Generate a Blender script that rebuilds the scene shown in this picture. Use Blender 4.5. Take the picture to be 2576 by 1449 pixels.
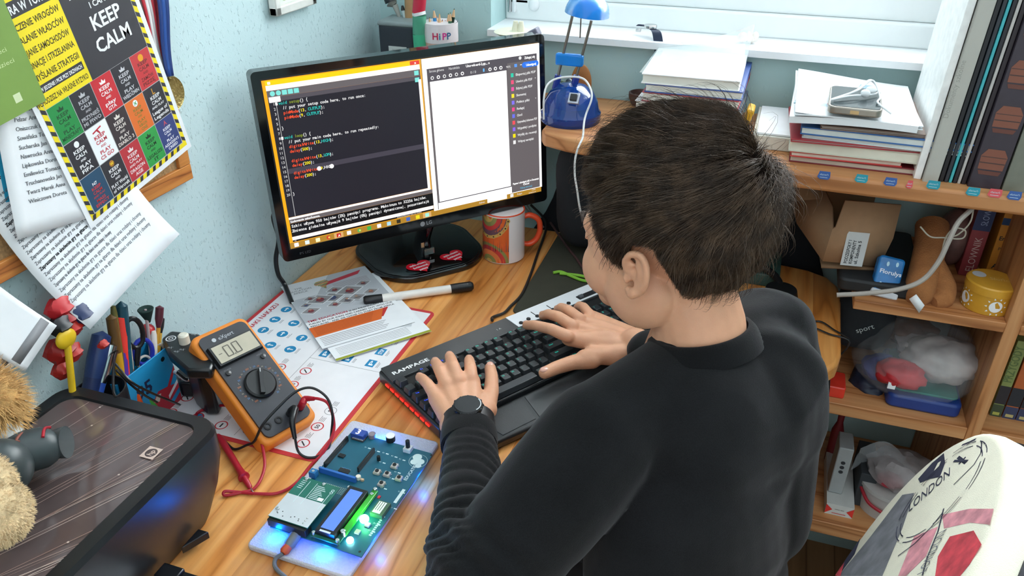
import bpy, math, random
import numpy as np
from mathutils import Vector, Matrix, noise
random.seed(7)
V=Vector; PI=math.pi
SC=bpy.context.scene
for o in list(bpy.data.objects): bpy.data.objects.remove(o)
# ---------------------------------------------------------------- camera
CAM=V((.78,-1.49,1.45))
yaw=math.radians(18.5); pit=math.radians(29.9); rol=math.radians(.3)
_h=V((-math.sin(yaw),math.cos(yaw),0)); _r0=V((math.cos(yaw),math.sin(yaw),0)); _z=V((0,0,1))
FW=_h*math.cos(pit)-_z*math.sin(pit); _u0=_h*math.sin(pit)+_z*math.cos(pit)
RT=_r0*math.cos(rol)+_u0*math.sin(rol); UP=_u0*math.cos(rol)-_r0*math.sin(rol)
cd=bpy.data.cameras.new('camera'); cam=bpy.data.objects.new('camera',cd); SC.collection.objects.link(cam)
cam.matrix_world=Matrix(((RT.x,UP.x,-FW.x,CAM.x),(RT.y,UP.y,-FW.y,CAM.y),(RT.z,UP.z,-FW.z,CAM.z),(0,0,0,1)))
cd.sensor_width=36; cd.lens=36*2000/2576; cd.clip_start=.02
SC.camera=cam
# world and light
SC.view_settings.view_transform='Standard'; SC.view_settings.look='None'; SC.view_settings.exposure=0.5; SC.view_settings.gamma=1
w=bpy.data.worlds.new('world'); SC.world=w; w.use_nodes=True
bg=w.node_tree.nodes['Background']; bg.inputs[0].default_value=(.86,.95,1,1); bg.inputs[1].default_value=1.15
def area(name,loc,target,sx,sy,power,col=(1,1,1)):
    l=bpy.data.lights.new(name,'AREA'); l.shape='RECTANGLE'; l.size=sx; l.size_y=sy; l.energy=power; l.color=col
    o=bpy.data.objects.new(name,l); SC.collection.objects.link(o); o.location=loc
    o.rotation_euler=(V(target)-V(loc)).to_track_quat('-Z','Y').to_euler(); return o
area('window_daylight',(1.35,.55,2.0),(.9,-.9,.9),1.8,1.3,90,(.93,.98,1))
# ray helpers: a pixel of the photograph met with a real plane of the room
def ray(x,y): return RT*((x-1288)/2000)-UP*((y-724.5)/2000)+FW
def PZ(x,y,z=.74):
    d=ray(x,y); return CAM+d*((z-CAM.z)/d.z)
def PX(x,y,X=0.):
    d=ray(x,y); return CAM+d*((X-CAM.x)/d.x)
def PY(x,y,Y=0.):
    d=ray(x,y); return CAM+d*((Y-CAM.y)/d.y)
# ---------------------------------------------------------------- materials
def lin(h):
    if isinstance(h,str):
        h=h.lstrip('#'); c=[int(h[i:i+2],16)/255 for i in (0,2,4)]
    else: c=[x/255 for x in h]
    return [x/12.92 if x<=.04045 else ((x+.055)/1.055)**2.4 for x in c]+[1]
_M={}
def nd(nt,t,**k):
    n=nt.nodes.new(t)
    for a,b in k.items(): setattr(n,a,b)
    return n
def mat(h,rough=.5,metal=0,spec=.5,emit=0,noise_amt=.06,nscale=40,bump=0,bscale=200,trans=0,alpha=1,coat=0,sss=0):
    key=(h,rough,metal,spec,emit,noise_amt,nscale,bump,bscale,trans,alpha,coat,sss)
    if key in _M: return _M[key]
    m=bpy.data.materials.new('m_'+str(h)); m.use_nodes=True; nt=m.node_tree; b=nt.nodes['Principled BSDF']
    c=lin(h)
    b.inputs['Roughness'].default_value=rough; b.inputs['Metallic'].default_value=metal
    b.inputs['Specular IOR Level'].default_value=spec
    b.inputs['Transmission Weight'].default_value=trans; b.inputs['Alpha'].default_value=alpha
    b.inputs['Coat Weight'].default_value=coat
    if sss:
        b.inputs['Subsurface Weight'].default_value=sss; b.inputs['Subsurface Radius'].default_value=(.012,.004,.002); b.inputs['Subsurface Scale'].default_value=.6
    if emit:
        b.inputs['Emission Color'].default_value=c; b.inputs['Emission Strength'].default_value=emit
        b.inputs['Base Color'].default_value=[.0,.0,.0,1]
    else:
        tc=nd(nt,'ShaderNodeTexCoord'); nz=nd(nt,'ShaderNodeTexNoise'); nz.inputs['Scale'].default_value=nscale; nz.inputs['Detail'].default_value=4
        nt.links.new(tc.outputs['Object'],nz.inputs['Vector'])
        cr=nd(nt,'ShaderNodeValToRGB'); e=cr.color_ramp.elements
        e[0].position=.3; e[1].position=.7
        e[0].color=[x*(1-noise_amt) for x in c[:3]]+[1]; e[1].color=[min(1,x*(1+noise_amt)) for x in c[:3]]+[1]
        nt.links.new(nz.outputs['Fac'],cr.inputs[0]); nt.links.new(cr.outputs[0],b.inputs['Base Color'])
        if bump:
            n2=nd(nt,'ShaderNodeTexNoise'); n2.inputs['Scale'].default_value=bscale; n2.inputs['Detail'].default_value=3
            nt.links.new(tc.outputs['Object'],n2.inputs['Vector'])
            bp=nd(nt,'ShaderNodeBump'); bp.inputs['Strength'].default_value=bump; bp.inputs['Distance'].default_value=.002
            nt.links.new(n2.outputs['Fac'],bp.inputs['Height']); nt.links.new(bp.outputs[0],b.inputs['Normal'])
    _M[key]=m; return m
def wood(name,light,mid,dark,axis='y',rough=.38,sc=1.0,boards=.0):
    m=bpy.data.materials.new(name); m.use_nodes=True; nt=m.node_tree; b=nt.nodes['Principled BSDF']; L=nt.links.new
    tc=nd(nt,'ShaderNodeTexCoord'); mp=nd(nt,'ShaderNodeMapping')
    s={'x':(.9,15,15),'y':(15,.9,15),'z':(15,15,.9)}[axis]
    mp.inputs['Scale'].default_value=[k*sc for k in s]; src=tc.outputs['Object']
    if boards:
        sx=nd(nt,'ShaderNodeSeparateXYZ'); L(src,sx.inputs[0]); dv=nd(nt,'ShaderNodeMath',operation='DIVIDE'); dv.inputs[1].default_value=boards; L(sx.outputs['X' if axis=='y' else 'Y'],dv.inputs[0])
        fl=nd(nt,'ShaderNodeMath',operation='FLOOR'); L(dv.outputs[0],fl.inputs[0]); m7=nd(nt,'ShaderNodeMath',operation='MULTIPLY'); m7.inputs[1].default_value=3.7; L(fl.outputs[0],m7.inputs[0])
        va=nd(nt,'ShaderNodeVectorMath',operation='ADD'); cb=nd(nt,'ShaderNodeCombineXYZ'); L(m7.outputs[0],cb.inputs['Y' if axis=='y' else 'X']); L(m7.outputs[0],cb.inputs['Z']); L(src,va.inputs[0]); L(cb.outputs[0],va.inputs[1]); src=va.outputs[0]
    L(src,mp.inputs[0])
    n1=nd(nt,'ShaderNodeTexNoise'); n1.inputs['Scale'].default_value=1; n1.inputs['Detail'].default_value=2; n1.inputs['Distortion'].default_value=.35
    L(mp.outputs[0],n1.inputs['Vector'])
    mul=nd(nt,'ShaderNodeMath',operation='MULTIPLY'); mul.inputs[1].default_value=7; L(n1.outputs['Fac'],mul.inputs[0])
    sn=nd(nt,'ShaderNodeMath',operation='PINGPONG'); sn.inputs[1].default_value=.5; L(mul.outputs[0],sn.inputs[0])
    mp2=nd(nt,'ShaderNodeMapping'); mp2.inputs['Scale'].default_value=[k*sc*9 for k in s]; L(tc.outputs['Object'],mp2.inputs[0])
    n2=nd(nt,'ShaderNodeTexNoise'); n2.inputs['Scale'].default_value=1; n2.inputs['Detail'].default_value=6; L(mp2.outputs[0],n2.inputs['Vector'])
    cr=nd(nt,'ShaderNodeValToRGB'); cr.color_ramp.elements[0].color=lin(dark); cr.color_ramp.elements[1].color=lin(light)
    cr.color_ramp.elements[0].position=.0; cr.color_ramp.elements[1].position=1
    e=cr.color_ramp.elements.new(.16); e.color=lin(mid)
    e=cr.color_ramp.elements.new(.45); e.color=[(a+c)/2 for a,c in zip(lin(mid),lin(light))]
    dbl=nd(nt,'ShaderNodeMath',operation='MULTIPLY'); dbl.inputs[1].default_value=2; L(sn.outputs[0],dbl.inputs[0]); L(dbl.outputs[0],cr.inputs[0])
    mx=nd(nt,'ShaderNodeMixRGB',blend_type='MULTIPLY'); mx.inputs[0].default_value=.35
    c2=nd(nt,'ShaderNodeValToRGB'); c2.color_ramp.elements[0].position=.35; c2.color_ramp.elements[0].color=(.62,.5,.4,1); c2.color_ramp.elements[1].position=.6; c2.color_ramp.elements[1].color=(1,1,1,1)
    L(n2.outputs['Fac'],c2.inputs[0]); L(cr.outputs[0],mx.inputs[1]); L(c2.outputs[0],mx.inputs[2])
    out=mx
    if boards:
        # glued staves: each stave a slightly different tone
        sx=nd(nt,'ShaderNodeSeparateXYZ'); L(tc.outputs['Object'],sx.inputs[0])
        dv=nd(nt,'ShaderNodeMath',operation='DIVIDE'); dv.inputs[1].default_value=boards; L(sx.outputs['X' if axis=='y' else 'Y'],dv.inputs[0])
        fl=nd(nt,'ShaderNodeMath',operation='FLOOR'); L(dv.outputs[0],fl.inputs[0])
        wn=nd(nt,'ShaderNodeTexWhiteNoise',noise_dimensions='1D'); L(fl.outputs[0],wn.inputs['W'])
        c3=nd(nt,'ShaderNodeValToRGB'); c3.color_ramp.elements[0].color=(.72,.66,.6,1); c3.color_ramp.elements[1].color=(1,1,1,1); L(wn.outputs['Value'],c3.inputs[0])
        m3=nd(nt,'ShaderNodeMixRGB',blend_type='MULTIPLY'); m3.inputs[0].default_value=1; L(mx.outputs[0],m3.inputs[1]); L(c3.outputs[0],m3.inputs[2]); out=m3
    L(out.outputs[0],b.inputs['Base Color']); b.inputs['Roughness'].default_value=rough
    bp=nd(nt,'ShaderNodeBump'); bp.inputs['Strength'].default_value=.08; L(n2.outputs['Fac'],bp.inputs['Height']); L(bp.outputs[0],b.inputs['Normal'])
    return m
def wallmat(name,h,s=200,st=.6):
    m=bpy.data.materials.new(name); m.use_nodes=True; nt=m.node_tree; b=nt.nodes['Principled BSDF']; L=nt.links.new
    tc=nd(nt,'ShaderNodeTexCoord'); n1=nd(nt,'ShaderNodeTexNoise'); n1.inputs['Scale'].default_value=s; n1.inputs['Detail'].default_value=2.5
    mp=nd(nt,'ShaderNodeMapping'); mp.inputs['Scale'].default_value=(1,1,.6); L(tc.outputs['Object'],mp.inputs[0]); L(mp.outputs[0],n1.inputs['Vector'])
    cr=nd(nt,'ShaderNodeValToRGB'); cr.color_ramp.elements[0].position=.60; cr.color_ramp.elements[1].position=.70; L(n1.outputs['Fac'],cr.inputs[0])
    n2=nd(nt,'ShaderNodeTexNoise'); n2.inputs['Scale'].default_value=420; L(tc.outputs['Object'],n2.inputs['Vector'])
    ad=nd(nt,'ShaderNodeMath',operation='MULTIPLY_ADD'); ad.inputs[1].default_value=.25; L(n2.outputs['Fac'],ad.inputs[0]); L(cr.outputs[0],ad.inputs[2])
    bp=nd(nt,'ShaderNodeBump'); bp.inputs['Strength'].default_value=st; bp.inputs['Distance'].default_value=.002; L(ad.outputs[0],bp.inputs['Height']); L(bp.outputs[0],b.inputs['Normal'])
    b.inputs['Base Color'].default_value=lin(h); b.inputs['Roughness'].default_value=.85
    return m
# ---------------------------------------------------------------- font glyph cache
_G={}
def build_glyphs():
    chars=''.join(chr(c) for c in range(33,127))+'ąęćłńóśżźĄĘĆŁŃÓŚŻŹ★•'
    tmp=[]
    def mk(s,off):
        cu=bpy.data.curves.new('t','FONT'); cu.body=s; cu.resolution_u=2; cu.offset=off; cu.size=1
        o=bpy.data.objects.new('t',cu); SC.collection.objects.link(o); tmp.append(o); return o
    rec=[]
    for off in (0,.022):
        ref=mk('I',off)
        for ch in chars: rec.append((ch,off,mk(ch,off),mk(ch+'I',off),ref))
    dg=bpy.context.evaluated_depsgraph_get(); dg.update()
    def me(o):
        m=bpy.data.meshes.new_from_object(o.evaluated_get(dg)); vs=[(v.co.x,v.co.y) for v in m.vertices]; fs=[tuple(p.vertices) for p in m.polygons]; bpy.data.meshes.remove(m); return vs,fs
    rx={}
    for ch,off,o,o2,ref in rec:
        if off not in rx: rx[off]=max(v[0] for v in me(ref)[0])
        vs,fs=me(o); v2,_=me(o2)
        adv=max(v[0] for v in v2)-rx[off] if v2 else .5
        _G[(ch,off)]=(vs,fs,adv)
    for o in tmp:
        cu=o.data; bpy.data.objects.remove(o); bpy.data.curves.remove(cu)
build_glyphs()
# ---------------------------------------------------------------- mesh builder
def rrect(w,h,r,n=5,cx=0,cy=0):
    out=[]
    for (sx,sy,a) in ((1,1,0),(-1,1,90),(-1,-1,180),(1,-1,270)):
        for i in range(n+1):
            t=math.radians(a+90*i/n); out.append((cx+sx*(w/2-r)+r*math.cos(t),cy+sy*(h/2-r)+r*math.sin(t)))
    return out
def crom(pts,n=8):
    pts=[V(p) for p in pts]
    if len(pts)<3: return pts
    P=[pts[0]*2-pts[1]]+pts+[pts[-1]*2-pts[-2]]; out=[]
    for i in range(1,len(P)-2):
        a,b,c,d=P[i-1:i+3]
        for k in range(n):
            t=k/n; out.append(.5*((2*b)+(c-a)*t+(2*a-5*b+4*c-d)*t*t+(3*b-a-3*c+d)*t**3))
    out.append(pts[-1]); return out
class MB:
    def __init__(s): s.v=[]; s.f=[]; s.m=[]; s.mats=[]; s.M=Matrix(); s.lv=[]; s.F=Matrix(); s.step=.00007
    def mi(s,m):
        if m not in s.mats: s.mats.append(m)
        return s.mats.index(m)
    def add(s,vs,fs,m):
        b=len(s.v); s.v+=[s.M@V(v) for v in vs]; i=s.mi(m)
        for f in fs: s.f.append(tuple(b+k for k in f)); s.m.append(i)
        return s
    def box(s,c,z,m,R=None):
        vs=[]
        for dx in (-.5,.5):
            for dy in (-.5,.5):
                for dz in (-.5,.5):
                    p=V((dx*z[0],dy*z[1],dz*z[2])); p=(R@p if R else p); vs.append(V(c)+p)
        return s.add(vs,[(0,1,3,2),(4,6,7,5),(0,4,5,1),(2,3,7,6),(0,2,6,4),(1,5,7,3)],m)
    def prism(s,poly,z0,z1,m,scale_top=1.0):
        n=len(poly); cx=sum(p[0] for p in poly)/n; cy=sum(p[1] for p in poly)/n
        vs=[(x,y,z0) for x,y in poly]+[(cx+(x-cx)*scale_top,cy+(y-cy)*scale_top,z1) for x,y in poly]
        fs=[tuple(range(n-1,-1,-1)),tuple(range(n,2*n))]+[(i,(i+1)%n,n+(i+1)%n,n+i) for i in range(n)]
        return s.add(vs,fs,m)
    def lathe(s,prof,m,n=32,c=(0,0,0),R=None):
        vs=[];fs=[]
        for r,z in prof:
            for i in range(n):
                a=2*PI*i/n; p=V((r*math.cos(a),r*math.sin(a),z)); p=(R@p if R else p); vs.append(V(c)+p)
        for j in range(len(prof)-1):
            for i in range(n):
                a=j*n+i; b=j*n+(i+1)%n; fs.append((a,b,b+n,a+n))
        if prof[0][0]>1e-6: fs.append(tuple(range(n-1,-1,-1)))
        if prof[-1][0]>1e-6: fs.append(tuple(range((len(prof)-1)*n,len(prof)*n)))
        return s.add(vs,fs,m)
    def tube(s,pts,r,m,n=8,smooth=0,caps=True,flat=None):
        pts=crom(pts,smooth) if smooth else [V(p) for p in pts]
        N=len(pts); rs=r if isinstance(r,(list,tuple)) else [r]*N
        if len(rs)!=N: rs=[rs[min(len(rs)-1,int(i*(len(rs)-1)/(N-1)))]*(1-((i*(len(rs)-1)/(N-1))%1))+rs[min(len(rs)-1,int(i*(len(rs)-1)/(N-1))+1)]*((i*(len(rs)-1)/(N-1))%1) for i in range(N)]
        vs=[];fs=[]; t=(pts[1]-pts[0]).normalized(); up=V((0,0,1)) if abs(t.z)<.95 else V((1,0,0)); a=t.cross(up).normalized()
        for i,p in enumerate(pts):
            t=(pts[min(i+1,N-1)]-pts[max(i-1,0)]).normalized(); a=(a-t*a.dot(t)).normalized(); b=t.cross(a)
            for k in range(n):
                w=2*PI*k/n; vs.append(p+(a*math.cos(w)+b*math.sin(w)*(flat or 1))*rs[i])
        for i in range(N-1):
            for k in range(n):
                q=i*n+k; q2=i*n+(k+1)%n; fs.append((q,q2,q2+n,q+n))
        if caps: fs+= [tuple(range(n-1,-1,-1)),tuple(range((N-1)*n,N*n))]
        return s.add(vs,fs,m)
    def cyl(s,p0,p1,r0,r1,m,n=20): return s.tube([p0,p1],[r0,r1],m,n)
    def ball(s,c,r,m,nu=20,nv=12,R=None,fn=None):
        r=(r,r,r) if not isinstance(r,(tuple,list)) else r
        vs=[];fs=[]
        for j in range(nv+1):
            th=PI*j/nv
            for i in range(nu):
                a=2*PI*i/nu; p=V((math.sin(th)*math.cos(a),math.sin(th)*math.sin(a),math.cos(th)))
                if fn: p=p*fn(p)
                p=V((p.x*r[0],p.y*r[1],p.z*r[2])); p=(R@p if R else p); vs.append(V(c)+p)
        for j in range(nv):
            for i in range(nu): fs.append((j*nu+i,(j+1)*nu+i,(j+1)*nu+(i+1)%nu,j*nu+(i+1)%nu))
        return s.add(vs,fs,m)
    def grid(s,fn,nu,nv,m,thick=0):
        vs=[fn(i/nu,j/nv) for j in range(nv+1) for i in range(nu+1)]
        fs=[(j*(nu+1)+i,j*(nu+1)+i+1,(j+1)*(nu+1)+i+1,(j+1)*(nu+1)+i) for j in range(nv) for i in range(nu)]
        return s.add(vs,fs,m)
    # flat print on frame F; every mark lies one thin layer above the marks it overlaps
    def _lvl(s,pts):
        w=[s.F@V((x,y,0)) for x,y in pts]; lo=[min(p[i] for p in w) for i in range(3)]; hi=[max(p[i] for p in w) for i in range(3)]
        L=0
        for l2,h2,k in s.lv:
            if k>L and all(lo[i]<=h2[i]+1e-6 and hi[i]>=l2[i]-1e-6 for i in range(3)): L=k
        s.lv.append((lo,hi,L+1)); return (L+1)*s.step
    def _pl(s,pts,fs,m,lift=True):
        z=s._lvl(pts); s.add([s.F@V((x,y,z)) for x,y in pts],fs,m)
    def prect(s,x0,y0,x1,y1,m,lift=True): s._pl([(x0,y0),(x1,y0),(x1,y1),(x0,y1)],[(0,1,2,3)],m,lift)
    def ppoly(s,pts,m,lift=True): s._pl(pts,[tuple(range(len(pts)))],m,lift)
    def pdisc(s,x,y,r,m,n=20,lift=True,ry=None): s._pl([(x+r*math.cos(2*PI*i/n),y+(ry or r)*math.sin(2*PI*i/n)) for i in range(n)],[tuple(range(n))],m,lift)
    def pring(s,x,y,r0,r1,m,n=24,lift=True):
        p=[(x+r*math.cos(2*PI*i/n),y+r*math.sin(2*PI*i/n)) for r in (r0,r1) for i in range(n)]
        s._pl(p,[(i,n+i,n+(i+1)%n,(i+1)%n) for i in range(n)],m,lift)
    def pline(s,x0,y0,x1,y1,w,m,lift=True):
        d=V((x1-x0,y1-y0)); d=d.normalized() if d.length else V((1,0)); nx,ny=-d.y*w/2,d.x*w/2
        s._pl([(x0-nx,y0-ny),(x1-nx,y1-ny),(x1+nx,y1+ny),(x0+nx,y0+ny)],[(0,1,2,3)],m,lift)
    def ptext(s,t,x,y,h,m,bold=0,align='l',rot=0,wid=None,lift=True,sx=1.0):
        off=.022 if bold else 0; pen=0; items=[]
        for ch in t:
            if ch==' ': pen+=.3; continue
            g=_G.get((ch,off)) or _G[('o',off)]; items.append((g,pen)); pen+=g[2]
        if not items: return
        kx=(wid/pen if wid else h*sx); ky=h
        ox={'l':0,'c':-pen*kx/2,'r':-pen*kx}[align]; ca,sa=math.cos(rot),math.sin(rot)
        L_=ox/kx*kx; W_=pen*kx; q=[(L_,-h*.2),(L_+W_,-h*.2),(L_+W_,h*.75),(L_,h*.75)]
        z=s._lvl([(x+a*ca-b*sa,y+a*sa+b*ca) for a,b in q])
        for (vs,fs,adv),p in items:
            s.add([s.F@V((x+(ox+(p+a)*kx)*ca-b*ky*sa,y+(ox+(p+a)*kx)*sa+b*ky*ca,z)) for a,b in vs],fs,m)
    def build(s,name,parent=None,bevel=0,seg=2,angle=35,solid=0,sub=0,mods=None):
        me=bpy.data.meshes.new(name); me.from_pydata([tuple(v) for v in s.v],[],s.f); 
        for m in s.mats: me.materials.append(m)
        me.polygons.foreach_set('material_index',s.m); me.polygons.foreach_set('use_smooth',[True]*len(s.f))
        me.update(); me.set_sharp_from_angle(angle=math.radians(angle))
        o=bpy.data.objects.new(name,me); SC.collection.objects.link(o)
        if parent: o.parent=parent
        if solid:
            q=o.modifiers.new('s','SOLIDIFY'); q.thickness=solid; q.offset=-1
        if sub:
            q=o.modifiers.new('u','SUBSURF'); q.levels=sub; q.render_levels=sub
        if bevel:
            q=o.modifiers.new('b','BEVEL'); q.width=bevel; q.segments=seg; q.limit_method='ANGLE'; q.angle_limit=math.radians(40)
        return o
def tag(o,label,cat,group=None):
    o['label']=label; o['category']=cat
    if group: o['group']=group
    return o
def thing(name,label,cat,M=None,group=None):
    o=bpy.data.objects.new(name,None); SC.collection.objects.link(o); o.empty_display_size=.02
    if M is not None: o.matrix_world=M if isinstance(M,Matrix) else Matrix.Translation(V(M))
    return tag(o,label,cat,group)
def struct(o): o['kind']='structure'; return o
def frame(o,u,v=None,n=None):
    u=V(u).normalized()
    if v is None: n=V(n).normalized(); v=n.cross(u)
    v=V(v); v=(v-u*v.dot(u)).normalized(); n=u.cross(v)
    return Matrix(((u.x,v.x,n.x,o[0]),(u.y,v.y,n.y,o[1]),(u.z,v.z,n.z,o[2]),(0,0,0,1)))
def copy_tree(o,parent=None):
    c=o.copy(); SC.collection.objects.link(c)
    if parent: c.parent=parent
    for ch in [x for x in SC.objects if x.parent==o]: copy_tree(ch,c)
    return c
def Rz(a): return Matrix.Rotation(a,4,'Z')
# common colours
BLK=mat('15171a',.35); BLKM=mat('1d1f22',.6); GLOSS=mat('0b0d10',.08,spec=.7); WHT=mat('eceef0',.6,noise_amt=.02); PAPER=mat('e9ebee',.75,noise_amt=.02); CHROME=mat('c8c8c8',.2,1)
RED=mat('c8202a',.6,noise_amt=.03); INK=mat('2a2a2e',.7,noise_amt=.0)
def pm(h,r=.6): return mat(h,r,noise_amt=.02)
PINE=wood('pine_desk','f4b268','e6984c','c67c38','y',.33,1.0,boards=.075)
SHELFW=wood('pine_shelf','cc9462','bc7e4c','9c6236','x',.5,.8)
SHELFV=wood('pine_shelf_upright','cc9462','bc7e4c','9c6236','z',.5,.8)
WALLB=wallmat('blue_wall','c8dfe2')
WALLK=wallmat('green_blue_wall','b4d2d2',60,.25)
# ---------------------------------------------------------------- structure
m=MB(); m.box((-.05,-2,1.25),(.1,4.3,2.5),WALLB); struct(m.build('wall_left'))
WX0,WX1,WZ=.236,2.0,1.12
m=MB(); m.box((WX0/2-.05,.15,1.25),(WX0+.1,.3,2.5),WALLK); m.box((2.3,.15,1.25),(.6,.3,2.5),WALLK); m.box(((WX0+WX1)/2,.15,WZ/2),(WX1-WX0,.3,WZ),WALLK); m.box(((WX0+WX1)/2,.15,2.4),(WX1-WX0,.3,.2),WALLK)
struct(m.build('wall_back'))
m=MB(); m.box((1.25,-2,-.03),(2.7,4.3,.06),wood('floor_boards','b08458','94683e','6a4626','y',.4,.6,boards=.12)); struct(m.build('floor'))
m=MB(); m.box((2.65,-2,1.25),(.1,4.3,2.5),WALLK); struct(m.build('wall_right'))
# window: frame profile, sash, glass
PVC=mat('f0f4f4',.35,noise_amt=.01)
wn=bpy.data.objects.new('window_1',None); SC.collection.objects.link(wn); wn.location=((WX0+WX1)/2,.12,WZ); struct(wn)
W2=(WX1-WX0)
def bar(z0,z1,y0,y1,nm,inset=0):
    m=MB(); m.box((0,(y0+y1)/2,(z0+z1)/2),(W2-2*inset,y1-y0,z1-z0),PVC); m.build(nm,wn,bevel=.004,seg=3)
bar(0,.042,-.035,.06,'window_frame'); bar(.042,.10,-.02,.05,'window_sash',.01); bar(.10,.118,.0,.04,'glazing_bead',.03)
for sx in (-1,1):
    m=MB(); m.box((sx*(W2/2-.025),.01,.6),(.05,.09,1.14),PVC); m.box((sx*(W2/2-.075),.015,.62),(.055,.07,1.1),PVC); m.build('window_frame',wn,bevel=.004)
m=MB(); m.box((0,.015,.62),(.06,.07,1.08),PVC); m.build('window_mullion',wn,bevel=.004)
m=MB(); m.box((0,.02,.6),(W2-.1,.004,1.05),mat('ffffff',.0,trans=1,noise_amt=0)); m.build('window_glass',wn)
m=MB(); m.box((0,0,0),(W2,.155,.012),WHT); o=m.build('window_sill'); o.location=((WX0+WX1)/2,.055,WZ-.0055); struct(o)
hx=PY(1282,14,.085)
for px_,py_ in ((1282,14),(1343,12)):
    p=PY(px_,py_,.083); m=MB()
    if px_<1300:
        m.cyl((0,0,-.012),(0,0,.012),.004,.004,CHROME); m.cyl((.010,0,-.012),(.010,0,.012),.004,.004,WHT); m.box((.005,.004,0),(.02,.006,.014),WHT)
    else: m.ball((0,0,0),(.011,.009,.012),WHT); m.cyl((0,0,0),(0,.01,0),.006,.006,WHT)
    o=m.build('hinge_cap',wn,bevel=.0008); o.location=p-wn.location
# ================================================================ DESK
D=.74
t=thing('corner_desk','pine corner desk with rounded end carrying the monitor and keyboard','desk',(0,0,0))
poly=[(0.004,-1.7),(.60,-1.7),(.60,-1.05),(.605,-.92),(.62,-.80),(.65,-.69),(.70,-.59),(.77,-.50),(.83,-.44),(.87,-.415),(.905,-.405),(.925,-.395),(.938,-.375),(.944,-.345),(.947,-.16),(.943,-.12),(.925,-.09),(.89,-.072),(.85,-.066),(.004,-.066)]
m=MB(); m.prism(poly,D-.03,D,PINE); m.build('desktop',t,bevel=.006,seg=3)
for x,y in ((.05,-.12),(.05,-1.6),(.54,-1.6),(.88,-.14)):
    m=MB(); m.box((x,y,(D-.03)/2),(.05,.05,D-.03),SHELFV); m.build('leg',t,bevel=.004)
# ---------------------------------------------------------------- monitor
SCc=V((.2185,-.3245,.9953)); su=V((.6685,.7437,.009)).normalized(); sv=V((-.065,.028,.9975)); FM=frame(SCc,su,sv)
t=thing('monitor','black widescreen monitor showing code beside a white document','monitor',(.18,-.25,D))
def loc(o,M): o.matrix_parent_inverse=t.matrix_world.inverted(); o.matrix_basis=M; return o
bpy.context.view_layer.update()
HW,HH=.238,.1355
m=MB(); m.prism(rrect(.504,.306,.008,cy=-.004),-.022,.006,GLOSS)
m.prism(rrect(.40,.22,.02,cy=-.004),-.05,-.022,BLKM)
m.box((0,0,.0062),(2*HW+.004,2*HH+.004,.0006),BLKM)
m.F=Matrix.Translation((0,0,.0066));
for q in range(1):
    LGc=pm('8a8d92'); m.pdisc(-.005,-HH-.0105,.0045,LGc); m.ptext('LG',.002,-HH-.0135,.009,LGc,1)
    m.ptext('IPS LED',-.225,-HH-.014,.006,pm('3a3c40'))
loc(m.build('housing',t,bevel=.002),FM)
# screen content, drawn in 100ths of the width
S=MB(); S.F=Matrix.Translation((-HW,HH,.0075)) @ Matrix.Diagonal((2*HW/100,-2*HW/100,1,1)) ; S.step=.0003
# flip y by hand: helper with y downwards
class Scr:
    def __init__(s,m): s.m=m
    def r(s,x0,y0,x1,y1,c,lift=True): s.m._pl([(x0,y0),(x0,y1),(x1,y1),(x1,y0)],[(0,1,2,3)],c,lift)
    def d(s,x,y,r,c): s.m._pl([(x+r*math.cos(-2*PI*i/16),y+r*math.sin(-2*PI*i/16)) for i in range(16)],[tuple(range(16))],c)
    def t(s,tx,x,y,h,c,b=0,al='l',wid=None):
        F=s.m.F; s.m.F=F@Matrix.Translation((x,y,0))@Matrix.Diagonal((1,-1,1,1)); s.m.ptext(tx,0,0,h,c,b,al,wid=wid); s.m.F=F
    def mono(s,segs,x,y,h,adv):
        for tx,c in segs:
            for ch in tx:
                if ch!=' ': s.t(ch,x+adv/2,y,h,c,1,'c')
                x+=adv
def E_(h,k=1.0): return mat(h,.4,emit=k*.74)
e=Scr(S); cW=E_('ffffff',1.35); cY=E_('ffd200',1.1); cO=E_('ffab10',1.1); cD=E_('24222c',1.0); cG=E_('6b6568',1.0); cG2=E_('57525a',1.0); cBr=E_('b5862c',1.0); cT=E_('7fe0d8',1.1)
tW=E_('e4e4e4',1.1); tR=E_('f2502a',1.1); tT=E_('28b5ac',1.1); tY=E_('f6e21c',1.1); tOl=E_('86962a',1.0); cK=E_('0c0b12',.8)
H=56.9
e.r(0,0,100,H,cBr); e.r(0,0,53.5,54.8,cO); e.r(1.0,.3,53,1.7,cY); e.r(1.0,1.7,53,3.3,cW); e.r(1.0,3.3,53,5.4,cG); e.r(1.0,5.4,53,7.0,cG2); e.r(1.0,6.8,53,45.6,cD)
e.r(49.6,.3,53,1.6,E_('e0453a',1.1)); e.t('x',51.2,1.35,1.2,cW,1); e.r(1.7,.6,2.6,1.4,cW)
for i in range(2): e.d(2.7+i*1.9,4.3,.8,cT)
for i in range(3): e.r(5.7+i*1.9,3.6,7.3+i*1.9,5.1,cT)
for i in range(2): e.r(50.8,3.6+i*2.3,52.4,5.1+i*2.3,cT)
e.r(1.3,5.3,4.9,7.0,cW); e.r(3.2,7.0,3.4,45.4,E_('b8b8b8')); e.r(52.0,6.6,53,45.6,cW); e.r(3.4,29.0,52.0,30.7,E_('47434f'))
lh=1.586; ad=.676; y0=8.0
for i in range(20): e.t(str(i+1),2.9,y0+i*lh,1.25,tW,0,'r')
for i in (0,7): e.r(3.0,y0-.9+i*lh,3.7,y0+i*lh,cW)
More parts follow.
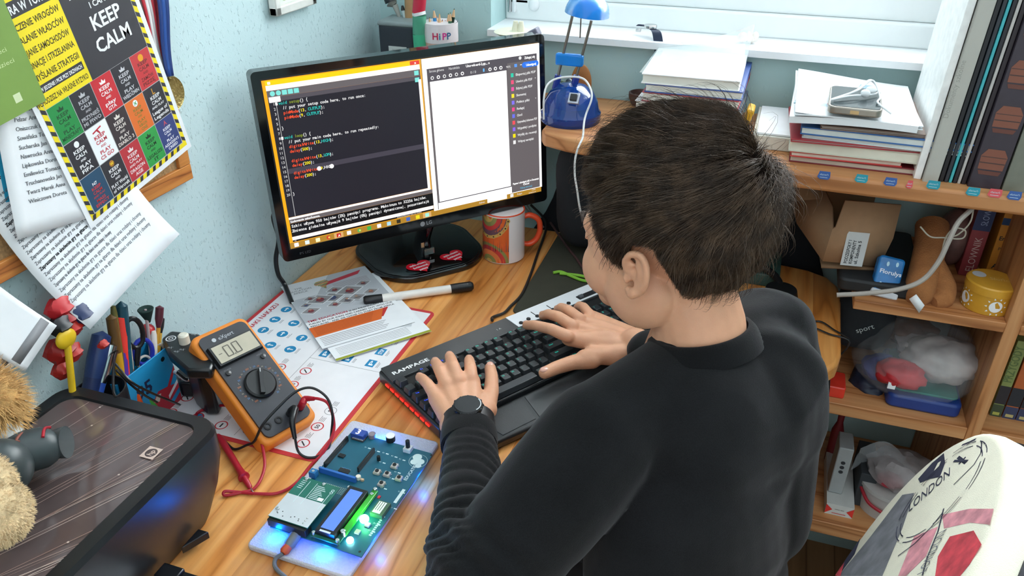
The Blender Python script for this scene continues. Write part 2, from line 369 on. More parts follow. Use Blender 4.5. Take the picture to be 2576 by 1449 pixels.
L_=[(0,4.0,[('void ',tT),('setup',tOl),('() {',tW)]),(1,5.1,[('// put your setup code here, to run once:',tW)]),(2,5.1,[('pinMode',tR),('(',tW),('13',tY),(', ',tW),('OUTPUT',tT),(');',tW)]),(3,5.1,[('pinMode',tR),('(',tW),('9',tY),(', ',tW),('OUTPUT',tT),(');',tW)]),(5,3.7,[('}',tW)]),
(7,4.0,[('void ',tT),('loop',tOl),('() {',tW)]),(8,5.1,[('// put your main code here, to run repeatedly:',tW)]),(9,5.1,[('digitalWrite',tR),('(',tW),('13',tY),(',',tW),('HIGH',tT),(');',tW)]),(10,5.1,[('delay',tR),('(',tW),('500',tY),(');',tW)]),(12,5.1,[('digitalWrite',tR),('(',tW),('13',tY),(',',tW),('LOW',tT),(');',tW)]),(13,5.1,[('delay',tR),('(',tW),('200',tY),(');',tW)]),
(14.6,5.1,[('digitalWrite',tR)]),(15.6,5.1,[('delay',tR),('(',tW),('200',tY),(');',tW)]),(19,3.7,[('}',tW)])]
for r_,x_,sg in L_: e.mono(sg,x_,y0+r_*lh,1.38,ad)
e.d(13.7,y0-.45+14.6*lh,.75,cW); e.mono([('9',tY),(',HIG',tW)],14.2,y0+14.6*lh,1.38,ad); e.d(18.0,y0-.45+14.6*lh,.75,cW)
e.r(1.0,45.6,53,46.3,cW); e.r(1.0,46.3,53.6,47.7,cG); e.t('Ładowanie zakończone.',1.4,47.4,1.05,cW,1)
e.r(1.0,47.7,53.6,52.5,cK)
e.mono([('Szkic używa 950 bajtów (2%) pamięci programu. Maksimum to 32256 bajtów.',tW)],1.4,49.2,1.45,.70)
e.mono([('Zmienne globalne używają 9 bajtów (0%) pamięci dynamicznej, pozostawiają',tW)],1.4,50.9,1.45,.70)
e.r(1.0,52.5,53.4,53.7,cW); e.r(1.0,53.7,53.4,54.3,cK); e.t('15',1.5,54.25,.7,tW); e.t('Arduino/Genuino Uno on COM3',39,54.2,.7,tW)
e.r(0,54.75,100,H,cBr)
ics=['ffffff','dfeff5','fff6c0','d93a2a','c02418','ffffff','5fb45a','3fae4a','f0f0ff','a8d8f0','302c20','3f66c0','e8d820','a0e8d8']
for i,c in enumerate(ics):
    x=1.4+i*3.75
    if c in('c02418','a0e8d8'): e.r(x-.9,54.85,x+2.4,56.8,E_('e0b070'))
    if i in (3,6): e.d(x+.8,55.8,.72,E_(c)); e.d(x+1.0,55.8,.34,E_('f0e060'))
    else: e.r(x,55.1,x+1.5,56.5,E_(c,1.1))
e.t('A',16.9,56.3,1.1,cW,1)
e.r(76,54.95,84.5,56.6,cW); e.t('Adres',72.4,56.2,1.0,tW); e.t('Pulpit',89,56.2,1.0,tW); e.r(86,55.2,87.4,56.5,tW); e.t('13:04',95.6,55.7,.8,tW); e.t('2018-03-14',94.2,56.7,.7,tW)
# right window
e.r(53.6,0,100,54.75,cW); e.r(55.2,3.5,98.8,54.5,cG); e.r(55.2,3.5,98.8,7.9,cG2)
e.r(56.0,7.9,86.0,51.6,cW); e.r(55.6,51.6,86.2,51.9,cG2); e.r(55.4,51.9,86.3,54.6,cW); e.r(86.3,5.5,98.8,54.3,cG)
e.t('Strona główna',56,4.8,1.2,tW,wid=5.6); e.t('Narzędzia',63.4,4.8,1.2,tW,wid=4.2); e.t('Uno-wk-ard-2.pp... x',70,4.8,1.25,cW,1,wid=9.4); e.d(91.8,4.3,.6,tW); e.t('Zaloguj się',93.6,4.9,1.2,cW,1,wid=4.4)
for i in range(6): e.d(57+i*2.3,6.7,.62,cW if i%2 else tW); e.d(57+i*2.3,6.7,.34,cG2)
e.t('0 / 0',71.6,7.2,1.2,tW); e.r(76.6,6.1,77.2,7.2,E_('6fc0ff'))
for i in range(3): e.d(79.4+i*2.2,6.7,.62,cW); e.d(79.4+i*2.2,6.7,.34,cG2)
e.t('90%',85.8,7.1,1.1,tW); e.r(89.2,6.1,90.3,7.2,E_('5fa0ff')); e.r(91.6,6.5,92.3,6.8,tW)
e.r(93.2,5.9,98.4,7.9,E_('2f76e8',1.1)); e.d(93.3,6.9,1.0,E_('2f76e8',1.1)); e.d(98.3,6.9,1.0,E_('2f76e8',1.1)); e.t('Udostępnij',94.0,7.4,1.15,cW,1,wid=4.2)
for i,(tx,c) in enumerate((('Eksportuj plik PDF','30c8a8'),('Utwórz plik PDF','f0507a'),('Edytuj plik PDF','e850a0'),('Skomentuj','ffe030'),('Połącz pliki','8070f0'),('Redaguj','f04888'),('Chroń','6a70e8'),('Optymalizuj dokument PDF','f0505a'),('Wypełnij i podpisz','8a68e8'),('Wyślij do recenzji','ffe010'),('Więcej narzędzi','e8e8e8'))):
    y=9.9+i*2.48; e.r(87.6,y-.7,88.7,y+.7,E_(c,1.1)); e.t(tx,89.6,y+.4,1.2,tW,1,wid=min(8.6,len(tx)*.46))
for y in (9.9,12.4,19.8): e.t('v',97.6,y,1.0,tW)
e.t('Popraw i udostępnij pliki w Document',92.6,51.3,1.1,cW,1,'c',wid=11.6); e.t('Cloud',92.6,52.3,1.1,cW,1,'c'); e.t('Więcej informacji',92.6,53.6,1.05,E_('58c0e8'),0,'c',wid=5.4)
loc(S.build('screen',t),FM)
# stand
bp=[]; 
Rb=Matrix.Rotation(math.atan2(su.y,su.x),4,'Z'); base=MB()
pb=[]
for x,y in rrect(.232,.205,.07,9): pb.append((x*(1-.12*(-y/.1) if y<0 else 1),y))
base.prism(pb,0,.012,GLOSS,1.0); base.prism([(x*.97,y*.97) for x,y in pb],.012,.016,GLOSS,.9)
o=base.build('stand_base',t,bevel=.003,seg=3); o.matrix_basis=Matrix.Translation((.0,-.002,0))@Rb
m=MB(); m.tube([(0,.0,.01),(0,-.005,.05),(0,-.03,.10),(0,-.04,.16)],[.03,.02,.02,.025],GLOSS,16,smooth=4,flat=.6); m.box((.0,-.03,.03),(.02,.004,.012),CHROME); m.box((-.012,-.028,.045),(.006,.004,.01),CHROME)
o=m.build('stand_neck',t); o.matrix_basis=Matrix.Translation((.012,-.018,0))@Rb
# heart stickers
def heart(cx,cy,s,rot,lines,lab):
    T=thing_mb=MB(); pts=[]
    for i in range(40):
        a=2*PI*i/40; x=16*math.sin(a)**3/17; y=(13*math.cos(a)-5*math.cos(2*a)-2*math.cos(3*a)-math.cos(4*a))/17+.1; pts.append((x*s,y*s))
    T.prism(pts[::-1],0,.0005,pm('d8102a',.3)); T.F=Matrix.Translation((0,0,.0005))
    for i,l in enumerate(lines): T.ptext(l,0,s*(.30-.40*i),s*.36,WHT,1,'c',wid=s*(1.35,1.2,.7)[i])
    p=PZ(cx,cy,D+.0175); o=T.build('heart_sticker'); o.matrix_world=Matrix.Translation(p)@Matrix.Rotation(rot,4,'Z'); tag(o,lab,'sticker'); return o
heart(1058,671,.0255,math.radians(57),('wielka orkiestra','świątecznej','pomocy'),'red heart sticker with white writing on the stand base, the nearer left one')
heart(1142,645,.0255,math.radians(63),('wielka orkiestra','świątecznej','pomocy'),'red heart sticker with white writing on the stand base, beside the mug')
# ---------------------------------------------------------------- mug
MC=(.333,-.205,D)
t=thing('mug','white mug with orange inside and patterned orange print beside monitor','mug',MC)
ORG=mat('e2502e',.22,noise_amt=.02); MW=mat('e6dfe0',.2,noise_amt=.01)
m=MB(); m.lathe([(.0,0),(.037,0),(.0398,.003),(.0398,.098)],MW,48); m.lathe([(.0398,.0978),(.0395,.0998),(.0378,.0998),(.0365,.097),(.0362,.01),(.0,.006)],ORG,48); m.build('cup',t)
# printed band wraps the side away from the handle
m=MB(); cols=[mat(c,.35,noise_amt=.1) for c in ('d8602a','c23a3a','6a4a58','c8a45a','8a8a50','e07a48','3a2a30')]
def band(a0,a1,z0,z1,mt,r=.0400,n=24): 
    m.grid(lambda u,v:V((r*math.cos(a0+(a1-a0)*u),r*math.sin(a0+(a1-a0)*u),z0+(z1-z0)*v)),n,1,mt)
a0,a1=math.radians(118),math.radians(295)
band(a0,a1,.004,.096,cols[0],.04005)
def cyp(a,z,r): return V((r*math.cos(a),r*math.sin(a),z))
def cdisc(a,z,rad,mt,r,n=16,rz=None): m.add([cyp(a+rad*math.cos(2*PI*i/n)/.04,z+(rz or rad)*math.sin(2*PI*i/n),r) for i in range(n)],[tuple(range(n))],mt)
def cring(a,z,r0,r1,mt,r,half=None,n=36,th0=0,th1=2*PI):
    p=[];
    for q in (r0,r1):
        for i in range(n+1): 
            th=th0+(th1-th0)*i/n; aa=a+q*math.cos(th)/.04; zz=z+q*math.sin(th)
            p.append(cyp(min(max(aa,a0),a1),min(max(zz,.004),.096),r))
    m.add(p,[(i,n+1+i,n+2+i,i+1) for i in range(n)],mt)
ac=math.radians(232)
for k,(q0,q1,ci) in enumerate(((.040,.046,3),(.030,.040,2),(.022,.030,1),(.014,.022,4),(.0,.014,3))): cring(ac,.098,q0,q1,cols[ci],.04012+.00006*k,th0=PI,th1=2*PI)
for k,(q0,q1,ci) in enumerate(((.034,.040,4),(.026,.034,1),(.016,.026,5),(.008,.016,4),(.0,.008,3))): cring(ac+.1,.002,q0,q1,cols[ci],.04012+.00006*k,th0=0,th1=PI)
for i in range(9):
    th=PI+PI*(i+.5)/9; aa=ac+.043*math.cos(th)/.04; zz=.098+.043*math.sin(th)
    if a0<aa<a1 and zz>.01: cdisc(aa,zz,.0038,cols[3],.0405); cdisc(aa,zz,.0016,cols[6],.04056)
for i in range(22):
    aa=ac+(i-10.5)*.1; 
    if a0<aa<a1: m.add([cyp(aa,.028,.0406),cyp(aa+.035,.028,.0406),cyp(aa+.02,.043+.006*(i%3),.0406)],[(0,1,2)],cols[[6,1,2][i%3]])
m.build('printed_band',t)
m=MB(); m.tube([(.036,0,.079),(.050,0,.082),(.066,0,.072),(.070,0,.052),(.064,0,.032),(.050,0,.022),(.036,0,.024)],[.0055,.0065,.0068,.0068,.0068,.0065,.0055],ORG,14,smooth=6,flat=.8); o=m.build('handle',t); o.rotation_euler.z=math.radians(18+2)
t.rotation_euler.z=math.radians(8)
# ---------------------------------------------------------------- road sign sheet
M_=frame((.0055,-.833,D+.0006),(0,1,0),(-1,0,0))@Matrix.Translation((0,-.288,0))
m=MB(); m.prism(rrect(.392,.288,.012,6,.196,.144),-.0004,.0002,pm('c8343a')); m.F=Matrix.Translation((0,0,.0002))
sh=pm('ecebee',.35); m.prect(.007,.007,.385,.281,sh)
BLU=pm('1f86b8'); SR=pm('c83038'); GR=pm('77787c')
m.ptext('BEZPIECZEŃSTWO NA DRODZE',.2,.2825,.006,pm('f0c8c8'),1,'c'); m.ptext('ZNAKI NAKAZU',.236,.2655,.0125,pm('c03040'),1); m.ptext('ZNAKI ZAKAZU',.05,.2655,.0125,pm('c03040'),1)
m.F=m.F@Matrix.Translation((0,0,.0)); m.ptext('WWW.EDUKACYJNE-MAPY.COM.PL',.3915,.06,.006,pm('f0c8c8'),1,rot=PI/2)
random.seed(3)
def caption(x,y,n=3,w=.02,rot=0):
    for i in range(n): m.prect(x,y-i*.0022,x+w*random.uniform(.6,1),y-i*.0022+.0008,GR,lift=(i==0))
# left block (prohibition) and right block (mandatory), information signs lower right
for r_ in range(6):
    for c_ in range(5):
        x=.024+c_*.036+.004*(r_%2); y=.245-r_*.042
        if r_>=4 and c_>2: continue
        kind=(r_*5+c_)%6
        if kind==5: m.pdisc(x,y,.0085,BLU,lift=True); m.pring(x,y,.0072,.009,SR); m.pline(x-.005,y+.005,x+.005,y-.005,.0016,SR)
        elif kind==3: m.pring(x,y,.008,.0088,GR); m.pline(x-.006,y-.006,x+.006,y+.006,.0022,INK); m.ptext('S',x-.003,y-.003,.009,INK,1)
        else:
            m.pring(x,y,.0073,.009,SR)
            tx=('7t','50','30','2,2','40')[(r_+c_)%5]
            if kind in (0,2): m.ptext(tx,x,y-.0028,.0082,INK,1,'c')
            elif kind==1: m.pline(x-.004,y-.004,x+.003,y+.004,.0018,INK)
            else: m.prect(x-.004,y-.0012,x+.004,y+.0012,INK)
        caption(x+.011,y+.004,4,.012)
for r_ in range(3):
    for c_ in range(5):
        x=.215+c_*.034; y=.245-r_*.036; m.pdisc(x,y,.0092,BLU); 
        if c_%2: m.pline(x-.005,y,x+.004,y,.0022,WHT); m.ppoly([(x+.006,y),(x+.002,y+.004),(x+.002,y-.004)],WHT)
        else: m.pline(x,y-.005,x,y+.004,.0022,WHT); m.ppoly([(x,y+.006),(x-.004,y+.002),(x+.004,y+.002)],WHT)
        caption(x-.008,y-.013,2,.016)
m.pline(.012,.132,.38,.132,.0006,GR); m.pline(.205,.012,.205,.132,.0006,GR)
for r_ in range(3):
    for c_ in range(5):
        x=.222+c_*.033; y=.115-r_*.04; q=pm('e8c020') if (r_,c_)==(1,4) else BLU
        m.prect(x-.009,y-.007,x+.009,y+.007,q); m.ptext(('P','STOP','H','TAXI','ZOO')[c_],x,y-.004,.0095,WHT,1,'c',wid=.013); caption(x-.008,y-.012,2,.016)
o=m.build('road_sign_sheet'); o.matrix_world=M_; tag(o,'laminated sheet of printed road signs with red border under the flyer','sheet')
# ---------------------------------------------------------------- flyers
def quadframe(pTL,pTR,pBL,z): 
    a,b,c=[PZ(*p,z) for p in (pTL,pTR,pBL)]; return a,b,c
# lower flyer (peeks out, olive lower edge)
def flyer(nm,lab,TL,rotdeg,w,h,z,fn,cat='flyer'):
    m=MB(); m.box((w/2,-h/2,-.0002),(w,h,.0004),PAPER); m.F=Matrix.Translation((0,0,0)); fn(m,w,h); o=m.build(nm); o.matrix_world=Matrix.Translation((TL.x,TL.y,z))@Matrix.Rotation(math.radians(rotdeg),4,'Z'); return tag(o,lab,cat)
TLf=PZ(707,727,.742); TRf=PZ(925,672,.742); ang=math.degrees(math.atan2(TRf.y-TLf.y,TRf.x-TLf.x)); print('flyer ang',ang)
def f2(m,w,h):
    m.prect(0,-h,w,-h+.006,pm('9aa030')); m.ppoly([(0,-h*.55),(w,-h*.4),(w,-h*.43),(0,-h*.6)],pm('1f8a6a'))
    for i in range(6): m.prect(.01,-h+.012+i*.004,w-.03,-h+.0128+i*.004,GR,lift=(i==0))
    m.ppoly([(w-.05,-h+.045),(w-.04,-h+.06),(w-.02,-h+.062),(w-.01,-h+.05),(w-.022,-h+.03)],pm('c8ccd0')); m.pdisc(w-.02,-h+.05,.004,pm('d86050'))
flyer('flyer','white flyer with olive bottom edge lying under the grey flyer',PZ(722,735,.742)+V((.012,-.012,0)),ang+1,.162,.232,D+.0046,f2)
def f1(m,w,h):
    gy=pm('b9bcc2',.35); m.ppoly([(w*.42,0),(w,0),(w,-h*.62),(0,-h*.62),(0,-h*.30),(w*.12,-h*.21)],gy); m.ppoly([(0,0),(w*.55,0),(w*.30,-h*.26),(0,-h*.26)],pm('dfe0e4',.35))
    m.ppoly([(w*.50,-h*.10),(w*.92,-h*.045),(w*.86,-h*.10),(w*.44,-h*.155)],pm('c03848'))
    ct=[pm(c) for c in ('c8a058','7a8a50','b06838')]
    for i in range(9):
        y=-h*.075-i*.0035; ww=(.013,.016,.017,.016,.012,.009,.007,.005,.003)[i]; m.pline(w*.42-ww+.004,y,w*.42+ww*.8,y+.002,.0026,ct[i%3],lift=(i==0))
    for i,tx in enumerate(('TME','EDUCATION','AFRICA')): m.ptext(tx,w*.155,-h*.11-i*.0075,.0075,pm('6a6a70'),0,'c')
    for i in range(7): m.prect(w*.52,-h*.165-i*.0032,w*.93,-h*.165-i*.0032+.001,pm('9a8a92'),lift=(i==0))
    ph=[pm(c) for c in ('7a3a40','8a8078','3a4a78','a86a50','585058','8a3038')]
    random.seed(5)
    for (x,y,s) in ((.27,.365,.012),(.12,.375,.008),(.13,.47,.0125),(.47,.345,.0125) if 0 else (.42,.36,.0175),(.64,.325,.0185),(.29,.345,.0175),(.40,.47,.0105),(.55,.455,.0135),(.83,.27,.0105),(.84,.42,.0105),(.66,.45,.012),(.50,.26,.0115),(.20,.30,.009)):
        X=x*w; Y=-y*h; m.ppoly([(X-s*1.45,Y),(X,Y-s),(X+s*1.45,Y),(X,Y+s)],WHT); s*=.9; c=random.choice(ph); m.ppoly([(X-s*1.45,Y),(X,Y-s),(X+s*1.45,Y),(X,Y+s)],pm('8e8c8e')); m.pdisc(X,Y-s*.1,s*.45,c); m.pdisc(X,Y+s*.28,s*.2,pm('b08068')); m.prect(X-s*.6,Y-s*.35,X+s*.6,Y-s*.2,ph[4])
    m.ptext('TME EDUCATION',.004,-h*.625,.0085,pm('b02840'),1,wid=w*.44); m.ptext('IS AN INDEPENDENT PROJECT',w*.48,-h*.625,.0062,INK,1,wid=w*.50)
    m.ptext('FUELED BY OUR IDEAS AND CARRIED OUT WITH OUR',.004,-h*.66,.0062,INK,1,wid=w*.93); m.ptext('RESOURCES... AND WE CHOSE TO START FROM AFRICA',.004,-h*.695,.0062,INK,1,wid=w*.93)
    m.ppoly([(0,-h*.70),(w*.82,-h*.70),(w*.72,-h*.84),(0,-h*.84)],pm('d86424')); m.ppoly([(w*.82,-h*.70),(w*.88,-h*.70),(w*.76,-h*.81),(w*.74,-h*.81)],pm('c0302c'))
    for i in range(7): m.prect(.006,-h*.72-i*.0036,w*.7-.002*i,-h*.72-i*.0036+.0012,pm('b04c18'),lift=(i==0))
    for i in range(6): m.prect(.006,-h*.87-i*.0045,w*.75-.004*(i%3),-h*.87-i*.0045+.0012,GR,lift=(i==0))
flyer('flyer','grey printed flyer with diamond photos and orange band, topmost of the papers',PZ(707,727,.742),ang,.158,.225,D+.0062,f1)
# ---------------------------------------------------------------- whiteboard marker
a=PZ(915,757,D+.0095); b=PZ(1190,719,D+.0095); d=(b-a); Lm=d.length
t=thing('whiteboard_marker','white whiteboard marker with black cap lying across the flyer','marker',Matrix.Translation(a)@Matrix.Rotation(math.atan2(d.y,d.x),4,'Z'))
Ry=Matrix.Rotation(PI/2,3,'Y')
m=MB(); m.lathe([(.0075,Lm*.16),(.0075,Lm*.80)],mat('e8e4de',.35),20,R=Ry); m.build('barrel',t)
m=MB(); m.lathe([(.0,-.001),(.0065,.0),(.0085,.003),(.0085,Lm*.10),(.0078,Lm*.165)],BLK,20,R=Ry); m.build('cap',t)
m=MB(); m.lathe([(.0082,Lm*.79),(.0086,Lm*.83),(.0086,Lm-.004),(.006,Lm),(0,Lm)],BLK,20,R=Ry); m.build('end_plug',t)
# ---------------------------------------------------------------- mouse pad with cord
p=[PZ(1420,575,D),PZ(1303,790,D)]; m=MB(); m.prism(rrect(.26,.33,.012,5,.13,-.165),0,.003,mat('38382c',.85,bump=.3,bscale=600)); 
o=m.build('mouse_pad',bevel=.001); o.matrix_world=Matrix.Translation((.408,-.072,D))@Matrix.Rotation(math.radians(1.2),4,'Z'); tag(o,'dark olive mouse pad lying behind the keyboard','mouse pad')
m=MB(); q=[(1393,687),(1410,686),(1440,694),(1470,699),(1490,705),(1478,699),(1450,690),(1420,690),(1400,692)]
m.tube([PZ(x,y,D+.0065) for x,y in ((1392,686),(1412,684),(1440,696),(1468,706),(1492,706),(1482,700),(1462,694),(1432,690),(1408,688))],.0028,mat('86c03a',.6),8,smooth=5); tag(m.build('rubber_band'),'lime green cord looped on the dark mouse pad','cord')
m=MB(); pts=[PZ(x,y,D+.006) for x,y in ((1385,560),(1410,597),(1430,625),(1450,650),(1470,680),(1480,692))]; m.tube(pts,.0024,mat('4a3030',.7,nscale=400,noise_amt=.5),8,smooth=5); tag(m.build('braided_cable'),'dark red braided cable crossing the mouse pad','cable')
# keyboard cable
m=MB(); z=D+.004; m.tube([PZ(x,y,zz) for x,y,zz in ((1335,515,z+.03),(1365,545,z+.01),(1374,570,z),(1365,605,z),(1352,640,z),(1335,690,z),(1313,740,z),(1285,770,z),(1268,787,z),(1240,798,z),(1238,806,D+.012))],.0026,mat('23201e',.5),8,smooth=6); tag(m.build('keyboard_cable'),'black keyboard cable running past the mug handle','cable')
for i,(l,pt) in enumerate((('white cable behind the monitor beside the mug, the left one',((1300,500),(1315,516),(1342,545),(1360,566))),('white cable behind the monitor beside the mug, the right one',((1320,500),(1328,520),(1348,550),(1368,572))))):
    m=MB(); m.tube([PZ(x,y,D+.045-.013*k) for k,(x,y) in enumerate(pt)],.0018,mat('8a8480',.5),6,smooth=5); tag(m.build('cable'),l,'cable')
# monitor power cable on the left wall side
m=MB(); a=PY(700,585,-.44); m.tube([V((.055,-.45,.90)),V((.02,-.47,.895)),PX(701,600,.012),PX(694,650,.010),PX(700,690,.010),PX(716,716,.012),PX(730,735,.05)+V((0,0,-.02))],.004,BLK,8,smooth=6); tag(m.build('monitor_cable'),'black monitor cable hanging along the blue wall','cable')
# ---------------------------------------------------------------- keyboard
KX=V((.555,.832,0)); KO=V((.301,-.652,D)); ud=V((.832,-.555,0))
KM=frame(KO,KX,-ud)
t=thing('keyboard','black gaming keyboard with backlit keys and palm rest on desk','keyboard',KM)
KB=mat('202224',.35,coat=.2); KBm=mat('2b2d2f',.45,bump=.15,bscale=900); KP=mat('0c0d0e',.7)
def kz(y): return .026+.10*(y)*.09
m=MB()
body=[(-.004,.006),(.0,.008),(.435,.008),(.440,.003),(.440,-.158),(-.004,-.158)]
m.prism(body[::-1] if False else body[::-1],.003,.022,KB); m.build('case',t,bevel=.003,seg=3)
m=MB(); m.prism([(-.002,-.032),(.438,-.032),(.438,.006),(.0,.006)],.0215,.0265,mat('3c3f41',.32,bump=.1,bscale=900));  m.F=Matrix.Translation((.006,-.021,.0266)); m.ptext('RAMPAGE',0,0,.0105,pm('f2f2f2',.4),1,wid=.062)
m.ptext('1 A',.19,.004,.006,pm('d0d0d0')); m.build('top_strip',t,bevel=.001)
m=MB(); m.prism([(.229,-.030),(.437,-.030),(.437,.005),(.229,.005)],.0262,.0278,mat('e8eaee',.25,noise_amt=.02)); m.build('pale_panel',t,bevel=.0008)  # pale plate over the right half of the top strip
for i in range(7):
    m=MB(); m.cyl((.2385+i*.0168,-.024+.002*(i%2),.0275),(.2385+i*.0168,-.024+.002*(i%2),.0295),.0036,.0034,BLKM,16); 
    if i in (2,4): m.box((.2385+i*.0168,-.014,.028),(.0012,.014,.0006),BLKM)
    m.build('media_button',t)
m=MB(); m.box((.385,-.021,.028),(.045,.011,.002),BLKM); m.cyl((.365,-.021,.029),(.373,-.021,.029),.004,.004,pm('55585c'),12); m.cyl((.397,-.021,.029),(.405,-.021,.029),.004,.004,pm('55585c'),12); m.build('volume_roller',t,bevel=.0005)
m=MB(); m.box((.218,-.0945,.0225),(.432,.121,.002),KP); m.build('key_bed',t)
# palm rest
m=MB(); m.prism([(-.002,-.1585),(.036,-.218),(.30,-.232),(.405,-.218),(.440,-.1585)],.002,.0155,KB); m.build('palm_rest',t,bevel=.004,seg=3)
m=MB(); m.prism([(.052,-.1655),(.128,-.1655),(.116,-.212),(.060,-.212)],.0155,.0162,KBm); m.build('wrist_pad',t)
m=MB(); m.prism([(.134,-.1655),(.285,-.1655),(.270,-.214),(.1225,-.214)],.0155,.0162,mat('3a3c3e',.45)); m.build('wrist_pad',t)
m=MB(); m.prism([(.085,-.1500),(.25,-.1500),(.25,-.1585),(.085,-.1585)],.017,.0205,BLK); m.F=Matrix.Translation((.14,-.156,.0206)); m.ptext('<>',0,0,.005,pm('90a0a0')); m.build('front_label',t)
m=MB(); 
for i in range(9): m.box((-.0052,-.02-i*.0135,.0115),(.0012,.009,.003),mat('ff2018',.4,emit=2.2))
m.build('side_light',t)
KEY=mat('2f3235',.38,spec=.5,noise_amt=.03); TEAL=mat('18c0a8',.4,emit=1.1); BLUEL=mat('2a50ff',.4,emit=1.6)
pch=.0174; proto={}
def keymesh(wu,lg,col):
    w=pch*wu-.0028; h=.0158 if wu<99 else .0158
    k=(wu,lg,col)
    if k in proto: return proto[k]
    m=MB(); n=rrect(w,h,.0015,3); nt=rrect(w*(1-.18/ max(wu,1)),h*.80,.0018,3)
    vs=[(x,y,0) for x,y in n]+[(x,y+.0006,.0085) for x,y in nt]; N=len(n); m.add(vs,[tuple(range(N-1,-1,-1)),tuple(range(N,2*N))]+[(i,(i+1)%N,N+(i+1)%N,N+i) for i in range(N)],KEY)
    m.F=Matrix.Translation((0,.0006,.0086)); 
    if lg: m.ptext(lg,-w*.28,.0008,.0048 if len(lg)<3 else .0036,(TEAL,BLUEL)[col],0)
    o=m.build('key',bevel=.0006); proto[k]=o; o['_p']=1; return o
rows=[(-.0425,[('',.0072,1,0)]+[('F%d'%(i+1),.0444+pch*i,1,1) for i in range(4)]+[('F%d'%(i+5),.1257+pch*i,1,0) for i in range(4)]+[('F%d'%(i+9),.2067+pch*i,1,0) for i in range(4)]+[('Pr',.283,1,0),('Sc',.3004,1,0),('Pa',.3178,1,0)]),
(-.066,[(c,.0072+pch*i,1,0) for i,c in enumerate('`1234567890-=')]+[('Back',.0072+pch*13.5,2,0)]+[(c,.283+pch*i,1,0) for i,c in enumerate(('In','Ho','Up'))]+[(c,.3465+pch*i,1,0) for i,c in enumerate('N/*-')]),
(-.0865,[('Tab',.0116,1.5,1)]+[(c,.0289+pch*i,1,1 if i<3 else 0) for i,c in enumerate('QWERTYUIOP[]')]+[('\\',.0072+pch*13.75,1.5,0)]+[(c,.283+pch*i,1,0) for i,c in enumerate(('De','En','Dn'))]+[(c,.3465+pch*i,1,0) for i,c in enumerate('789')]),
(-.107,[('Caps',.0137,1.75,1)]+[(c,.0333+pch*i,1,1 if i<2 else 0) for i,c in enumerate("ASDFGHJKL;'")]+[('Enter',.0072+pch*13.35,2.25,0)]+[(c,.3465+pch*i,1,0) for i,c in enumerate('456')]),
(-.1275,[('Shift',.0180,2.25,1)]+[(c,.042+pch*i,1,1 if i<1 else 0) for i,c in enumerate('ZXCVBNM,./')]+[('Shift',.0072+pch*13.1,2.5,0)]+[('',.3004,1,0)]+[(c,.3465+pch*i,1,0) for i,c in enumerate('123')]),
(-.148,[('Ctrl',.0094,1.25,1),('',.0311,1.25,0),('Alt',.0529,1.25,0),('',.1172,6.0,0),('Alt',.1809,1.25,0),('Fn',.2027,1.25,0),('',.2244,1.25,0),('Ctrl',.2462,1.25,0),('',.283,1,0),('',.3004,1,0),('',.3178,1,0),('0',.3552,2,0),('.',.3813,1,0)])]
nk=0; extra=[]
for y,ks in rows:
    for lg,x,wu,col in ks:
        pr=keymesh(wu,lg if nk<100 else lg,col)
        if nk>=100: extra.append((pr,x,y)); continue
        if '_p' in pr: del pr['_p']; o=pr
        else: o=pr.copy(); SC.collection.objects.link(o)
        o.parent=t; o.location=(x,y,.0235); nk+=1
if extra:
    m=MB(); 
    for pr,x,y in extra:
        b=len(m.v); m.v+=[v.co+V((x,y,.0235)) for v in pr.data.vertices]
        for p_ in pr.data.polygons: m.f.append(tuple(b+i for i in p_.vertices)); m.m.append(m.mi(pr.data.materials[p_.material_index]))
    o=m.build('far_keys',t); o['kind']='stuff'
for o in list(proto.values()):
    if '_p' in o: bpy.data.objects.remove(o)
# ---------------------------------------------------------------- multimeter
MMR=Matrix(((.353,-.77,.531),(.935,.307,-.177),(-.027,.559,.829))); MMc=V((.178,-.779,.811))
u=V((.353,.935,-.027)); v=V((-.77,.307,.559)); FMm=frame(MMc,u,v)
t=thing('multimeter','orange and black digital multimeter propped on its stand','multimeter',FMm)
MO=mat('e8882a',.55,noise_amt=.03,bump=.05); MK=mat('2b2d34',.45,noise_amt=.04)
m=MB(); 
hol=rrect(.086,.182,.012,6); m.prism([(x*(1-.04*(1-abs(y)/.09)),y) for x,y in hol],-.034,-.002,MO); m.build('holster',t,bevel=.005,seg=4)
m=MB(); m.prism(rrect(.072,.166,.009,5),-.003,.002,MK); m.prism([(-.034,.032),(.034,.032),(.034,.064),(-.034,.064)],.002,.009,BLK,.96)
m.F=Matrix.Translation((0,0,.0021)); m.ptext('elfport' if 0 else 'eXpert',-.010,.070,.008,pm('b8bcc2')); m.pdisc(-.016,.073,.003,pm('b8bcc2'))
for i in range(28):
    a=math.radians(-60+300*i/27+90-150+60); m.ptext(('20','2','200','V','m','10')[i%6],.0275*math.cos(a),-.012+.026*math.sin(a),.0035,pm(('5a8ac0','b0a890','c87848')[i%3]),0,'c')
m.ptext('POWER',-.030,.0255,.003,GR); m.ptext('HOLD',.020,.0255,.003,GR)
m.build('body',t,bevel=.0012)
m=MB(); m.prism([(-.030,.035),(.030,.035),(.030,.061),(-.030,.061)],.0085,.0096,mat('b8b09c',.12)); m.F=Matrix.Translation((0,0,.0097)); 
def seg7(x,y,w,h,segs,c):
    S_={'a':((0,1),(1,1)),'b':((1,1),(1,.5)),'c':((1,.5),(1,0)),'d':((0,0),(1,0)),'e':((0,.5),(0,0)),'f':((0,1),(0,.5)),'g':((0,.5),(1,.5))}
    for k in segs: (p,q)=S_[k]; m.pline(x+p[0]*w,y+p[1]*h,x+q[0]*w,y+q[1]*h,.0014,c)
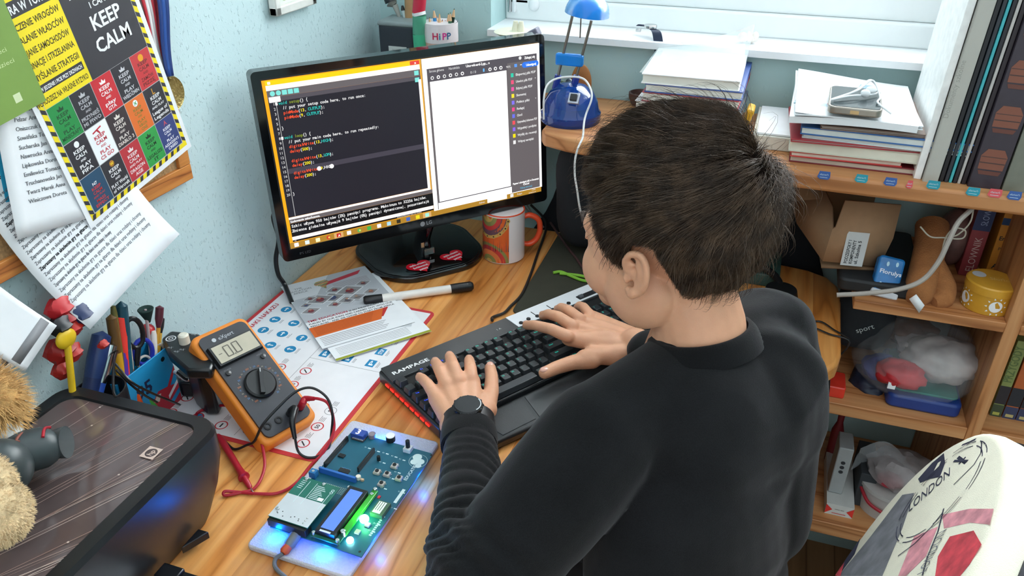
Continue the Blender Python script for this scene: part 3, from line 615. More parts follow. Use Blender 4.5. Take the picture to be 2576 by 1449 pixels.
lc=pm('5a564e'); seg7(-.016,.040,.008,.016,'abcdef',lc); seg7(-.003,.040,.008,.016,'abcdef',lc); m.pdisc(-.0055,.040,.001,lc); m.pline(-.026,.048,-.021,.048,.001,lc); m.build('display',t)
m=MB(); m.lathe([(.0215,.0),(.0215,.004),(.019,.006),(.0,.006)],BLK,36,c=(0,-.012,.002)); m.box((0,-.012,.010),(.0062,.036,.008),BLK,R=Matrix.Rotation(-.5,3,'Z')); m.box((.0085*math.sin(.5)+.002,-.012+.014,.0145),(.001,.006,.0006),WHT,R=Matrix.Rotation(-.5,3,'Z')); m.build('dial',t,bevel=.001)
for x in (-.027,.027): m=MB(); m.lathe([(.0036,0),(.0036,.002),(.0,.0028)],BLK,16,c=(x,.0215,.002)); m.build('button',t)
for x in (-.026,-.009,.009,.026):
    m=MB(); m.lathe([(.0052,-.001),(.0052,.0012),(.003,.0012),(.003,-.0005),(0,-.0005)],mat('050506',.6),20,c=(x,-.068,.002)); m.build('jack',t)
m=MB(); m.box((0,.004,-.045),(.05,.085,.003),BLKM,R=Matrix.Rotation(math.radians(-58),3,'X')); o=m.build('stand',t,bevel=.002); o.location=(0,.03,-.026)
def mw(x,y,z): return FMm@V((x,y,z))
# plugs and leads
def lead(nm,lab,pts,mt,r,plug,plugm,cat='cable',probe=None):
    t=thing(nm,lab,cat,pts[0]); o0=pts[0]
    m=MB(); m.tube([p-o0 for p in pts],r,mt,8,smooth=7); m.build('lead_wire',t)
    m=MB(); m.tube([p-o0 for p in plug],[.0046,.0052,.0050,.0042,.0028],plugm,12,smooth=3); m.build('plug',t)
    if probe:
        a,b=probe; d=(b-a); m=MB(); q=d.to_track_quat('Z','Y').to_matrix(); L=d.length
        m.lathe([(.0018,-.006),(.0038,.0),(.0046,.01),(.0042,L*.55),(.0052,L*.66),(.0072,L*.70),(.0072,L*.72),(.0042,L*.73),(.003,L*.88),(.001,L*.9)],plugm,16,c=a-o0,R=q); m.build('probe_handle',t)
        m=MB(); m.lathe([(.0009,L*.88),(.0009,L*.98),(.0,L)],CHROME,8,c=a-o0,R=q); m.build('probe_tip',t)
    return t
RC=mat('b0182c',.4); 
z=D+.003
rp=[mw(.026,-.068,.004),mw(.026,-.068,.020),mw(.026,-.064,.026)]
lead('test_lead','red test lead with pointed probe lying on the desk','',RC,.002,None,None) if 0 else None
P_=lambda x,y,z:PZ(x,y,z)
lead('test_lead','red multimeter lead whose pointed probe lies beside the black printer',
 [P_(768,1003,.79),P_(800,1003,.795),P_(825,1015,.79),P_(838,1050,.775),P_(838,1090,.76),P_(812,1140,.748),P_(782,1170,z),P_(745,1215,z),P_(700,1240,z),P_(650,1242,z),P_(600,1238,z),P_(566,1236,z+.003),P_(566,1246,z),P_(600,1240,z),P_(640,1228,z),P_(662,1190,z+.004),P_(665,1150,z+.01),P_(650,1090,z+.02),P_(615,1035,z+.03),P_(560,1020,z+.012),P_(500,1036,z),P_(500,1060,z),P_(552,1100,z+.004)],RC,.002,
 [mw(.026,-.068,.002),mw(.026,-.068,.012),mw(.026,-.0675,.019),P_(768,1003,.79),P_(790,1003,.794)],RC,probe=(P_(553,1100,z+.006),P_(640,1244,D+.0035)))
lead('test_lead','black multimeter lead curling from the right jack over the sign sheet',
 [P_(742,1102,.764),P_(750,1135,.748),P_(770,1150,z),P_(800,1148,z),P_(826,1128,z+.005),P_(834,1085,.76),P_(836,1040,.785),P_(822,1000,.80),P_(785,976,.81),P_(745,985,.81),P_(700,1025,.80),P_(660,1070,.785),P_(640,1110,.76),P_(620,1120,.75),P_(590,1130,z),P_(565,1110,z)],mat('17171a',.45),.0017,
 [mw(.009,-.068,.002),mw(.009,-.068,.012),mw(.011,-.070,.018),P_(735,1060,.782),P_(742,1104,.764)],BLK)
# ---------------------------------------------------------------- foam sheet and development board
FO=[PZ(882,1060,.748),PZ(1108,1118,.748),PZ(905,1452,.748),PZ(645,1368,.748)]
cx=(.299,-.744)
m=MB(); fw,fh=.132,.236
def fm(u,v): return V((u*fw,-v*fh,0))
m.prism(rrect(fw,fh,.006,4,fw/2,-fh/2),0,.008,mat('dfe0ea',.8,noise_amt=.06,nscale=300,bump=.6,bscale=500,trans=.25,sss=.3)); o=m.build('foam_sheet',bevel=.002); o.matrix_world=Matrix.Translation((.3005,-.7475,D))@Matrix.Rotation(math.radians(-1.5),4,'Z'); tag(o,'thin white foam sheet lying under the green-blue circuit board','foam sheet')
BT=D+.0185
a=PZ(885,1085,BT); b=PZ(1092,1142,BT); c=PZ(690,1300,BT); d_=PZ(913,1402,BT); print('board',a,b,c,d_)
BW,BH=.118,.168
ux=(b-a).normalized(); FB=frame(a,ux,n=(0,0,1))
t=thing('circuit_board','blue-green development board with glowing LEDs and small display on foam','circuit board',FB)
PCB=mat('1a5a6e',.35,noise_amt=.05); GRN=mat('1f6a5a',.35)
def toL(x,y,z=BT):
    p=FB.inverted()@PZ(x,y,z); return p.x,p.y
bx1,by1=toL(913,1402); bxL,byL=toL(690,1300); print('boardL',bx1,by1,bxL,byL)
BW=(BW+bx1)/2 if bx1>.05 else BW; BH=-by1
m=MB(); m.prism([(0,-BH),(BW,-BH),(BW,-.003),(BW-.003,0),(.003,0),(0,-.003)],-.0017,0,PCB); m.F=Matrix.Identity(4)
SK=pm('c8dcdc')
def lp(x,y,z=None): return toL(x,y,z or BT)
random.seed(9)
def stxt(s,x,y,h,rot=0,b=0): X,Y=lp(x,y); m.ptext(s,X,Y,h,SK,b,rot=rot,lift=True)
# silk screen: cloud logo, words, outlines
for (x,y,r) in ((1050,1150,.006),(1058,1162,.005),(1042,1162,.005),(1052,1172,.004)): X,Y=lp(x,y); m.pdisc(X,Y,r,SK)
X,Y=lp(1052,1160); m.pring(X,Y,.0115,.0119,SK)
stxt('EDUCATION',1022,1210,.006,PI/2+.0,1)
for (x,y) in ((925,1128),(948,1136),(970,1142),(992,1150),(1012,1158),(962,1165),(985,1205),(965,1230),(1000,1190),(960,1300),(948,1320),(935,1338),(968,1278),(1010,1240),(990,1280)): X,Y=lp(x,y); m.prect(X,Y,X+.004,Y+.0016,SK); m.ptext('R1',X-.005,Y,.003,SK)
X,Y=lp(1005,1248); m.prect(X-.002,Y-.012,X+.002,Y+.012,SK)
for i in range(10):
    X,Y=lp(965,1300); m.prect(X-.002,Y-.004-i*.003,X+.001,Y-.002-i*.003,SK)
for (x,y) in ((890,1088),(1085,1145),(905,1388)): X,Y=lp(x,y); m.pdisc(X,Y,.0016,BLK)
X,Y=lp(840,1225)
for i in range(5):
    for j in range(14): m.pdisc(X-.012+j*.0024,Y-i*.0024+.002,.0007,pm('b0b8a0'),8,lift=(i==0 and j==0))
m.build('printed_board',t,bevel=.0003)
def comp(nm,x,y,fn,z=0,rot=0,lab=None,zz=None):
    X,Y=toL(x,y,(zz or BT)); m=MB(); fn(m); o=m.build(nm,t,bevel=.0003,seg=1); o.location=(X,Y,z); o.rotation_euler.z=rot
    if lab: o['label']=lab
    return o
CH=BLKM
comp('sd_module',905,1102,lambda m:(m.box((0,0,.001),(.018,.013,.002),pm('3a3c3e')),m.box((0,.005,.0035),(.017,.006,.007),pm('2a5aa8')),[m.box((-.007+i*.002,-.002,.0024),(.001,.008,.0008),pm('b8bcc0')) for i in range(8)]))
def dig3(m):
    m.box((0,0,.004),(.019,.012,.008),pm('2a4a9a'))
    m.F=Matrix.Translation((0,0,.0082)); m.ptext('3',-.0005,-.004,.0125,mat('ffffff',.4,emit=1.2),1,'c',rot=PI/2*0+.0)
comp('digit_display',903,1090,dig3,zz=BT+.006)
comp('microphone',937,1100,lambda m:m.lathe([(.0048,0),(.0048,.006),(.004,.0065),(.0038,.0058),(0,.0058)],pm('8a8088'),20))
comp('buzzer',983,1108,lambda m:(m.lathe([(.0062,0),(.0062,.008)],BLK,24),m.lathe([(.0062,.008),(.0058,.009),(0,.009)],pm('e4e4e4'),24)))
def pot(m): m.box((0,0,.003),(.010,.010,.006),pm('c8ccd0')); m.cyl((0,0,.006),(0,0,.017),.0028,.0028,BLK)
comp('potentiometer',1027,1134,pot)
comp('transistor',953,1158,lambda m:(m.cyl((0,0,0),(0,0,.007),.0024,.0024,BLK)))
for i,(x,y) in enumerate(((993,1175),(949,1190),(974,1196),(1004,1206),(960,1220))):
    comp('push_button',x,y,lambda m:(m.box((0,0,.0018),(.0078,.0078,.0036),pm('b8b2aa')),m.cyl((0,0,.0036),(0,0,.0052),.0024,.0024,BLK),[m.box((sx*.0046,sy*.0026,.0006),(.0016,.001,.001),CHROME) for sx in (-1,1) for sy in (-1,1)]),rot=.02)
comp('pin_header',847,1142,lambda m:(m.box((0,0,.004),(.0026,.055,.008),BLK)),rot=0.0)
comp('pin_header',922,1163,lambda m:(m.box((0,0,.004),(.0026,.040,.008),BLK)))
comp('pin_header',850,1200,lambda m:(m.box((0,0,.004),(.052,.0034,.008),pm('2a68b0'))),lab='blue pin header')
comp('terminal_block',790,1198,lambda m:(m.box((0,0,.0045),(.009,.008,.009),pm('2270a8')),m.cyl((0,0,.009),(0,0,.0095),.002,.002,CHROME)),lab='blue terminal block')
comp('chip',866,1187,lambda m:(m.box((0,0,.0015),(.014,.007,.0024),BLK),[m.box((-.006+i*.002,s_*.0045,.0006),(.0007,.003,.0008),CHROME) for i in range(7) for s_ in (-1,1)]))
comp('chip',860,1148,lambda m:(m.box((0,0,.0012),(.009,.006,.002),BLK)))
comp('temperature_sensor',958,1287-0,lambda m:(m.box((0,0,.003),(.016,.022,.006),pm('46604a')),m.box((-.001,0,.0064),(.010,.018,.0008),pm('f0f4f0')),[m.box((-.004+i*.0028,.0015,.0069),(.0009,.014,.0004),pm('46604a')) for i in range(3)]))
comp('capacitor',902,1205,lambda m:(m.lathe([(.0032,0),(.0032,.005),(0,.0052)],pm('e0d8c8'),16)))
comp('capacitor',912,1210,lambda m:(m.box((0,0,.0016),(.004,.003,.0032),pm('c8a888'))))
comp('jumper',954,1252,lambda m:(m.box((0,0,.001),(.0032,.004,.002),pm('d02838'))),lab='red jumper')
comp('photo_sensor',925,1322,lambda m:(m.box((0,0,.0012),(.006,.006,.0024),pm('c8d0b0'))))
comp('photo_sensor',900,1340,lambda m:(m.box((0,0,.0012),(.006,.006,.0024),pm('b8c8a8'))))
def led(m,c,e,r): m.ball((0,0,r*.6),(r,r,r*.9),mat(c,.3,emit=e),16,10)
comp('green_led',917,1311,lambda m:led(m,'70ff9a',14,.0056),lab='glowing green LED')
comp('white_led',881,1363,lambda m:led(m,'b8fff4',12,.0042),lab='glowing white LED')
# LCD
def lcd(m):
    m.box((0,0,.004),(.036,.082,.0016),GRN); m.box((-.001,0,.0085),(.025,.074,.008),BLK); m.box((-.001,.0,.0127),(.0165,.064,.0006),mat('5a86ff',.4,emit=.95))
    m.box((.0105 if 0 else -.001,-.036,.0127),(.014,.0025,.0006),pm('d8e0f0'))
    for sx in (-1,1):
        for sy in (-1,1): m.cyl((sx*.0155,sy*.038,.0),(sx*.0155,sy*.038,.009),.0022,.0022,CHROME,12)
Zl=BT+.012
X,Y=toL(863,1283,Zl); m=MB(); lcd(m); o=m.build('lcd_display',t,bevel=.0005); o.location=(X,Y,0)
X2,Y2=toL(905,1288,BT+.006); m=MB(); m.box((0,0,.0055),(.0075,.074,.004),mat('3a9a30',.15,noise_amt=.02)); m.cyl((.0,.036,.003),(.0,.036,.011),.0026,.0026,CHROME,12); m.cyl((.0,-.036,.003),(.0,-.036,.012),.0032,.0032,CHROME,12); m.build('acrylic_strip',t,bevel=.0008).location=(X2,Y2,0)
# plug-in controller board (upside down, white lower half)
Zc=BT+.0135
A=toL(756,1208,Zc);
def ctrl(m):
    w,h=.0525,.068; m.box((0,0,0),(w,h,.0016),GRN); m.box((0,-h/2-.002+.004,-.006),(w*.96,.012,.010),BLK); m.F=Matrix.Translation((0,0,.0009))
    m.prect(-w/2,-h/2,w/2,.004,pm('c6ccd0',.4)); m.pline(-.012,.030,-.012,-.006,.0007,SK); m.pline(-.002,.030,-.002,-.006,.0007,SK); m.pline(.021,.020,.021,-.006,.0007,SK)
    for i in range(9): m.prect(.000,.026-i*.0025,.010+.002*(i%3),.027-i*.0025,SK,lift=(i==0))
    for i in range(5): m.prect(-.022,.028-i*.003,-.016,.029-i*.003,SK,lift=(i==0))
    m.pring(.0215,.026,.0012,.002,SK); m.pring(.0215,.0225,.0012,.002,SK); m.ppoly([(.012,.006),(.019,.006),(.019,.011),(.012,.011)],WHT)
    for i in range(9): m.pdisc(-.020+random.random()*.042,-.030+random.random()*.008,.0008,INK,8)
    for sx,sy in ((-.018,.031),(.006,.031),(-.022,-.022)): m.cyl((sx,sy,.0008),(sx,sy,.003),.0026,.002,CHROME,12)
    for i in range(3): m.cyl((.018,-.030+i*.004,.0008),(.018,-.030+i*.004,.0018),.0012,.0008,CHROME,8)
X,Y=toL(767,1262,Zc); m=MB(); ctrl(m); o=m.build('controller_board',t,bevel=.0003); o.location=(X,Y,.0135)
# glow strips beneath
def glow(x,y,sx,sy,c=(0.0,.10,1),p=.4):
    l=bpy.data.lights.new('underglow','AREA'); l.shape='RECTANGLE'; l.size=sx; l.size_y=sy; l.energy=p; l.color=c; o=bpy.data.objects.new('underglow',l); SC.collection.objects.link(o); o.parent=t; o.location=(x,y,-.002); return o
GL=mat('1030ff',.4,emit=9)
for (x,y,sx,sy) in ((.010,-BH+.006,.016,.003),(.055,-BH+.006,.05,.003),(BW-.004,-.045,.003,.022),(BW-.004,-BH+.03,.003,.04),(BW-.02,-BH+.005,.02,.003)):
    m=MB(); m.box((x,y,-.003),(sx,sy,.002),GL); o=m.build('light_strip',t); glow(x,y,sx,sy)
for q in ((.01,-BH-.004),(.075,-BH-.004),(BW+.004,-.04),(BW+.004,-BH+.03),(.04,.006)):
    l=bpy.data.lights.new('strip_glow','POINT'); l.energy=.05; l.color=(.0,.16,1); l.shadow_soft_size=.004; o=bpy.data.objects.new('strip_glow',l); SC.collection.objects.link(o); o.parent=t; o.location=(q[0],q[1],-.001)
l=bpy.data.lights.new('green_glow','POINT'); l.energy=.03; l.color=(.1,1,.25); l.shadow_soft_size=.004; o=bpy.data.objects.new('green_glow',l); SC.collection.objects.link(o); o.parent=t; X,Y=toL(917,1311); o.location=(X,Y,.012)
# USB cable
t=thing('usb_cable','grey USB cable plugged into the circuit board','cable',PZ(745,1340,D+.012)); o0=PZ(745,1340,D+.012)
a=PZ(757,1328,BT+.002); b=PZ(712,1392,D+.012); d=b-a; q=d.to_track_quat('Z','Y').to_matrix(); L=d.length
m=MB(); m.box(a-o0-d.normalized()*.004,(.0115,.006,.012),CHROME,R=q); m.build('connector',t,bevel=.0005)
m=MB(); m.lathe([(.004,.0),(.0068,.002),(.0068,L*.62),(.0052,L*.75)],mat('6a6e70',.5),12,c=a-o0,R=q); m.build('plug_body',t)
m=MB(); m.lathe([(.0055,L*.74),(.0055,L*.92),(.0036,L)],mat('c0502a',.5),12,c=a-o0,R=q); m.build('strain_relief',t)['label']='orange ring at the cable end of the plug'
m=MB(); m.tube([p-o0 for p in (b,PZ(694,1405,D+.008),PZ(692,1425,D+.004),PZ(712,1447,D+.004),PZ(770,1490,D+.004))],.0024,mat('6a6e70',.5),8,smooth=6); m.build('wire',t)
# ================================================================ LEFT WALL
def wsheet(name,label,cat,BL,BR,X,w,h,draw,curl=0,col=None,lean=0,right=False):
    a=PX(*BL,X+curl); b=PX(*BR,X+curl); a.x-=curl; b.x-=curl; u=(Matrix.Rotation(math.radians(lean),3,'X')@(b-a)).normalized(); a=b-u*w if right else a; n=V((1,0,0)); v=n.cross(u); M=frame(a,u,v)
    m=MB(); m.box((w/2,h/2,-.0003),(w,h,.0005),col or PAPER)
    if curl: 
        m=MB(); m.grid(lambda p,q:V((p*w,q*h,curl*(1-q)**3.5+.1*curl*(p-.5)**2)),10,16,col or PAPER)
    if draw: m.F=Matrix.Translation((0,0,.0001)); draw(m,w,h)
    if curl:
        for i in range(len(m.v)):
            p=m.v[i]; k=11*17
            if i>=k: q=p.y/h; m.v[i]=V((p.x,p.y,p.z+curl*(1-q)**3.5+.1*curl*(p.x/w-.5)**2+.0003))
    o=m.build(name,solid=.0004 if curl else 0); o.matrix_world=M; return tag(o,label,cat)
# pin board
t=thing('pin_board','cork pin board with orange wooden frame behind the wall papers','pin board',(.001,-.93,1.03))
m=MB(); m.box((.004,0,.21),(.006,.56,.42),mat('b08a60',.9,noise_amt=.3,nscale=300)); m.build('cork',t)
FRW=wood('board_frame','d8904a','c0743a','94562a','y',.45,1.5)
for c,s in (((.006,0,0),(.012,.60,.022)),((.006,0,.42),(.012,.60,.022)),((.0062,.289,.21),(.0118,.022,.397)),((.0062,-.289,.21),(.0118,.022,.397))):
    m=MB(); m.box(c,s,FRW); m.build('frame_strip',t,bevel=.001)
YEL=pm('f0d818'); DK=pm('35343a'); 
def poster(m,w,h):
    bl,t0,t1,r1=.007,.007,.0135,w-.007
    # hazard border
    m.prect(bl,t0,r1,h-.007,YEL); n=26
    def strip(x0,y0,x1,y1):
        L=math.hypot(x1-x0,y1-y0); k=int(L/.0125); hz=(y0==y1)
        for i in range(k):
            a=i*L/k; 
            if hz: m.ppoly([(x0+a,y0),(x0+a+.0055,y0),(x0+a+.0085,y0+.0062),(x0+a+.003,y0+.0062)],DK)
            else: m.ppoly([(x0,y0+a+.004),(x0+.0062,y0+a),(x0+.0062,y0+a+.0055),(x0,y0+a+.0095)],DK)
    m.prect(bl+.0062,t0+.0062,r1-.0062,h-.013,pm('b8b8b8'))
    strip(bl,t0,r1-.01,t0); strip(bl,t0+.006,bl,h-.02); strip(r1-.0062,t0+.006,r1-.0062,h-.02)
    x0,x1=bl+.007,r1-.007; cw=(x1-x0)/5; y0=t0+.007; ch=.0455
    cells=[[('234a66',['N7','KEEP','CALM','AND PLAY','MASS','EFFECT'],'c83030'),('2f2e34',['KEEP','CALM','AND','PLAY World','of Warcraft'],'e8e8e8'),('b8323a',['KEEP','CALM','AND PLAY','DRAGON','AGE'],'e8d8d8'),('2f9a48',['KEEP','CALM','AND','LEGALIZE','IT'],'1c3a24'),('34427a',['KEEP','CALM','AND','PLAY',"ASSASSIN'S",'CREED'],'e8e8f0')],
    [('2f2e34',['KEEP','CALM','AND','PLAY','FIFA'],'f0f0f0'),('eef0f2',['KEEP','CALM','AND','PLAY','CS GO'],'c02838'),('3a3034',['KEEP','CALM','AND','PLAY','DIABLO 3'],'e0d8d0'),('e0702c',['KEEP','CALM','AND','PLAY','XBOX','ONE'],'7a7a30'),('2f2e34',['KEEP','CALM','AND PLAY','League of','Legends'],'e8e8e8')],
    [('1f8a44',['KEEP','CALM','AND','PLAY','MINECRAFT'],'1a4a2a'),('2f2e34',['KEEP','CALM','AND','PRZYNIEŚ','MI PIWO'],'b8b8bc'),('c82a34',['KEEP','CALM','AND','play','GTA'],'f0e8e8'),('2f2e34',['KEEP','CALM','AND','PLAY','WIEDŹMIN'],'c8c8cc'),('c8383c',['KEEP','CALM','AND','ZAMÓW','PIZZĘ'],'702a2a')]]
    for r_,row in enumerate(cells):
        for c_,(bg_,tx,fg) in enumerate(row):
            X,Y=x0+c_*cw,y0+r_*ch; m.prect(X+.0004,Y+.0004,X+cw-.0004,Y+ch-.0004,pm(bg_)); f=pm(fg)
            cx=X+cw/2; cy=Y+ch-.008
            # small crown / emblem
            if tx[0]!='N7':
                if (r_,c_) in((1,0),): m.pdisc(cx,cy+.001,.0038,f)
                elif (r_,c_)==(1,1): m.pline(cx-.008,cy,cx+.007,cy+.003,.0018,f); m.ppoly([(cx-.002,cy+.001),(cx+.002,cy-.005),(cx+.003,cy-.003),(cx+.001,cy+.001)],f)
                elif (r_,c_)==(1,3): m.pdisc(cx,cy+.001,.0042,WHT); m.pline(cx-.002,cy-.001,cx+.002,cy+.003,.001,pm('2f9a48')); m.pline(cx-.002,cy+.003,cx+.002,cy-.001,.001,pm('2f9a48'))
                elif (r_,c_)==(1,4): m.ptext('L',cx,cy-.003,.011,pm('c8902a'),1,'c')
                elif (r_,c_)==(0,1): m.pdisc(cx,cy+.001,.004,pm('a8702a')); m.ptext('W',cx,cy-.001,.005,YEL,1,'c')
                elif (r_,c_)==(0,4): m.ppoly([(cx,cy+.005),(cx-.0035,cy-.003),(cx-.0015,cy-.001),(cx,cy+.001),(cx+.0015,cy-.001),(cx+.0035,cy-.003)],pm('c85060'))
                elif (r_,c_)==(2,4): m.pdisc(cx,cy,.0045,pm('e8a020'))
                else: m.ppoly([(cx-.004,cy-.002),(cx+.004,cy-.002),(cx+.005,cy+.002),(cx+.002,cy+.0005),(cx,cy+.004),(cx-.002,cy+.0005),(cx-.005,cy+.002)],f)
            k=len(tx); lh=(ch-.014)/k
            for i,l in enumerate(tx):
                sm=l in('AND','AND PLAY'); hh=min(lh*(1.0 if not sm else .65),.0085); wd=None
                m.ptext(l,cx,Y+ch-.0125-lh*(i+1)+lh*.35+ (0 if not sm else .001),hh*.98,f if l!='N7' else WHT,1,'c',wid=min(cw*.84,len(l)*hh*.72))
    # upper blocks
    ym=y0+3*ch; xm=x0+2.15*cw; yt=h-.013
    m.prect(x0,ym,xm,yt,YEL); m.prect(xm,ym,x1,yt,DK)
    xr=(xm+x1)/2+.004
    for l,y,hh in (('I AM',.108,.019),('A GAMER',.088,.0185),("I CAN'T",.0705,.0095),('KEEP',.047,.0225),('CALM',.022,.0225)): m.ptext(l,xr,ym+y,hh,WHT,1,'c')
    m.ptext('UWAGA!',x0+.002,ym+.125-.0,.024,INK,1,wid=.07)
    m.prect(x0,ym+.097,xm-.002,ym+.113,DK); m.ptext('GRA W TOKU ★'.replace('★',''),x0+.004,ym+.1005,.0125,WHT,1,wid=.060); m.ptext('★',xm-.012,ym+.1,.012,WHT,1)
    for i,l in enumerate(('NISZCZENIE WROGÓW','OBALANIE WŁADCÓW','ROZBIJANIE SAMOCHODÓW','KORONACJE I STRZELANINA','WYMYŚLANIE STRATEGII')): m.ptext(l,xm-.004,ym+.084-i*.0135,.0095,pm('4a4018'),1,'r',wid=min(.078,.0045*len(l)))
    m.prect(x0,ym+.0165,xm-.004,ym+.0255,DK); m.ptext('ZOSTAW JEDZENIE I PICIE PRZY DRZWIACH',xm-.006,ym+.0185,.006,WHT,1,'r',wid=.075); m.ptext('WCHODZISZ NA WŁASNE RYZYKO',xm-.003,ym+.005,.0085,pm('4a4018'),1,'r',wid=.080)
wsheet('poster','gamer poster with yellow and black hazard border on the left wall','poster',(235,560),(482,368),.027,.2,.283,poster,lean=1.5,right=True)
def leaf(m,w,h):
    m.prect(0,0,w,h,pm('7a9a48')); 
    random.seed(2)
    for i in range(14): m.ptext('lorem'*0+'informacje o wydarzeniu dla dzieci i rodziców w szkole'[:34+i%19],w*.12,h*.20+i*.0125,.0065,pm('c8d8a0'),0,wid=w*(.5+.3*random.random()))
    m.prect(w-.035,.012,w-.026,.021,pm('d0dcb0'))
wsheet('leaflet','green leaflet overlapping the left edge of the gamer poster','leaflet',(-150,398),(116,253),.034,.175,.25,leaf,right=True)
def names(m,w,h):
    for i in range(24): 
        y=.035+i*.0098
        if y<h-.02: m.ptext(('Winiczowa','Twarz Marek','Truchanowska','Emilewicz','Lipkowska','Nawrocka','Sucharska','Sowińska','Oniszczuk','Pelzar')[i%10]+(' Dorota',' Anna',' Jan',' Tomasz')[i%4],.022+.0*i,y,.0065,GR)
wsheet('name_list','white paper with a list of names beneath the green leaflet','paper',(45,603),(185,560),.022,.15,.26,names,curl=.004)
wsheet('paper','blank white paper peeking out under the name list','paper',(55,622),(170,590),.019,.14,.2,None)
wsheet('folder','turquoise blue sheet showing behind the name list','sheet',(41,642),(160,600),.0165,.16,.2,None,col=pm('1f9ac0'))
def letter(m,w,h):
    random.seed(11)
    m.ptext('Witamy Serdecznie',.018,h-.030,.0062,INK,1); m.ptext('Szanowni Państwo',.012,h-.018,.0055,GR)
    for i in range(19):
        y=h-.045-i*.0078; b=(i in (4,12)); x=.010
        ww=w-.03 if (i%5) else w*random.uniform(.35,.8)
        m.ptext('Zapraszamy na akademie gry na gitarze dla dzieci oraz rodziny i chcemy'[:70],x,y,.0058,pm('6a6a70') if not b else INK,b,wid=ww)
wsheet('letter','printed white letter hanging lowest on the blue wall above the pens','paper',(225,828),(433,607),.0155,.178,.215,letter,curl=.045)
def cz(m,w,h): m.prect(.004,.008,w-.002,.018,pm('8a8a8e'))
wsheet('paper','curled white paper with grey stripe at the lower left wall','paper',(62,935),(140,822),.030,.060,.19,cz,curl=.025)
wsheet('paper','small striped paper corner left of the curled paper','paper',(20,940),(60,890),.020,.04,.12,cz,curl=.006)
# medals
def medal(lab,top,mid,disc,cols,X,r=None):
    t=thing('medal',lab,'medal',PX(*disc,X),group=None); o0=PX(*disc,X); a=PX(*top,X+.004)-o0; b=PX(*mid,X+.004)-o0
    w=.011; 
    m=MB(); d=(b-a).normalized(); s=V((1,0,0)).cross(d).normalized()*w
    n=len(cols)
    for k,c in enumerate(cols):
        s0=s*(2*k/n-1); s1=s*(2*(k+1)/n-1)
        m.grid(lambda p,q:a+(b-a)*q+(s0+(s1-s0)*p)*(1-.35*q)+V((.002*math.sin(q*6),0,0)),1,12,pm(c,.45))
    m.build('ribbon',t,solid=.0008)
    if r:
        G=mat('b8a468',.35,.9,bump=.5,bscale=250); m=MB(); Rx=Matrix.Rotation(PI/2,3,'Y'); m.lathe([(0,-.0015),(r-.001,-.0015),(r,0),(r-.001,.0018),(r-.003,.0012),(0,.0022)],G,36,R=Rx); m.tube([b*.9,V((0,b.y*.5,b.z*.62)),V((0,0,r))],.0018,G,8); m.build('disc',t)
    return t
medal('gold medal on a blue and red ribbon hanging beside the poster','',(0,0),(0,0),[],.01) if 0 else None
medal('gold medal on a dark blue ribbon hanging beside the poster',(398,-70),(428,192),(432,236),['1c3a7a','26509a','1c3a7a'],.020,.0235)
medal('red and white medal ribbon between poster and blue ribbon',(352,-60),(412,178),(415,190),['c02a3a','e8e4e4','c8c0c0','b8303c'],.016)
medal('white and red medal ribbon at the poster edge',(332,-60),(385,140),(395,170),['d02838','ececec'],.012)
medal('blue and red patterned medal ribbon at the back',(376,-70),(415,170),(420,185),['28408a','c03040','28408a'],.012)
# picture frame
a=PX(683,42,.006); t=thing('picture_frame','white picture frame on the left wall at the top edge','picture frame',frame(a,(0,1,0),(0,0,1)))
FRM=mat('e4e2dc',.4)
for c,s in (((.06,.007,.004),(.12,.014,.014)),((.007,.08,.004),(.014,.16,.014)),((.113,.08,.004),(.014,.16,.014)),((.06,.153,.004),(.12,.014,.014))):
    m=MB(); m.box(c,s,FRM); m.build('frame_strip',t,bevel=.002)
m=MB(); m.box((.06,.08,.0),(.1,.14,.003),pm('dfe6da')); m.F=Matrix.Translation((0,0,.0016)); m.pdisc(.04,.03,.012,pm('9ab07a')); m.pdisc(.07,.05,.014,pm('c8b090')); m.build('picture',t)
# ================================================================ PRINTER
PT=.878; x0,x1,y1,y0=.036,.256,-.933,-1.40
t=thing('printer','black inkjet printer with glossy ray-patterned lid beside the board','printer',((x0+x1)/2,(y0+y1)/2,D))
PB=mat('17181b',.33,spec=.5,noise_amt=.04); cx,cy=(x0+x1)/2,(y0+y1)/2; W_,H_=x1-x0,y1-y0
m=MB(); b0=rrect(W_-.035,H_-.02,.025,7,-.012,-.004); b1=rrect(W_,H_,.026,7)
zs=[(.0,0.0),(.012,.0),(.10,1.0),(.125,1.0)]
rings=[]
for z,k in ((.002,0),(.01,.12),(.06,.7),(.10,1),(PT-D-.006,1)): rings.append([(p[0]+(q[0]-p[0])*k,p[1]+(q[1]-p[1])*k,z) for p,q in zip(b0,b1)])
n=len(b1); vs=[v for r_ in rings for v in r_]; fs=[(j*n+i,j*n+(i+1)%n,(j+1)*n+(i+1)%n,(j+1)*n+i) for j in range(4) for i in range(n)]+[tuple(range(n-1,-1,-1))]
m.add(vs,fs,PB)
lid=rrect(W_-.006,H_-.006,.024,7); top=rrect(W_-.036,H_-.034,.018,7)
N=n; vs=[(x,y,PT-D-.006) for x,y in b1]+[(x,y,PT-D) for x,y in lid]+[(x,y,PT-D) for x,y in top]+[(x*.995,y*.995,PT-D-.0035) for x,y in top]
m.add(vs,[(j*N+i,j*N+(i+1)%N,(j+1)*N+(i+1)%N,(j+1)*N+i) for j in range(3) for i in range(N)],PB); m.build('body',t,angle=50)
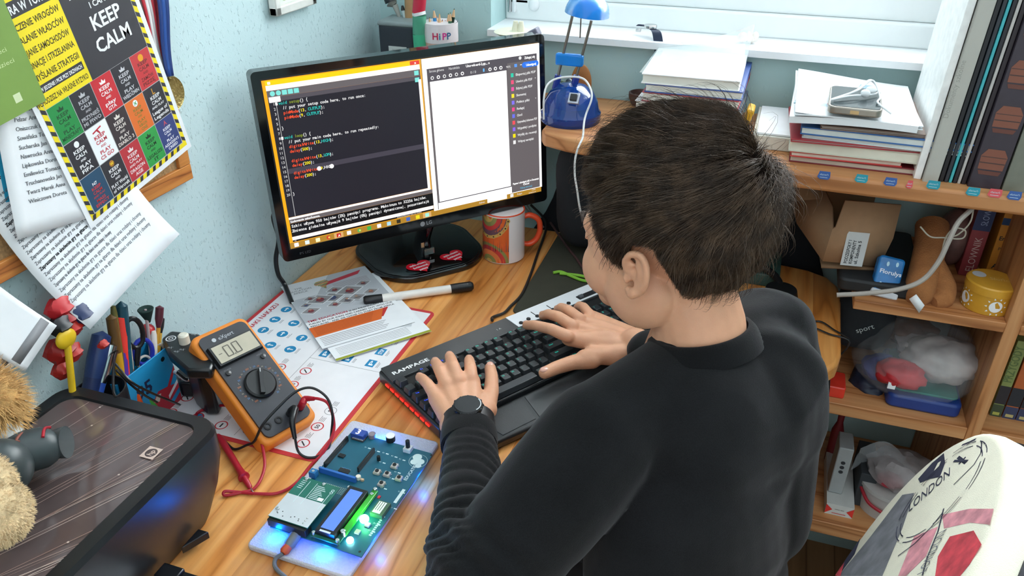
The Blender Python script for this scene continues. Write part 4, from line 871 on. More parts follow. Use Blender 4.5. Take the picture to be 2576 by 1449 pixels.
# lid panel with printed light rays
LID=mat('5c4f4e',.11,noise_amt=.25,nscale=9,coat=.6,spec=.4)
m=MB(); m.prism([(x*.994,y*.994) for x,y in top],PT-D-.006,PT-D-.003,LID); m.F=Matrix.Translation((0,0,PT-D-.0029)); random.seed(4); m.step=.00002
hw,hh=(W_-.036)/2*.985,(H_-.034)/2*.985; RAYc=[pm('b89a8c',.3),pm('9a7c70',.3),pm('c8b4a8',.3)]
def clip(xa,ya,xb,yb):
    t0_,t1_=0,1; dx,dy=xb-xa,yb-ya
    for p,q in ((-dx,xa+hw),(dx,hw-xa),(-dy,ya+hh),(dy,hh-ya)):
        if p==0: 
            if q<0: return None
            continue
        r_=q/p
        if p<0: t0_=max(t0_,r_)
        else: t1_=min(t1_,r_)
    return (xa+dx*t0_,ya+dy*t0_,xa+dx*t1_,ya+dy*t1_) if t0_<t1_ else None
for i in range(58):
    ox,oy=random.uniform(-.16,-.10),random.uniform(-.36,-.24); a=math.radians(random.uniform(28,96)); c=clip(ox,oy,ox+.9*math.cos(a),oy+.9*math.sin(a))
    if c:
        m.pline(*c,random.choice((.0003,.0005,.0004,.0007)),RAYc[i%3]); k=random.random(); m.pdisc(c[0]+(c[2]-c[0])*k,c[1]+(c[3]-c[1])*k,.0012,RAYc[2],8)
F0=m.F; m.F=F0@Matrix.Translation((.068,.165,0))@Matrix.Rotation(PI/2*1,4,'Z'); m.prect(-.0085,-.0085,.0085,.0085,pm('c8b0a4',.3)); m.pdisc(0,0,.0065,pm('4a3c3c',.3)); m.ptext('hp',0,-.0028,.0085,pm('c8b0a4',.3),1,'c')
m.build('lid_panel',t)
m=MB(); m.box((W_/2-.012,-.12,.045),(.012,.30,.075),mat('0a0a0c',.5)); m.build('front_opening',t)
m=MB(); m.prism([(.0,-.0),(.014,-.0),(.0,-.03)],0,.010,BLK); o=m.build('hinge_tab',t,bevel=.001); o.location=(W_/2-.02,H_/2-.055,.008)
# output tray with paper
tr=PZ(500,1378,.752); 
m=MB(); m.box((W_/2+.06,-.18+.14,.012),(.14,.36-.04,.004),BLK); m.box((W_/2+.06,.118,.016),(.15,.006,.012),BLK); m.box((W_/2+.125,-.04,.016),(.006,.32,.012),BLK); m.box((W_/2-.004,.112,.020),(.026,.018,.014),BLK); m.build('output_tray',t,bevel=.0015)
trayo=SC.objects[-1]; 
m=MB(); m.box((x1+.058,cy-.046,D+.0165),(.118,.30,.005),PAPER); tag(m.build('paper_stack',bevel=.0004),'white paper lying in the black tray of the printer','paper')
# thin black cable across the printer back
m=MB(); m.tube([PZ(300,870,.86),PZ(288,905,.885),PZ(285,950,.882),PZ(286,985,.879),PZ(292,1000,.878)],.0016,BLK,8,smooth=5); tag(m.build('cable'),'short black cable hanging over the back edge of the printer','cable')
m=MB(); m.tube([PZ(290,915,.885),PZ(330,960,.868),PZ(375,985,.835),PZ(420,1005,.80),PZ(452,1018,.76)],.0015,BLK,8,smooth=5); tag(m.build('cable'),'upper thin black cable crossing the blue pen box','cable')
m=MB(); m.tube([PZ(292,930,.882),PZ(330,968,.86),PZ(365,995,.83),PZ(395,1012,.80)],.0015,BLK,8,smooth=5); tag(m.build('cable'),'lower thin black cable crossing the blue pen box','cable')
# ================================================================ PLUSH TOY
t=thing('plush_toy','tan furry plush toy wearing grey boots, lying on the printer','plush toy',(.07,-1.10,PT))
FUR=mat('d0a468',.95,noise_amt=.3,nscale=90,bump=.8,bscale=500); FUR2=mat('dcc096',.95,noise_amt=.25,nscale=90,bump=.8,bscale=500)
def furball(nm,c,r,mt,n=2600,L=.010,sd=1):
    rng=random.Random(sd); m=MB(); m.ball((0,0,0),r,mt,28,18)
    for i in range(n):
        p=V((rng.gauss(0,1),rng.gauss(0,1),rng.gauss(0,1))).normalized(); b=V((p.x*r[0],p.y*r[1],p.z*r[2])); d=(p+V((rng.uniform(-.5,.5),rng.uniform(-.5,.5),-.4))).normalized(); s=d.cross(V((0,0,1))).normalized()*.0007
        m.add([b-s,b+s,b+d*L*rng.uniform(.6,1.2)],[(0,1,2)],mt)
    o=m.build(nm,t); o.location=V(c)-V((.07,-1.10,PT)); return o
pA=PZ(-40,1010,.955); furball('mane',pA,(.040,.030,.04),FUR,2600,.014,1)
furball('leg',PZ(-22,1290,.925),(.034,.030,.032),FUR2,3000,.004,2); furball('arm',PZ(-45,1215,.945),(.030,.024,.028),FUR2,1600,.004,3)
furball('body',PZ(-150,1150,.925),(.05,.06,.045),FUR2,2000,.006,4)
m=MB(); m.ball((0,0,0),(.022,.018,.022),mat('ecebe8',.9)); o=m.build('muzzle',t); o.location=PZ(2,1082,.93)-V((.07,-1.10,PT))
BT_=mat('3c4446',.42,noise_amt=.05)
m=MB(); c=PZ(5,1180,.915)-V((.07,-1.10,PT)); m.ball(c,(.026,.028,.030),BT_,28,18); m.build('boot',t)
m=MB(); p0=PZ(50,1140,.912); p1=PZ(110,1125,.908); p2=PZ(135,1118,.905); p3=PZ(168,1112,.906); q=[p-V((.07,-1.10,PT)) for p in (PZ(25,1150,.912),p0,p1,p2,p3)]
m.tube(q,[.018,.0215,.021,.0145,.0165],BT_,24,smooth=5); m.tube([q[1]+V((0,.019,-.012)),q[1]+V((.0,.012,.016)),q[1]+V((.008,-.004,.0215)),q[2]+V((-.004,-.012,.016))],.0014,mat('8a4a3c',.5),8,smooth=4); m.tube([q[2]+V((-.004,.016,.012)),q[2]+V((.002,.006,.0195)),q[2]+V((.01,-.004,.019))],.0016,mat('b02030',.5),8,smooth=4); m.build('boot',t,angle=60)
# ================================================================ PEN HOLDERS
BXB=mat('2496cc',.4,noise_amt=.03)
A=PZ(296,968,.80); 
# blue pen box: front face facing +x
o0=V((.070,-.842,D)); 
fa=PZ(458,1012,.745); fb=PZ(423,873,.83); fc=PZ(293,972,.83); print('penbox',fa,fb,fc)
t=thing('pen_box','blue pen box with number 95 and red stripes, full of pens','pen box',(.075,-.83,D))
u=(fb-fc); u.z=0; L=u.length; u.normalize(); Bx=Matrix.Translation(V((fc.x,fc.y,D))-V((.075,-.83,D)))
bw,bd,bh=L,.036,.092
F=frame(V((fc.x,fc.y,D))-V((.075,-.83,D)),u,(0,0,1))   # n = u x z
m=MB(); m.M=F
if F.col[2].xyz.dot(V((1,0,0)))<0: print('flip')
m.box((bw/2,bh/2,0),(bw,bh,.002),BXB); m.box((bw/2,bh/2,-bd),(bw,bh,.002),BXB); m.box((0,bh/2,-bd/2),(.002,bh,bd),BXB); m.box((bw,bh/2,-bd/2),(.002,bh,bd),BXB); m.box((bw/2,.001,-bd/2),(bw,.002,bd),BXB)
m.F=Matrix.Translation((0,0,.0012)); CR=pm('c02a3c')
m.ppoly([(bw*.30,0),(bw*.42,.025),(bw*.62,.040),(bw*.80,.036),(bw,.030),(bw,0)],CR); m.ppoly([(bw*.80,.036),(bw,.060),(bw,.052),(bw*.82,.030)],CR); m.ppoly([(bw*.78,.022),(bw,.036),(bw,.030),(bw*.78,.016)],WHT); m.ppoly([(bw*.80,.012),(bw,.022),(bw,.014),(bw*.82,.005)],BXB); m.ppoly([(bw*.5,.028),(bw*.58,.036),(bw*.66,.034),(bw*.6,.024)],pm('e0d0c0'))
m.ptext('95',bw*.26,.048,.028,pm('1c2a50'),1); m.pdisc(bw*.84,bh-.012,.0035,CHROME)
m.build('box',t,bevel=.0006)
def stick(nm,lab,cat,top,zt,bot,zb,r,col,tipcol=None,tip=.16,rt=None,rough=.4,XT=.030):
    a=PX(*top,XT); b=PX(*bot,XT+.002); d=a-b; b=a-d*((a.z-D-.006)/max(d.z,.02)); b.x=max(b.x,.008+r); d=a-b; L=d.length; q=d.to_track_quat('Z','Y').to_matrix(); m=MB(); mm=col if not isinstance(col,str) else mat(col,rough)
    if tipcol: 
        m.lathe([(r,0),(r,L*(1-tip))],mm,14,R=q); tm=mat(tipcol,rough) if isinstance(tipcol,str) else tipcol; m.lathe([(r*1.02,L*(1-tip)),(rt or r*1.15,L*(1-tip*.6)),(rt or r*1.1,L*(1-tip*.1)),(0,L)],tm,14,R=q)
    else: m.lathe([(r*.9,0),(r,L*.05),(r,L*.95),(r*.7,L),(0,L)],mm,14,R=q)
    o=m.build(nm); o.location=b; return tag(o,lab,cat)
stick('marker','bright red highlighter standing in the pen box','marker',(303,788),.895,(312,905),.80,.0065,'ff3a30','ff4438',.3)
stick('marker','teal blue felt marker behind the red highlighter','marker',(304,757),.90,(318,900),.79,.0068,'1c5a70','184a5a',.35)
stick('scissors_handle','', '',(0,0),1,(0,0),1,.1,'000000') if 0 else None
def ringtool(nm,lab,cat,c,z,r,rr,col,tail=None,zt=.78,sq=1.5):
    p=PX(*c,.032); m=MB(); pts=[V((r*math.cos(a)*.35,r*math.cos(a),r*sq*math.sin(a))) for a in [2*PI*i/24 for i in range(25)]]; m.tube(pts,rr,mat(col,.35),10)
    if tail: e_=PX(*tail,.034)-p; m.tube([V((0,0,-r*sq)),e_],[rr*1.3,rr*.8],mat(col,.35),8)
    o=m.build(nm); o.location=p; return tag(o,lab,cat)
ringtool('scissors','black handled scissors standing in the pen box','scissors',(337,838),.87,.011,.0034,'1a1a1e',(345,920),.79,2.0)
ringtool('scissors','blue handled scissors standing low in the pen box','scissors',(360,885),.85,.012,.0030,'2a38b0',(365,930),.79,1.6)
stick('paint_brush','paintbrush with wide green stained bristles','brush',(366,778),.885,(378,880),.80,.0022,'b8a0a0',None)
m=MB(); m.lathe([(.0025,-.02),(.0105,0),(.0095,.001),(0,-.002)],mat('16322e',.8),16); o=m.build('brush_head'); o.parent=SC.objects[-2]; o.location=PX(366,778,.030)-o.parent.location
m=SC.objects[-1]
stick('paint_brush','paintbrush with round wine red bristles, tallest of the brushes','brush',(402,768),.885,(396,870),.80,.0028,'c8902a','5a2030',.2,.0055)
stick('paint_brush','yellow handled paintbrush with small dark bristles','brush',(407,797),.87,(400,875),.80,.0024,'d8a840','1a1a20',.16,.004)
stick('pencil','white pencil between the paintbrushes','pencil',(386,832),.85,(388,885),.80,.0042,'e0d8d0')
stick('pencil','yellow and brown pencil left of the red highlighter','pencil',(278,790),.88,(293,880),.80,.0058,'d8a020','6a4a20',.3)
stick('pencil','thin olive pencil behind the yellow one','pencil',(284,770),.885,(296,850),.82,.004,'6a6430')
stick('felt_pen','blue metallic pen with silver tip leaning in the pen box','pen',(281,858),.85,(262,925),.79,.0075,'24489a',CHROME,.28)
stick('felt_pen','purple capped felt pen below the red highlighter','pen',(307,864),.845,(309,920),.79,.0062,'1c1418','5a38a0',.45)
stick('paint_brush','brown wooden brush handle low in the pen box','brush',(321,862),.84,(331,945),.79,.0038,'b06a30','c8b8a0',.3)
stick('felt_pen','bright green felt pen lying low at the front of the pen box','pen',(300,925),.83,(322,950),.80,.005,'48b048','16301c',.5)
stick('felt_pen','orange felt pen low in the pen box','pen',(312,918),.83,(322,945),.80,.006,'e85a28')
ringtool('key_ring','silver ring at the front rim of the pen box','ring',(363,912),.835,.008,.0018,'c8c0b8',None,.8,1.2)
ringtool('key_ring','bronze ring near the right end of the pen box','ring',(398,882),.84,.008,.0024,'a89888',None,.8,1.2)
m=MB(); m.ball((0,0,0),.010,mat('c83038',.4)); o=m.build('ball'); o.location=PX(371,832,.02); tag(o,'small red ball behind the paintbrushes','ball')
# dark tub with toys behind the printer
t=thing('pen_tub','dark tub behind the printer packed with markers and toys','tub',(.042,-.900,D)) 
m=MB(); m.lathe([(.0,.002),(.028,.002),(.031,.105),(.029,.105),(.026,.006),(0,.006)],mat('16181c',.5),28); m.build('tub',t)
stick('marker','thick navy marker lying across the dark tub','marker',(258,832),.875,(243,905),.85,.0105,'1a2a58','22386a',.3,XT=.026)
stick('spoon','yellow plastic spoon standing in the dark tub','spoon',(168,850),.90,(175,915),.84,.004,'d8b018',XT=.05)
m=MB(); m.ball((0,0,0),(.006,.014,.012),mat('e0b81c',.4)); o=m.build('spoon_bowl'); o.parent=SC.objects[-2]; o.location=PX(166,852,.05)-o.parent.location
for i,(x,y,z,r,c,l) in enumerate(((148,775,.90,.016,'c02028','bright red toy block at the top of the dark tub'),(165,800,.885,.014,'a01820','dark red toy block under the bright red one'),(182,822,.88,.012,'c82a20','orange red toy block beside the yellow spoon'),(150,880,.86,.018,'a8201c','red toy block low at the left of the dark tub'),(180,885,.86,.013,'c02a20','red toy peg pointing right beneath the yellow spoon'),(200,790,.87,.016,'20305a','navy toy block behind the white letter'),(258,866,.86,.008,'c83028','small red cap on the navy toy'),(155,930,.82,.012,'b02820','red toy block at the very bottom of the tub'),(150,820,.87,.014,'14141a','black toy block between the red ones'))):
    m=MB(); m.ball((0,0,0),(r*.8,r,r*.8),mat(c,.45),12,8,fn=lambda p:1+.25*math.sin(5*p.x+3)*math.cos(4*p.z)); o=m.build('toy_block',bevel=0); o.location=PX(x,y,.034+.004*(i%3)); tag(o,l,'toy')
# black gadget with white knob
t=thing('plastic_gadget','black plastic gadget with white knob and silver trim beside multimeter','gadget',PZ(455,985,D)); o0=PZ(455,985,D)
gc=PZ(460,870,.80); m=MB(); u_=V((.2,.98,0))
pl_=[PZ(405,850,.84),PZ(430,830,.84),PZ(500,838,.84),PZ(560,870,.84),PZ(530,930,.84),PZ(470,930,.84),PZ(425,890,.84)]
base_=[(p.x-o0.x,p.y-o0.y) for p in pl_]; 
def ccw(q): return q if sum(q[i][0]*q[(i+1)%len(q)][1]-q[(i+1)%len(q)][0]*q[i][1] for i in range(len(q)))>0 else q[::-1]
m.prism(ccw(base_),.084,.100,mat('1c1f22',.3)); cb=(sum(p[0] for p in base_)/7+.012,sum(p[1] for p in base_)/7+.012); m.prism(ccw([(cb[0]+(p[0]-cb[0])*.55,cb[1]+(p[1]-cb[1])*.55) for p in base_]),.004,.085,mat('1c1f22',.3)); m.F=Matrix.Translation((0,0,.1002))
for q_,s in (((430,852),.007),): p=PZ(*q_,.84)-o0; m.pring(p.x,p.y,s*.8,s,WHT); m.pring(p.x,p.y,s*.3,s*.45,WHT)
for q_ in ((480,842),(436,885),(450,880),(420,875)): p=PZ(*q_,.84)-o0; m.ptext('oX',p.x,p.y,.006,pm('b8bcc0'))
m.build('body',t,bevel=.004)
p=PZ(465,862,.84)-o0; m=MB(); m.lathe([(.0075,.098),(.0072,.112),(.005,.114),(0,.114)],mat('e0dccc',.5),20,c=(p.x,p.y,0)); m.build('knob',t)
m=MB(); q_=[PZ(*q,z)-o0 for q,z in (((440,935),.80),((468,955),.775),((492,945),.78),((520,915),.80))]; m.tube(q_,.003,CHROME,10,smooth=5,flat=1); m.build('trim',t)
m=MB(); pl2=[PZ(446,965,.745),PZ(520,925,.745),PZ(548,950,.745),PZ(490,996,.745),PZ(458,996,.745)]; m.prism(ccw([(p.x-o0.x,p.y-o0.y) for p in pl2]),.002,.028,BLK); m.build('foot',t,bevel=.004)
# ================================================================ BOOKCASE
SH=1.006
t=thing('bookcase','pine bookcase under the window with open shelves full of things','bookcase',(.9,-.14,0))
o0=V((.9,-.14,0))
top=[(.004,-.004),(.004,-.125),(.30,-.105),(.375,-.085),(.405,-.10),(.408,-.22),(.416,-.236),(.46,-.252),(.56,-.272),(.70,-.284),(.9,-.286),(1.9,-.286),(1.9,-.004)]
m=MB(); m.prism([(x-o0.x,y-o0.y) for x,y in top],SH-.026,SH,SHELFW); m.build('top_shelf',t,bevel=.005,seg=3)
def shelf(nm,x0,x1,y0,y1,z0,z1): m=MB(); m.box(((x0+x1)/2-o0.x,(y0+y1)/2-o0.y,(z0+z1)/2),(x1-x0,y1-y0,z1-z0),SHELFW); return m.build(nm,t,bevel=.0015)
shelf('middle_shelf',.952,1.168,-.285,-.006,.789,.806); shelf('lower_shelf',.62,1.168,-.285,-.006,.578,.602); shelf('bottom_shelf',.62,1.168,-.285,-.006,.30,.33)
shelf('side_shelf',1.188,1.9,-.285,-.006,.789,.806); shelf('side_shelf',1.188,1.9,-.285,-.006,.578,.602); shelf('side_shelf',1.188,1.9,-.285,-.006,.30,.33); shelf('plinth',.62,1.9,-.27,-.25,.0,.06)
for x in (1.168,): m=MB(); m.box((x+.01-o0.x,-.145-o0.y,.49),(.02,.28,.98),SHELFV); m.build('upright',t,bevel=.0015)
for x in (.61,1.88): m=MB(); m.box((x+.01-o0.x,-.145-o0.y,.49),(.02,.28,.97),SHELFV); m.build('side_panel',t,bevel=.0015)
m=MB(); m.box((.785-o0.x,-.018-o0.y,.29),(.34,.008,.57),BLKM); m.build('back_panel',t)
stc={'b':'3c62a8','t':'2a9cb0','r':'e05a60'}
for i,(x,y,c,l) in enumerate(((2073,441,'b','dark blue sticker on the shelf edge, first from the head'),(2167,449,'t','teal sticker on the shelf edge, between two dark blue ones'),(2240,457,'b','dark blue sticker on the shelf edge left of the small red one'),(2288,464,'r','small narrow red sticker on the shelf edge'),(2348,465,'t','rectangular teal sticker on the shelf edge'),(2448,482,'t','round ended teal sticker on the shelf edge'),(2503,486,'r','wide pink red sticker on the shelf edge'),(2552,492,'b','dark blue sticker at the far right of the shelf edge'))):
    p=PY(x,y,-.2868); w=.018 if c!='r' or i==6 else .009; m=MB(); h=.0125; m.prism([(-w/2,-h/2+.003),(-w/2+.004,-h/2),(w/2-.002,-h/2),(w/2,-h/2+.004),(w/2-.001,h/2),(-w/2+.002,h/2)],0,.0004,pm(stc[c])); m.F=Matrix.Translation((0,0,.0004)); m.ptext('label' if 0 else 'dzień',0,0,.004,pm('c8dce4'),0,'c',wid=w*.7)
    m.prect(-w*.3,-.0035,w*.3,-.0028,pm('c8dce4'))
    o=m.build('sticker'); o.matrix_world=frame(p,(1,0,0),(0,0,1)); tag(o,l,'sticker')
# black mass added to darken the shaded gap behind the desk
m=MB(); m.ball((0,0,0),(.30,.028,.30),mat('14161c',.9,bump=.5,bscale=60),40,24,fn=lambda p:1+.05*math.sin(9*p.x)+.04*math.sin(7*p.z+2)); o=m.build('dark_filler'); o.location=(.62,-.033,.66); o.scale=(1,.95,1); tag(o,'large black mass added to fill the dark gap between the desk and the wall','bag')
m=MB(); m.ball((0,0,0),(.11,.085,.10),mat('12151b',.85,bump=.5,bscale=80),36,22,fn=lambda p:(abs(p.x)**4+abs(p.y)**4+abs(p.z)**4)**(-.25)*(1+.03*math.sin(8*p.x+3*p.z))); o=m.build('bag'); o.location=(.495,-.13,.865); o.scale=(.70,.62,1.05); tag(o,'black soft mass added in the dark space under the shelf between monitor and person','bag')  # black mass added for the dark space below the shelf, no particular object
# ---------------------------------------------------------------- lamp
BL1=mat('2a6ad8',.08,trans=.75,noise_amt=.1,nscale=20,spec=.6); BL2=mat('1490f0',.2,trans=.35,noise_amt=.05); STL=mat('8a8680',.3,.9)
lc=PZ(1433,300,SH); lc=V((.442,-.158,SH)); t=thing('desk_lamp','blue translucent desk lamp with dome base and half round shade','lamp',lc)
m=MB(); m.lathe([(0,.0),(.0515,.0),(.053,.004),(.053,.016),(.049,.021),(.046,.036),(.038,.051),(.024,.062),(.010,.066),(0,.067)],BL1,40); m.build('base',t)
m=MB(); m.lathe([(0,.002),(.030,.002),(.030,.025),(.012,.038),(0,.038)],mat('16306a',.5),20); m.box((.0,0,.044),(.012,.02,.02),mat('2aa0c8',.4)); m.build('transformer',t)
m=MB(); q=PY(1444,248,-.205)-lc; Rq=Matrix.Rotation(math.radians(50),3,'X'); m.box(q,(.019,.019,.006),mat('b0b4c0',.3,.6),R=Rq); m.box(q+V((0,-.002,.002)),(.012,.012,.007),BLK,R=Rq); m.build('switch',t,bevel=.001)
rods=[((1401,205),(1440,40),-.158),((1447,205),(1488,52),-.158)]
for (a,b,yy) in rods:
    p0=PY(*a,yy)-lc; p1=PY(*b,yy)-lc; m=MB(); m.tube([p0,p1],.0024,STL,10); m.tube([p0-(p1-p0)*.12,p0+(p1-p0)*.10],.0060,mat('1a3aa0',.2,trans=.3),12); m.build('arm_rod',t)
m=MB(); p0=PY(1407,150,-.158)-lc; p1=PY(1459,150,-.158)-lc; m.box((p0+p1)/2,((p1-p0).length+.012,.012,.020),BL2); m.build('arm_clip',t,bevel=.003)
m=MB(); p0=PY(1462,40,-.15)-lc; p1=PY(1459,95,-.145)-lc; m.tube([p0,p1],.0012,STL,8); m.build('arm_rod',t)
sc_=PY(1476,45,-.165)-lc
m=MB(); r=.037; prof=[(r*math.sin(a),r*.95*math.cos(a)) for a in [PI/2*i/10 for i in range(11)]]; prof=[(max(x,.0),z) for x,z in prof]
m.lathe(prof+[(r-.0015,0)]+[(x*.95,z*.95) for x,z in prof[::-1]],BL2,40,R=Matrix.Rotation(.12,3,'Y')); o=m.build('lamp_shade',t); o.location=sc_+V((0,0,.006))
m=MB(); m.ball((0,0,.002),(.010,.010,.014),mat('f0f4f4',.3)); o=m.build('bulb',t); o.location=sc_+V((0,0,.014))
# lamp cable
m=MB(); m.tube([PY(1368,300,-.23),PY(1368,250,-.235),PY(1376,215,-.22),PY(1400,198,-.20),PY(1440,193,-.19),PY(1470,200,-.19),PY(1486,225,-.21),PY(1488,250,-.225),PY(1475,285,-.235),PY(1469,310,-.25),PY(1466,345,-.275),PY(1455,370,-.295),PY(1447,400,-.30),PY(1446,440,-.30),PY(1452,480,-.30),PY(1460,530,-.29),PY(1478,590,-.25),PY(1500,640,-.20)],.0017,mat('d8d8d8',.4),8,smooth=6); tag(m.build('lamp_cable'),'thin white lamp cable looping around the blue dome base','cable')
# wooden ornament and black triangle, brown pot behind lamp
m=MB(); p=PY(1462,205,-.05); m.ball((0,0,0),(.020,.005,.036),mat('b0703a',.5),20,14); m.lathe([(.016,-.036),(.016,-.030),(0,-.030)],mat('8a5a30',.5),16); o=m.build('wooden_ornament'); o.location=V((p.x,-.05,SH+.036)); tag(o,'oval orange wooden ornament standing behind the lamp','ornament')
m=MB(); m.tube([PY(1410,203,-.10),PY(1425,212,-.10)],[.002,.005],mat('5a6a58',.6),8); m.ball(PY(1432,207,-.10),.007,mat('2a3440',.3)); m.tube([PY(1432,207,-.10),V((PY(1432,207,-.10).x,-.10,SH))],.0022,BLKM,8); m.cyl(V((PY(1432,207,-.10).x,-.10,SH)),V((PY(1432,207,-.10).x,-.10,SH+.003)),.012,.012,BLKM); tag(m.build('bird_figurine'),'small dark bird figurine behind the lamp rods','figurine')
pa,pb,pc=PZ(1478,240,SH+.002),PZ(1508,288,SH+.002),PZ(1488,286,SH+.002); m=MB(); m.prism(ccw([(p.x,p.y) for p in (pa,pb,pc)]),SH+.0002,SH+.004,BLK); tag(m.build('black_card',bevel=.0005),'black pointed plastic card right of the lamp base','card')
p=PZ(1612,262,SH); m=MB(); m.lathe([(0,0),(.018,0),(.024,.014),(.024,.022),(.021,.023),(.016,.012),(0,.010)],mat('5a3a34',.4,noise_amt=.2),28); o=m.build('small_bowl'); o.location=(p.x,p.y,SH); tag(o,'small dark brown bowl beside the white book stack','bowl')
# ---------------------------------------------------------------- corner group behind monitor
t=thing('black_box','black box with white label standing in the room corner','box',(.078,-.06,SH)); m=MB(); m.prism(rrect(.078,.065,.008,4),0,.122,mat('30363e',.6)); m.build('box',t,bevel=.002)
m=MB(); m.box((0,0,.126),(.080,.067,.010),mat('8a9494',.5)); m.build('lid',t,bevel=.004); m=MB(); m.F=frame((.0,-.0327,.078),(1,0,0),(0,0,1)); m.prect(-.018,-.0075,.020,.0075,pm('c8ccc8')); m.ptext('karteczki',.001,-.002,.006,GR,0,'c'); m.build('label',t)
t=thing('pencil_tin','pale pink tin with coloured letters holding pencils','tin',(.162,-.075,SH)); m=MB(); r=.033; m.lathe([(0,0),(r,0),(r,.134),(r-.001,.134),(r-.001,.003),(0,.003)],mat('dcae9e',.4,noise_amt=.05),40); m.lathe([(r+.0003,.10),(r+.0003,.134)],mat('ecdfe0',.4),40); m.build('tin',t)
m=MB(); 
for i,(ch,c) in enumerate(zip('HiPP',('d02858','2a8ab0','e03a90','30608a'))): m.F=frame((r*math.sin(.1+i*.26)+.0005*math.sin(.3),-(r+.0006)*math.cos(.1+i*.26),.108),(math.cos(.1+i*.26),math.sin(.1+i*.26),0),(0,0,1)); m.ptext(ch,0,0,.017,pm(c),1,'c')
m.build('lettering',t)
rng=random.Random(3); 
pc_=[((1080,42),'5a4038'),((1091,22),'2a88c8'),((1098,40),'c82a30'),((1106,34),'d8a028'),((1113,48),'8a5048'),((1128,32),'1f5a40'),((1133,30),'3a6a50'),((1143,20),'1a3428'),((1120,50),'b06a60')]
nm_=['brown','light blue','red','ochre','wine brown','dark green','mid green','black green','dull pink']
for k,((x,y),c) in enumerate(pc_):
    a=PY(x,y,-.075+.008*(k%3-1)); b=V((.162+rng.uniform(-.015,.015),-.075+rng.uniform(-.012,.012),SH+.006)); d=a-b; L=d.length; q=d.to_track_quat('Z','Y').to_matrix(); m=MB(); m.lathe([(.0036,0),(.0036,L-.016)],mat(c,.4),6,R=q); m.lathe([(.0036,L-.016),(.0012,L-.003)],mat('d8b088',.7),10,R=q); m.lathe([(.0012,L-.003),(0,L)],mat(c,.5),8,R=q); o=m.build('pencil'); o.location=b; tag(o,'%s sharpened pencil in the pale pink tin'%nm_[k],'pencil','pencils in the pink tin')
def pole(nm,lab,cat,pts,rs,cols,Y):
    m=MB(); q=[PY(x,y,Y) for x,y in pts]
    for i in range(len(q)-1): m.tube([q[i],q[i+1]],[rs[i],rs[i+1]],mat(cols[i],.4),14)
    return tag(m.build(nm),lab,cat)
pole('bottle','green bottle with red cap between black box and tin','bottle',[(1062,190),(1058,120),(1054,85),(1055,38),(1053,30)],[.012,.013,.012,.013,.013],['3a9a70','46b488','58a888','e8e8e8'],-.10)
pole('tube','red tube with white dots standing in the corner','tube',[(1053,32),(1058,-20)],[.012,.012],['cc2a44'],-.10)
pole('ruler','wooden stick standing behind the black box','stick',[(1030,70),(1028,-30)],[.0085,.0085],['b08a60'],-.045)
pole('large_brush','thick dark brush with grey handle in the corner','brush',[(1008,50),(993,12),(985,4),(978,-12)],[.003,.006,.013,.012],['a8a8a0','8a8880','23272a'],-.045)
pole('paint_brush','thin dark tipped brush in the corner','brush',[(1018,48),(1014,26),(1012,14)],[.002,.004,.002],['b8c8c8','1c2020'],-.05)
m=MB(); m.lathe([(0,0),(.034,0),(.034,.012),(0,.012)],mat('b8b060',.7),24); o=m.build('tape_roll'); o.location=(.235,-.075,SH); tag(o,'yellow green tape roll lying right of the pink tin','tape')
# cream adapter on the corner of the wall above monitor
p=PY(1290,84,-.10); t=thing('cream_stand','cream round stand with two pegs and a grey flap behind monitor','stand',V((p.x,-.10,SH)))
zz=p.z-SH; m=MB(); m.cyl((0,0,0),(0,0,zz-.004),.006,.006,WHT); m.lathe([(0,zz-.004),(.026,zz-.002),(.034,zz+.003),(.030,zz+.005),(0,zz+.005)],mat('e8e4cc',.4),32); m.build('disc',t)
for x,y in ((1297,70),(1311,62)):
    q=PY(x,y,-.10)-V((p.x,-.10,SH)); m=MB(); m.tube([(q.x,0,zz+.004),(q.x,0,zz+.022)],[.0075,.004],mat('e8e4cc',.4),12); m.build('peg',t)
m=MB(); m.box((.034,.0,zz-.0),(.034,.02,.014),mat('7a7888',.5),R=Matrix.Rotation(-.5,3,'Y')); m.build('flap',t,bevel=.002)
# ---------------------------------------------------------------- window sill things
sz=WZ+.0015
t=thing('wristwatch','dark blue watch strap hanging over the window sill','watch',V((PY(1630,70,.01).x,.0,sz))); o0=t.location.copy()
m=MB(); pts=[PY(1622,62,.03),PY(1640,72,.02),PY(1652,82,-.003),PY(1658,120,-.008),PY(1661,160,-.008),PY(1663,188,-.008)]; pts=[p-o0 for p in pts]
def strap(pts,w,mt):
    pts=crom(pts,6); m=MB(); vs=[]; 
    for i,p in enumerate(pts): k=1 if i<len(pts)-3 else .6; vs+= [p+V((-w*k,0,0)),p+V((w*k,0,0)),p+V((w*k,-.0025,.0005)),p+V((-w*k,-.0025,.0005))]
    n=len(pts); m.add(vs,[(4*i+j,4*i+(j+1)%4,4*i+4+(j+1)%4,4*i+4+j) for i in range(n-1) for j in range(4)]+[(3,2,1,0),(4*n-4,4*n-3,4*n-2,4*n-1)],mt); return m
strap(pts,.0085,mat('1c2a44',.6)).build('strap',t)
strap([p-o0 for p in (PY(1612,66,.03),PY(1618,62,.03),PY(1624,62,.035))],.009,mat('1c2a44',.6)).build('strap',t)
m=MB(); m.lathe([(0,0),(.012,0),(.012,.006),(0,.006)],CHROME,24,c=PY(1636,72,.02)-o0+V((0,0,.001))); m.box(PY(1606,76,.03)-o0,(.010,.004,.006),CHROME); m.build('case',t,bevel=.001)
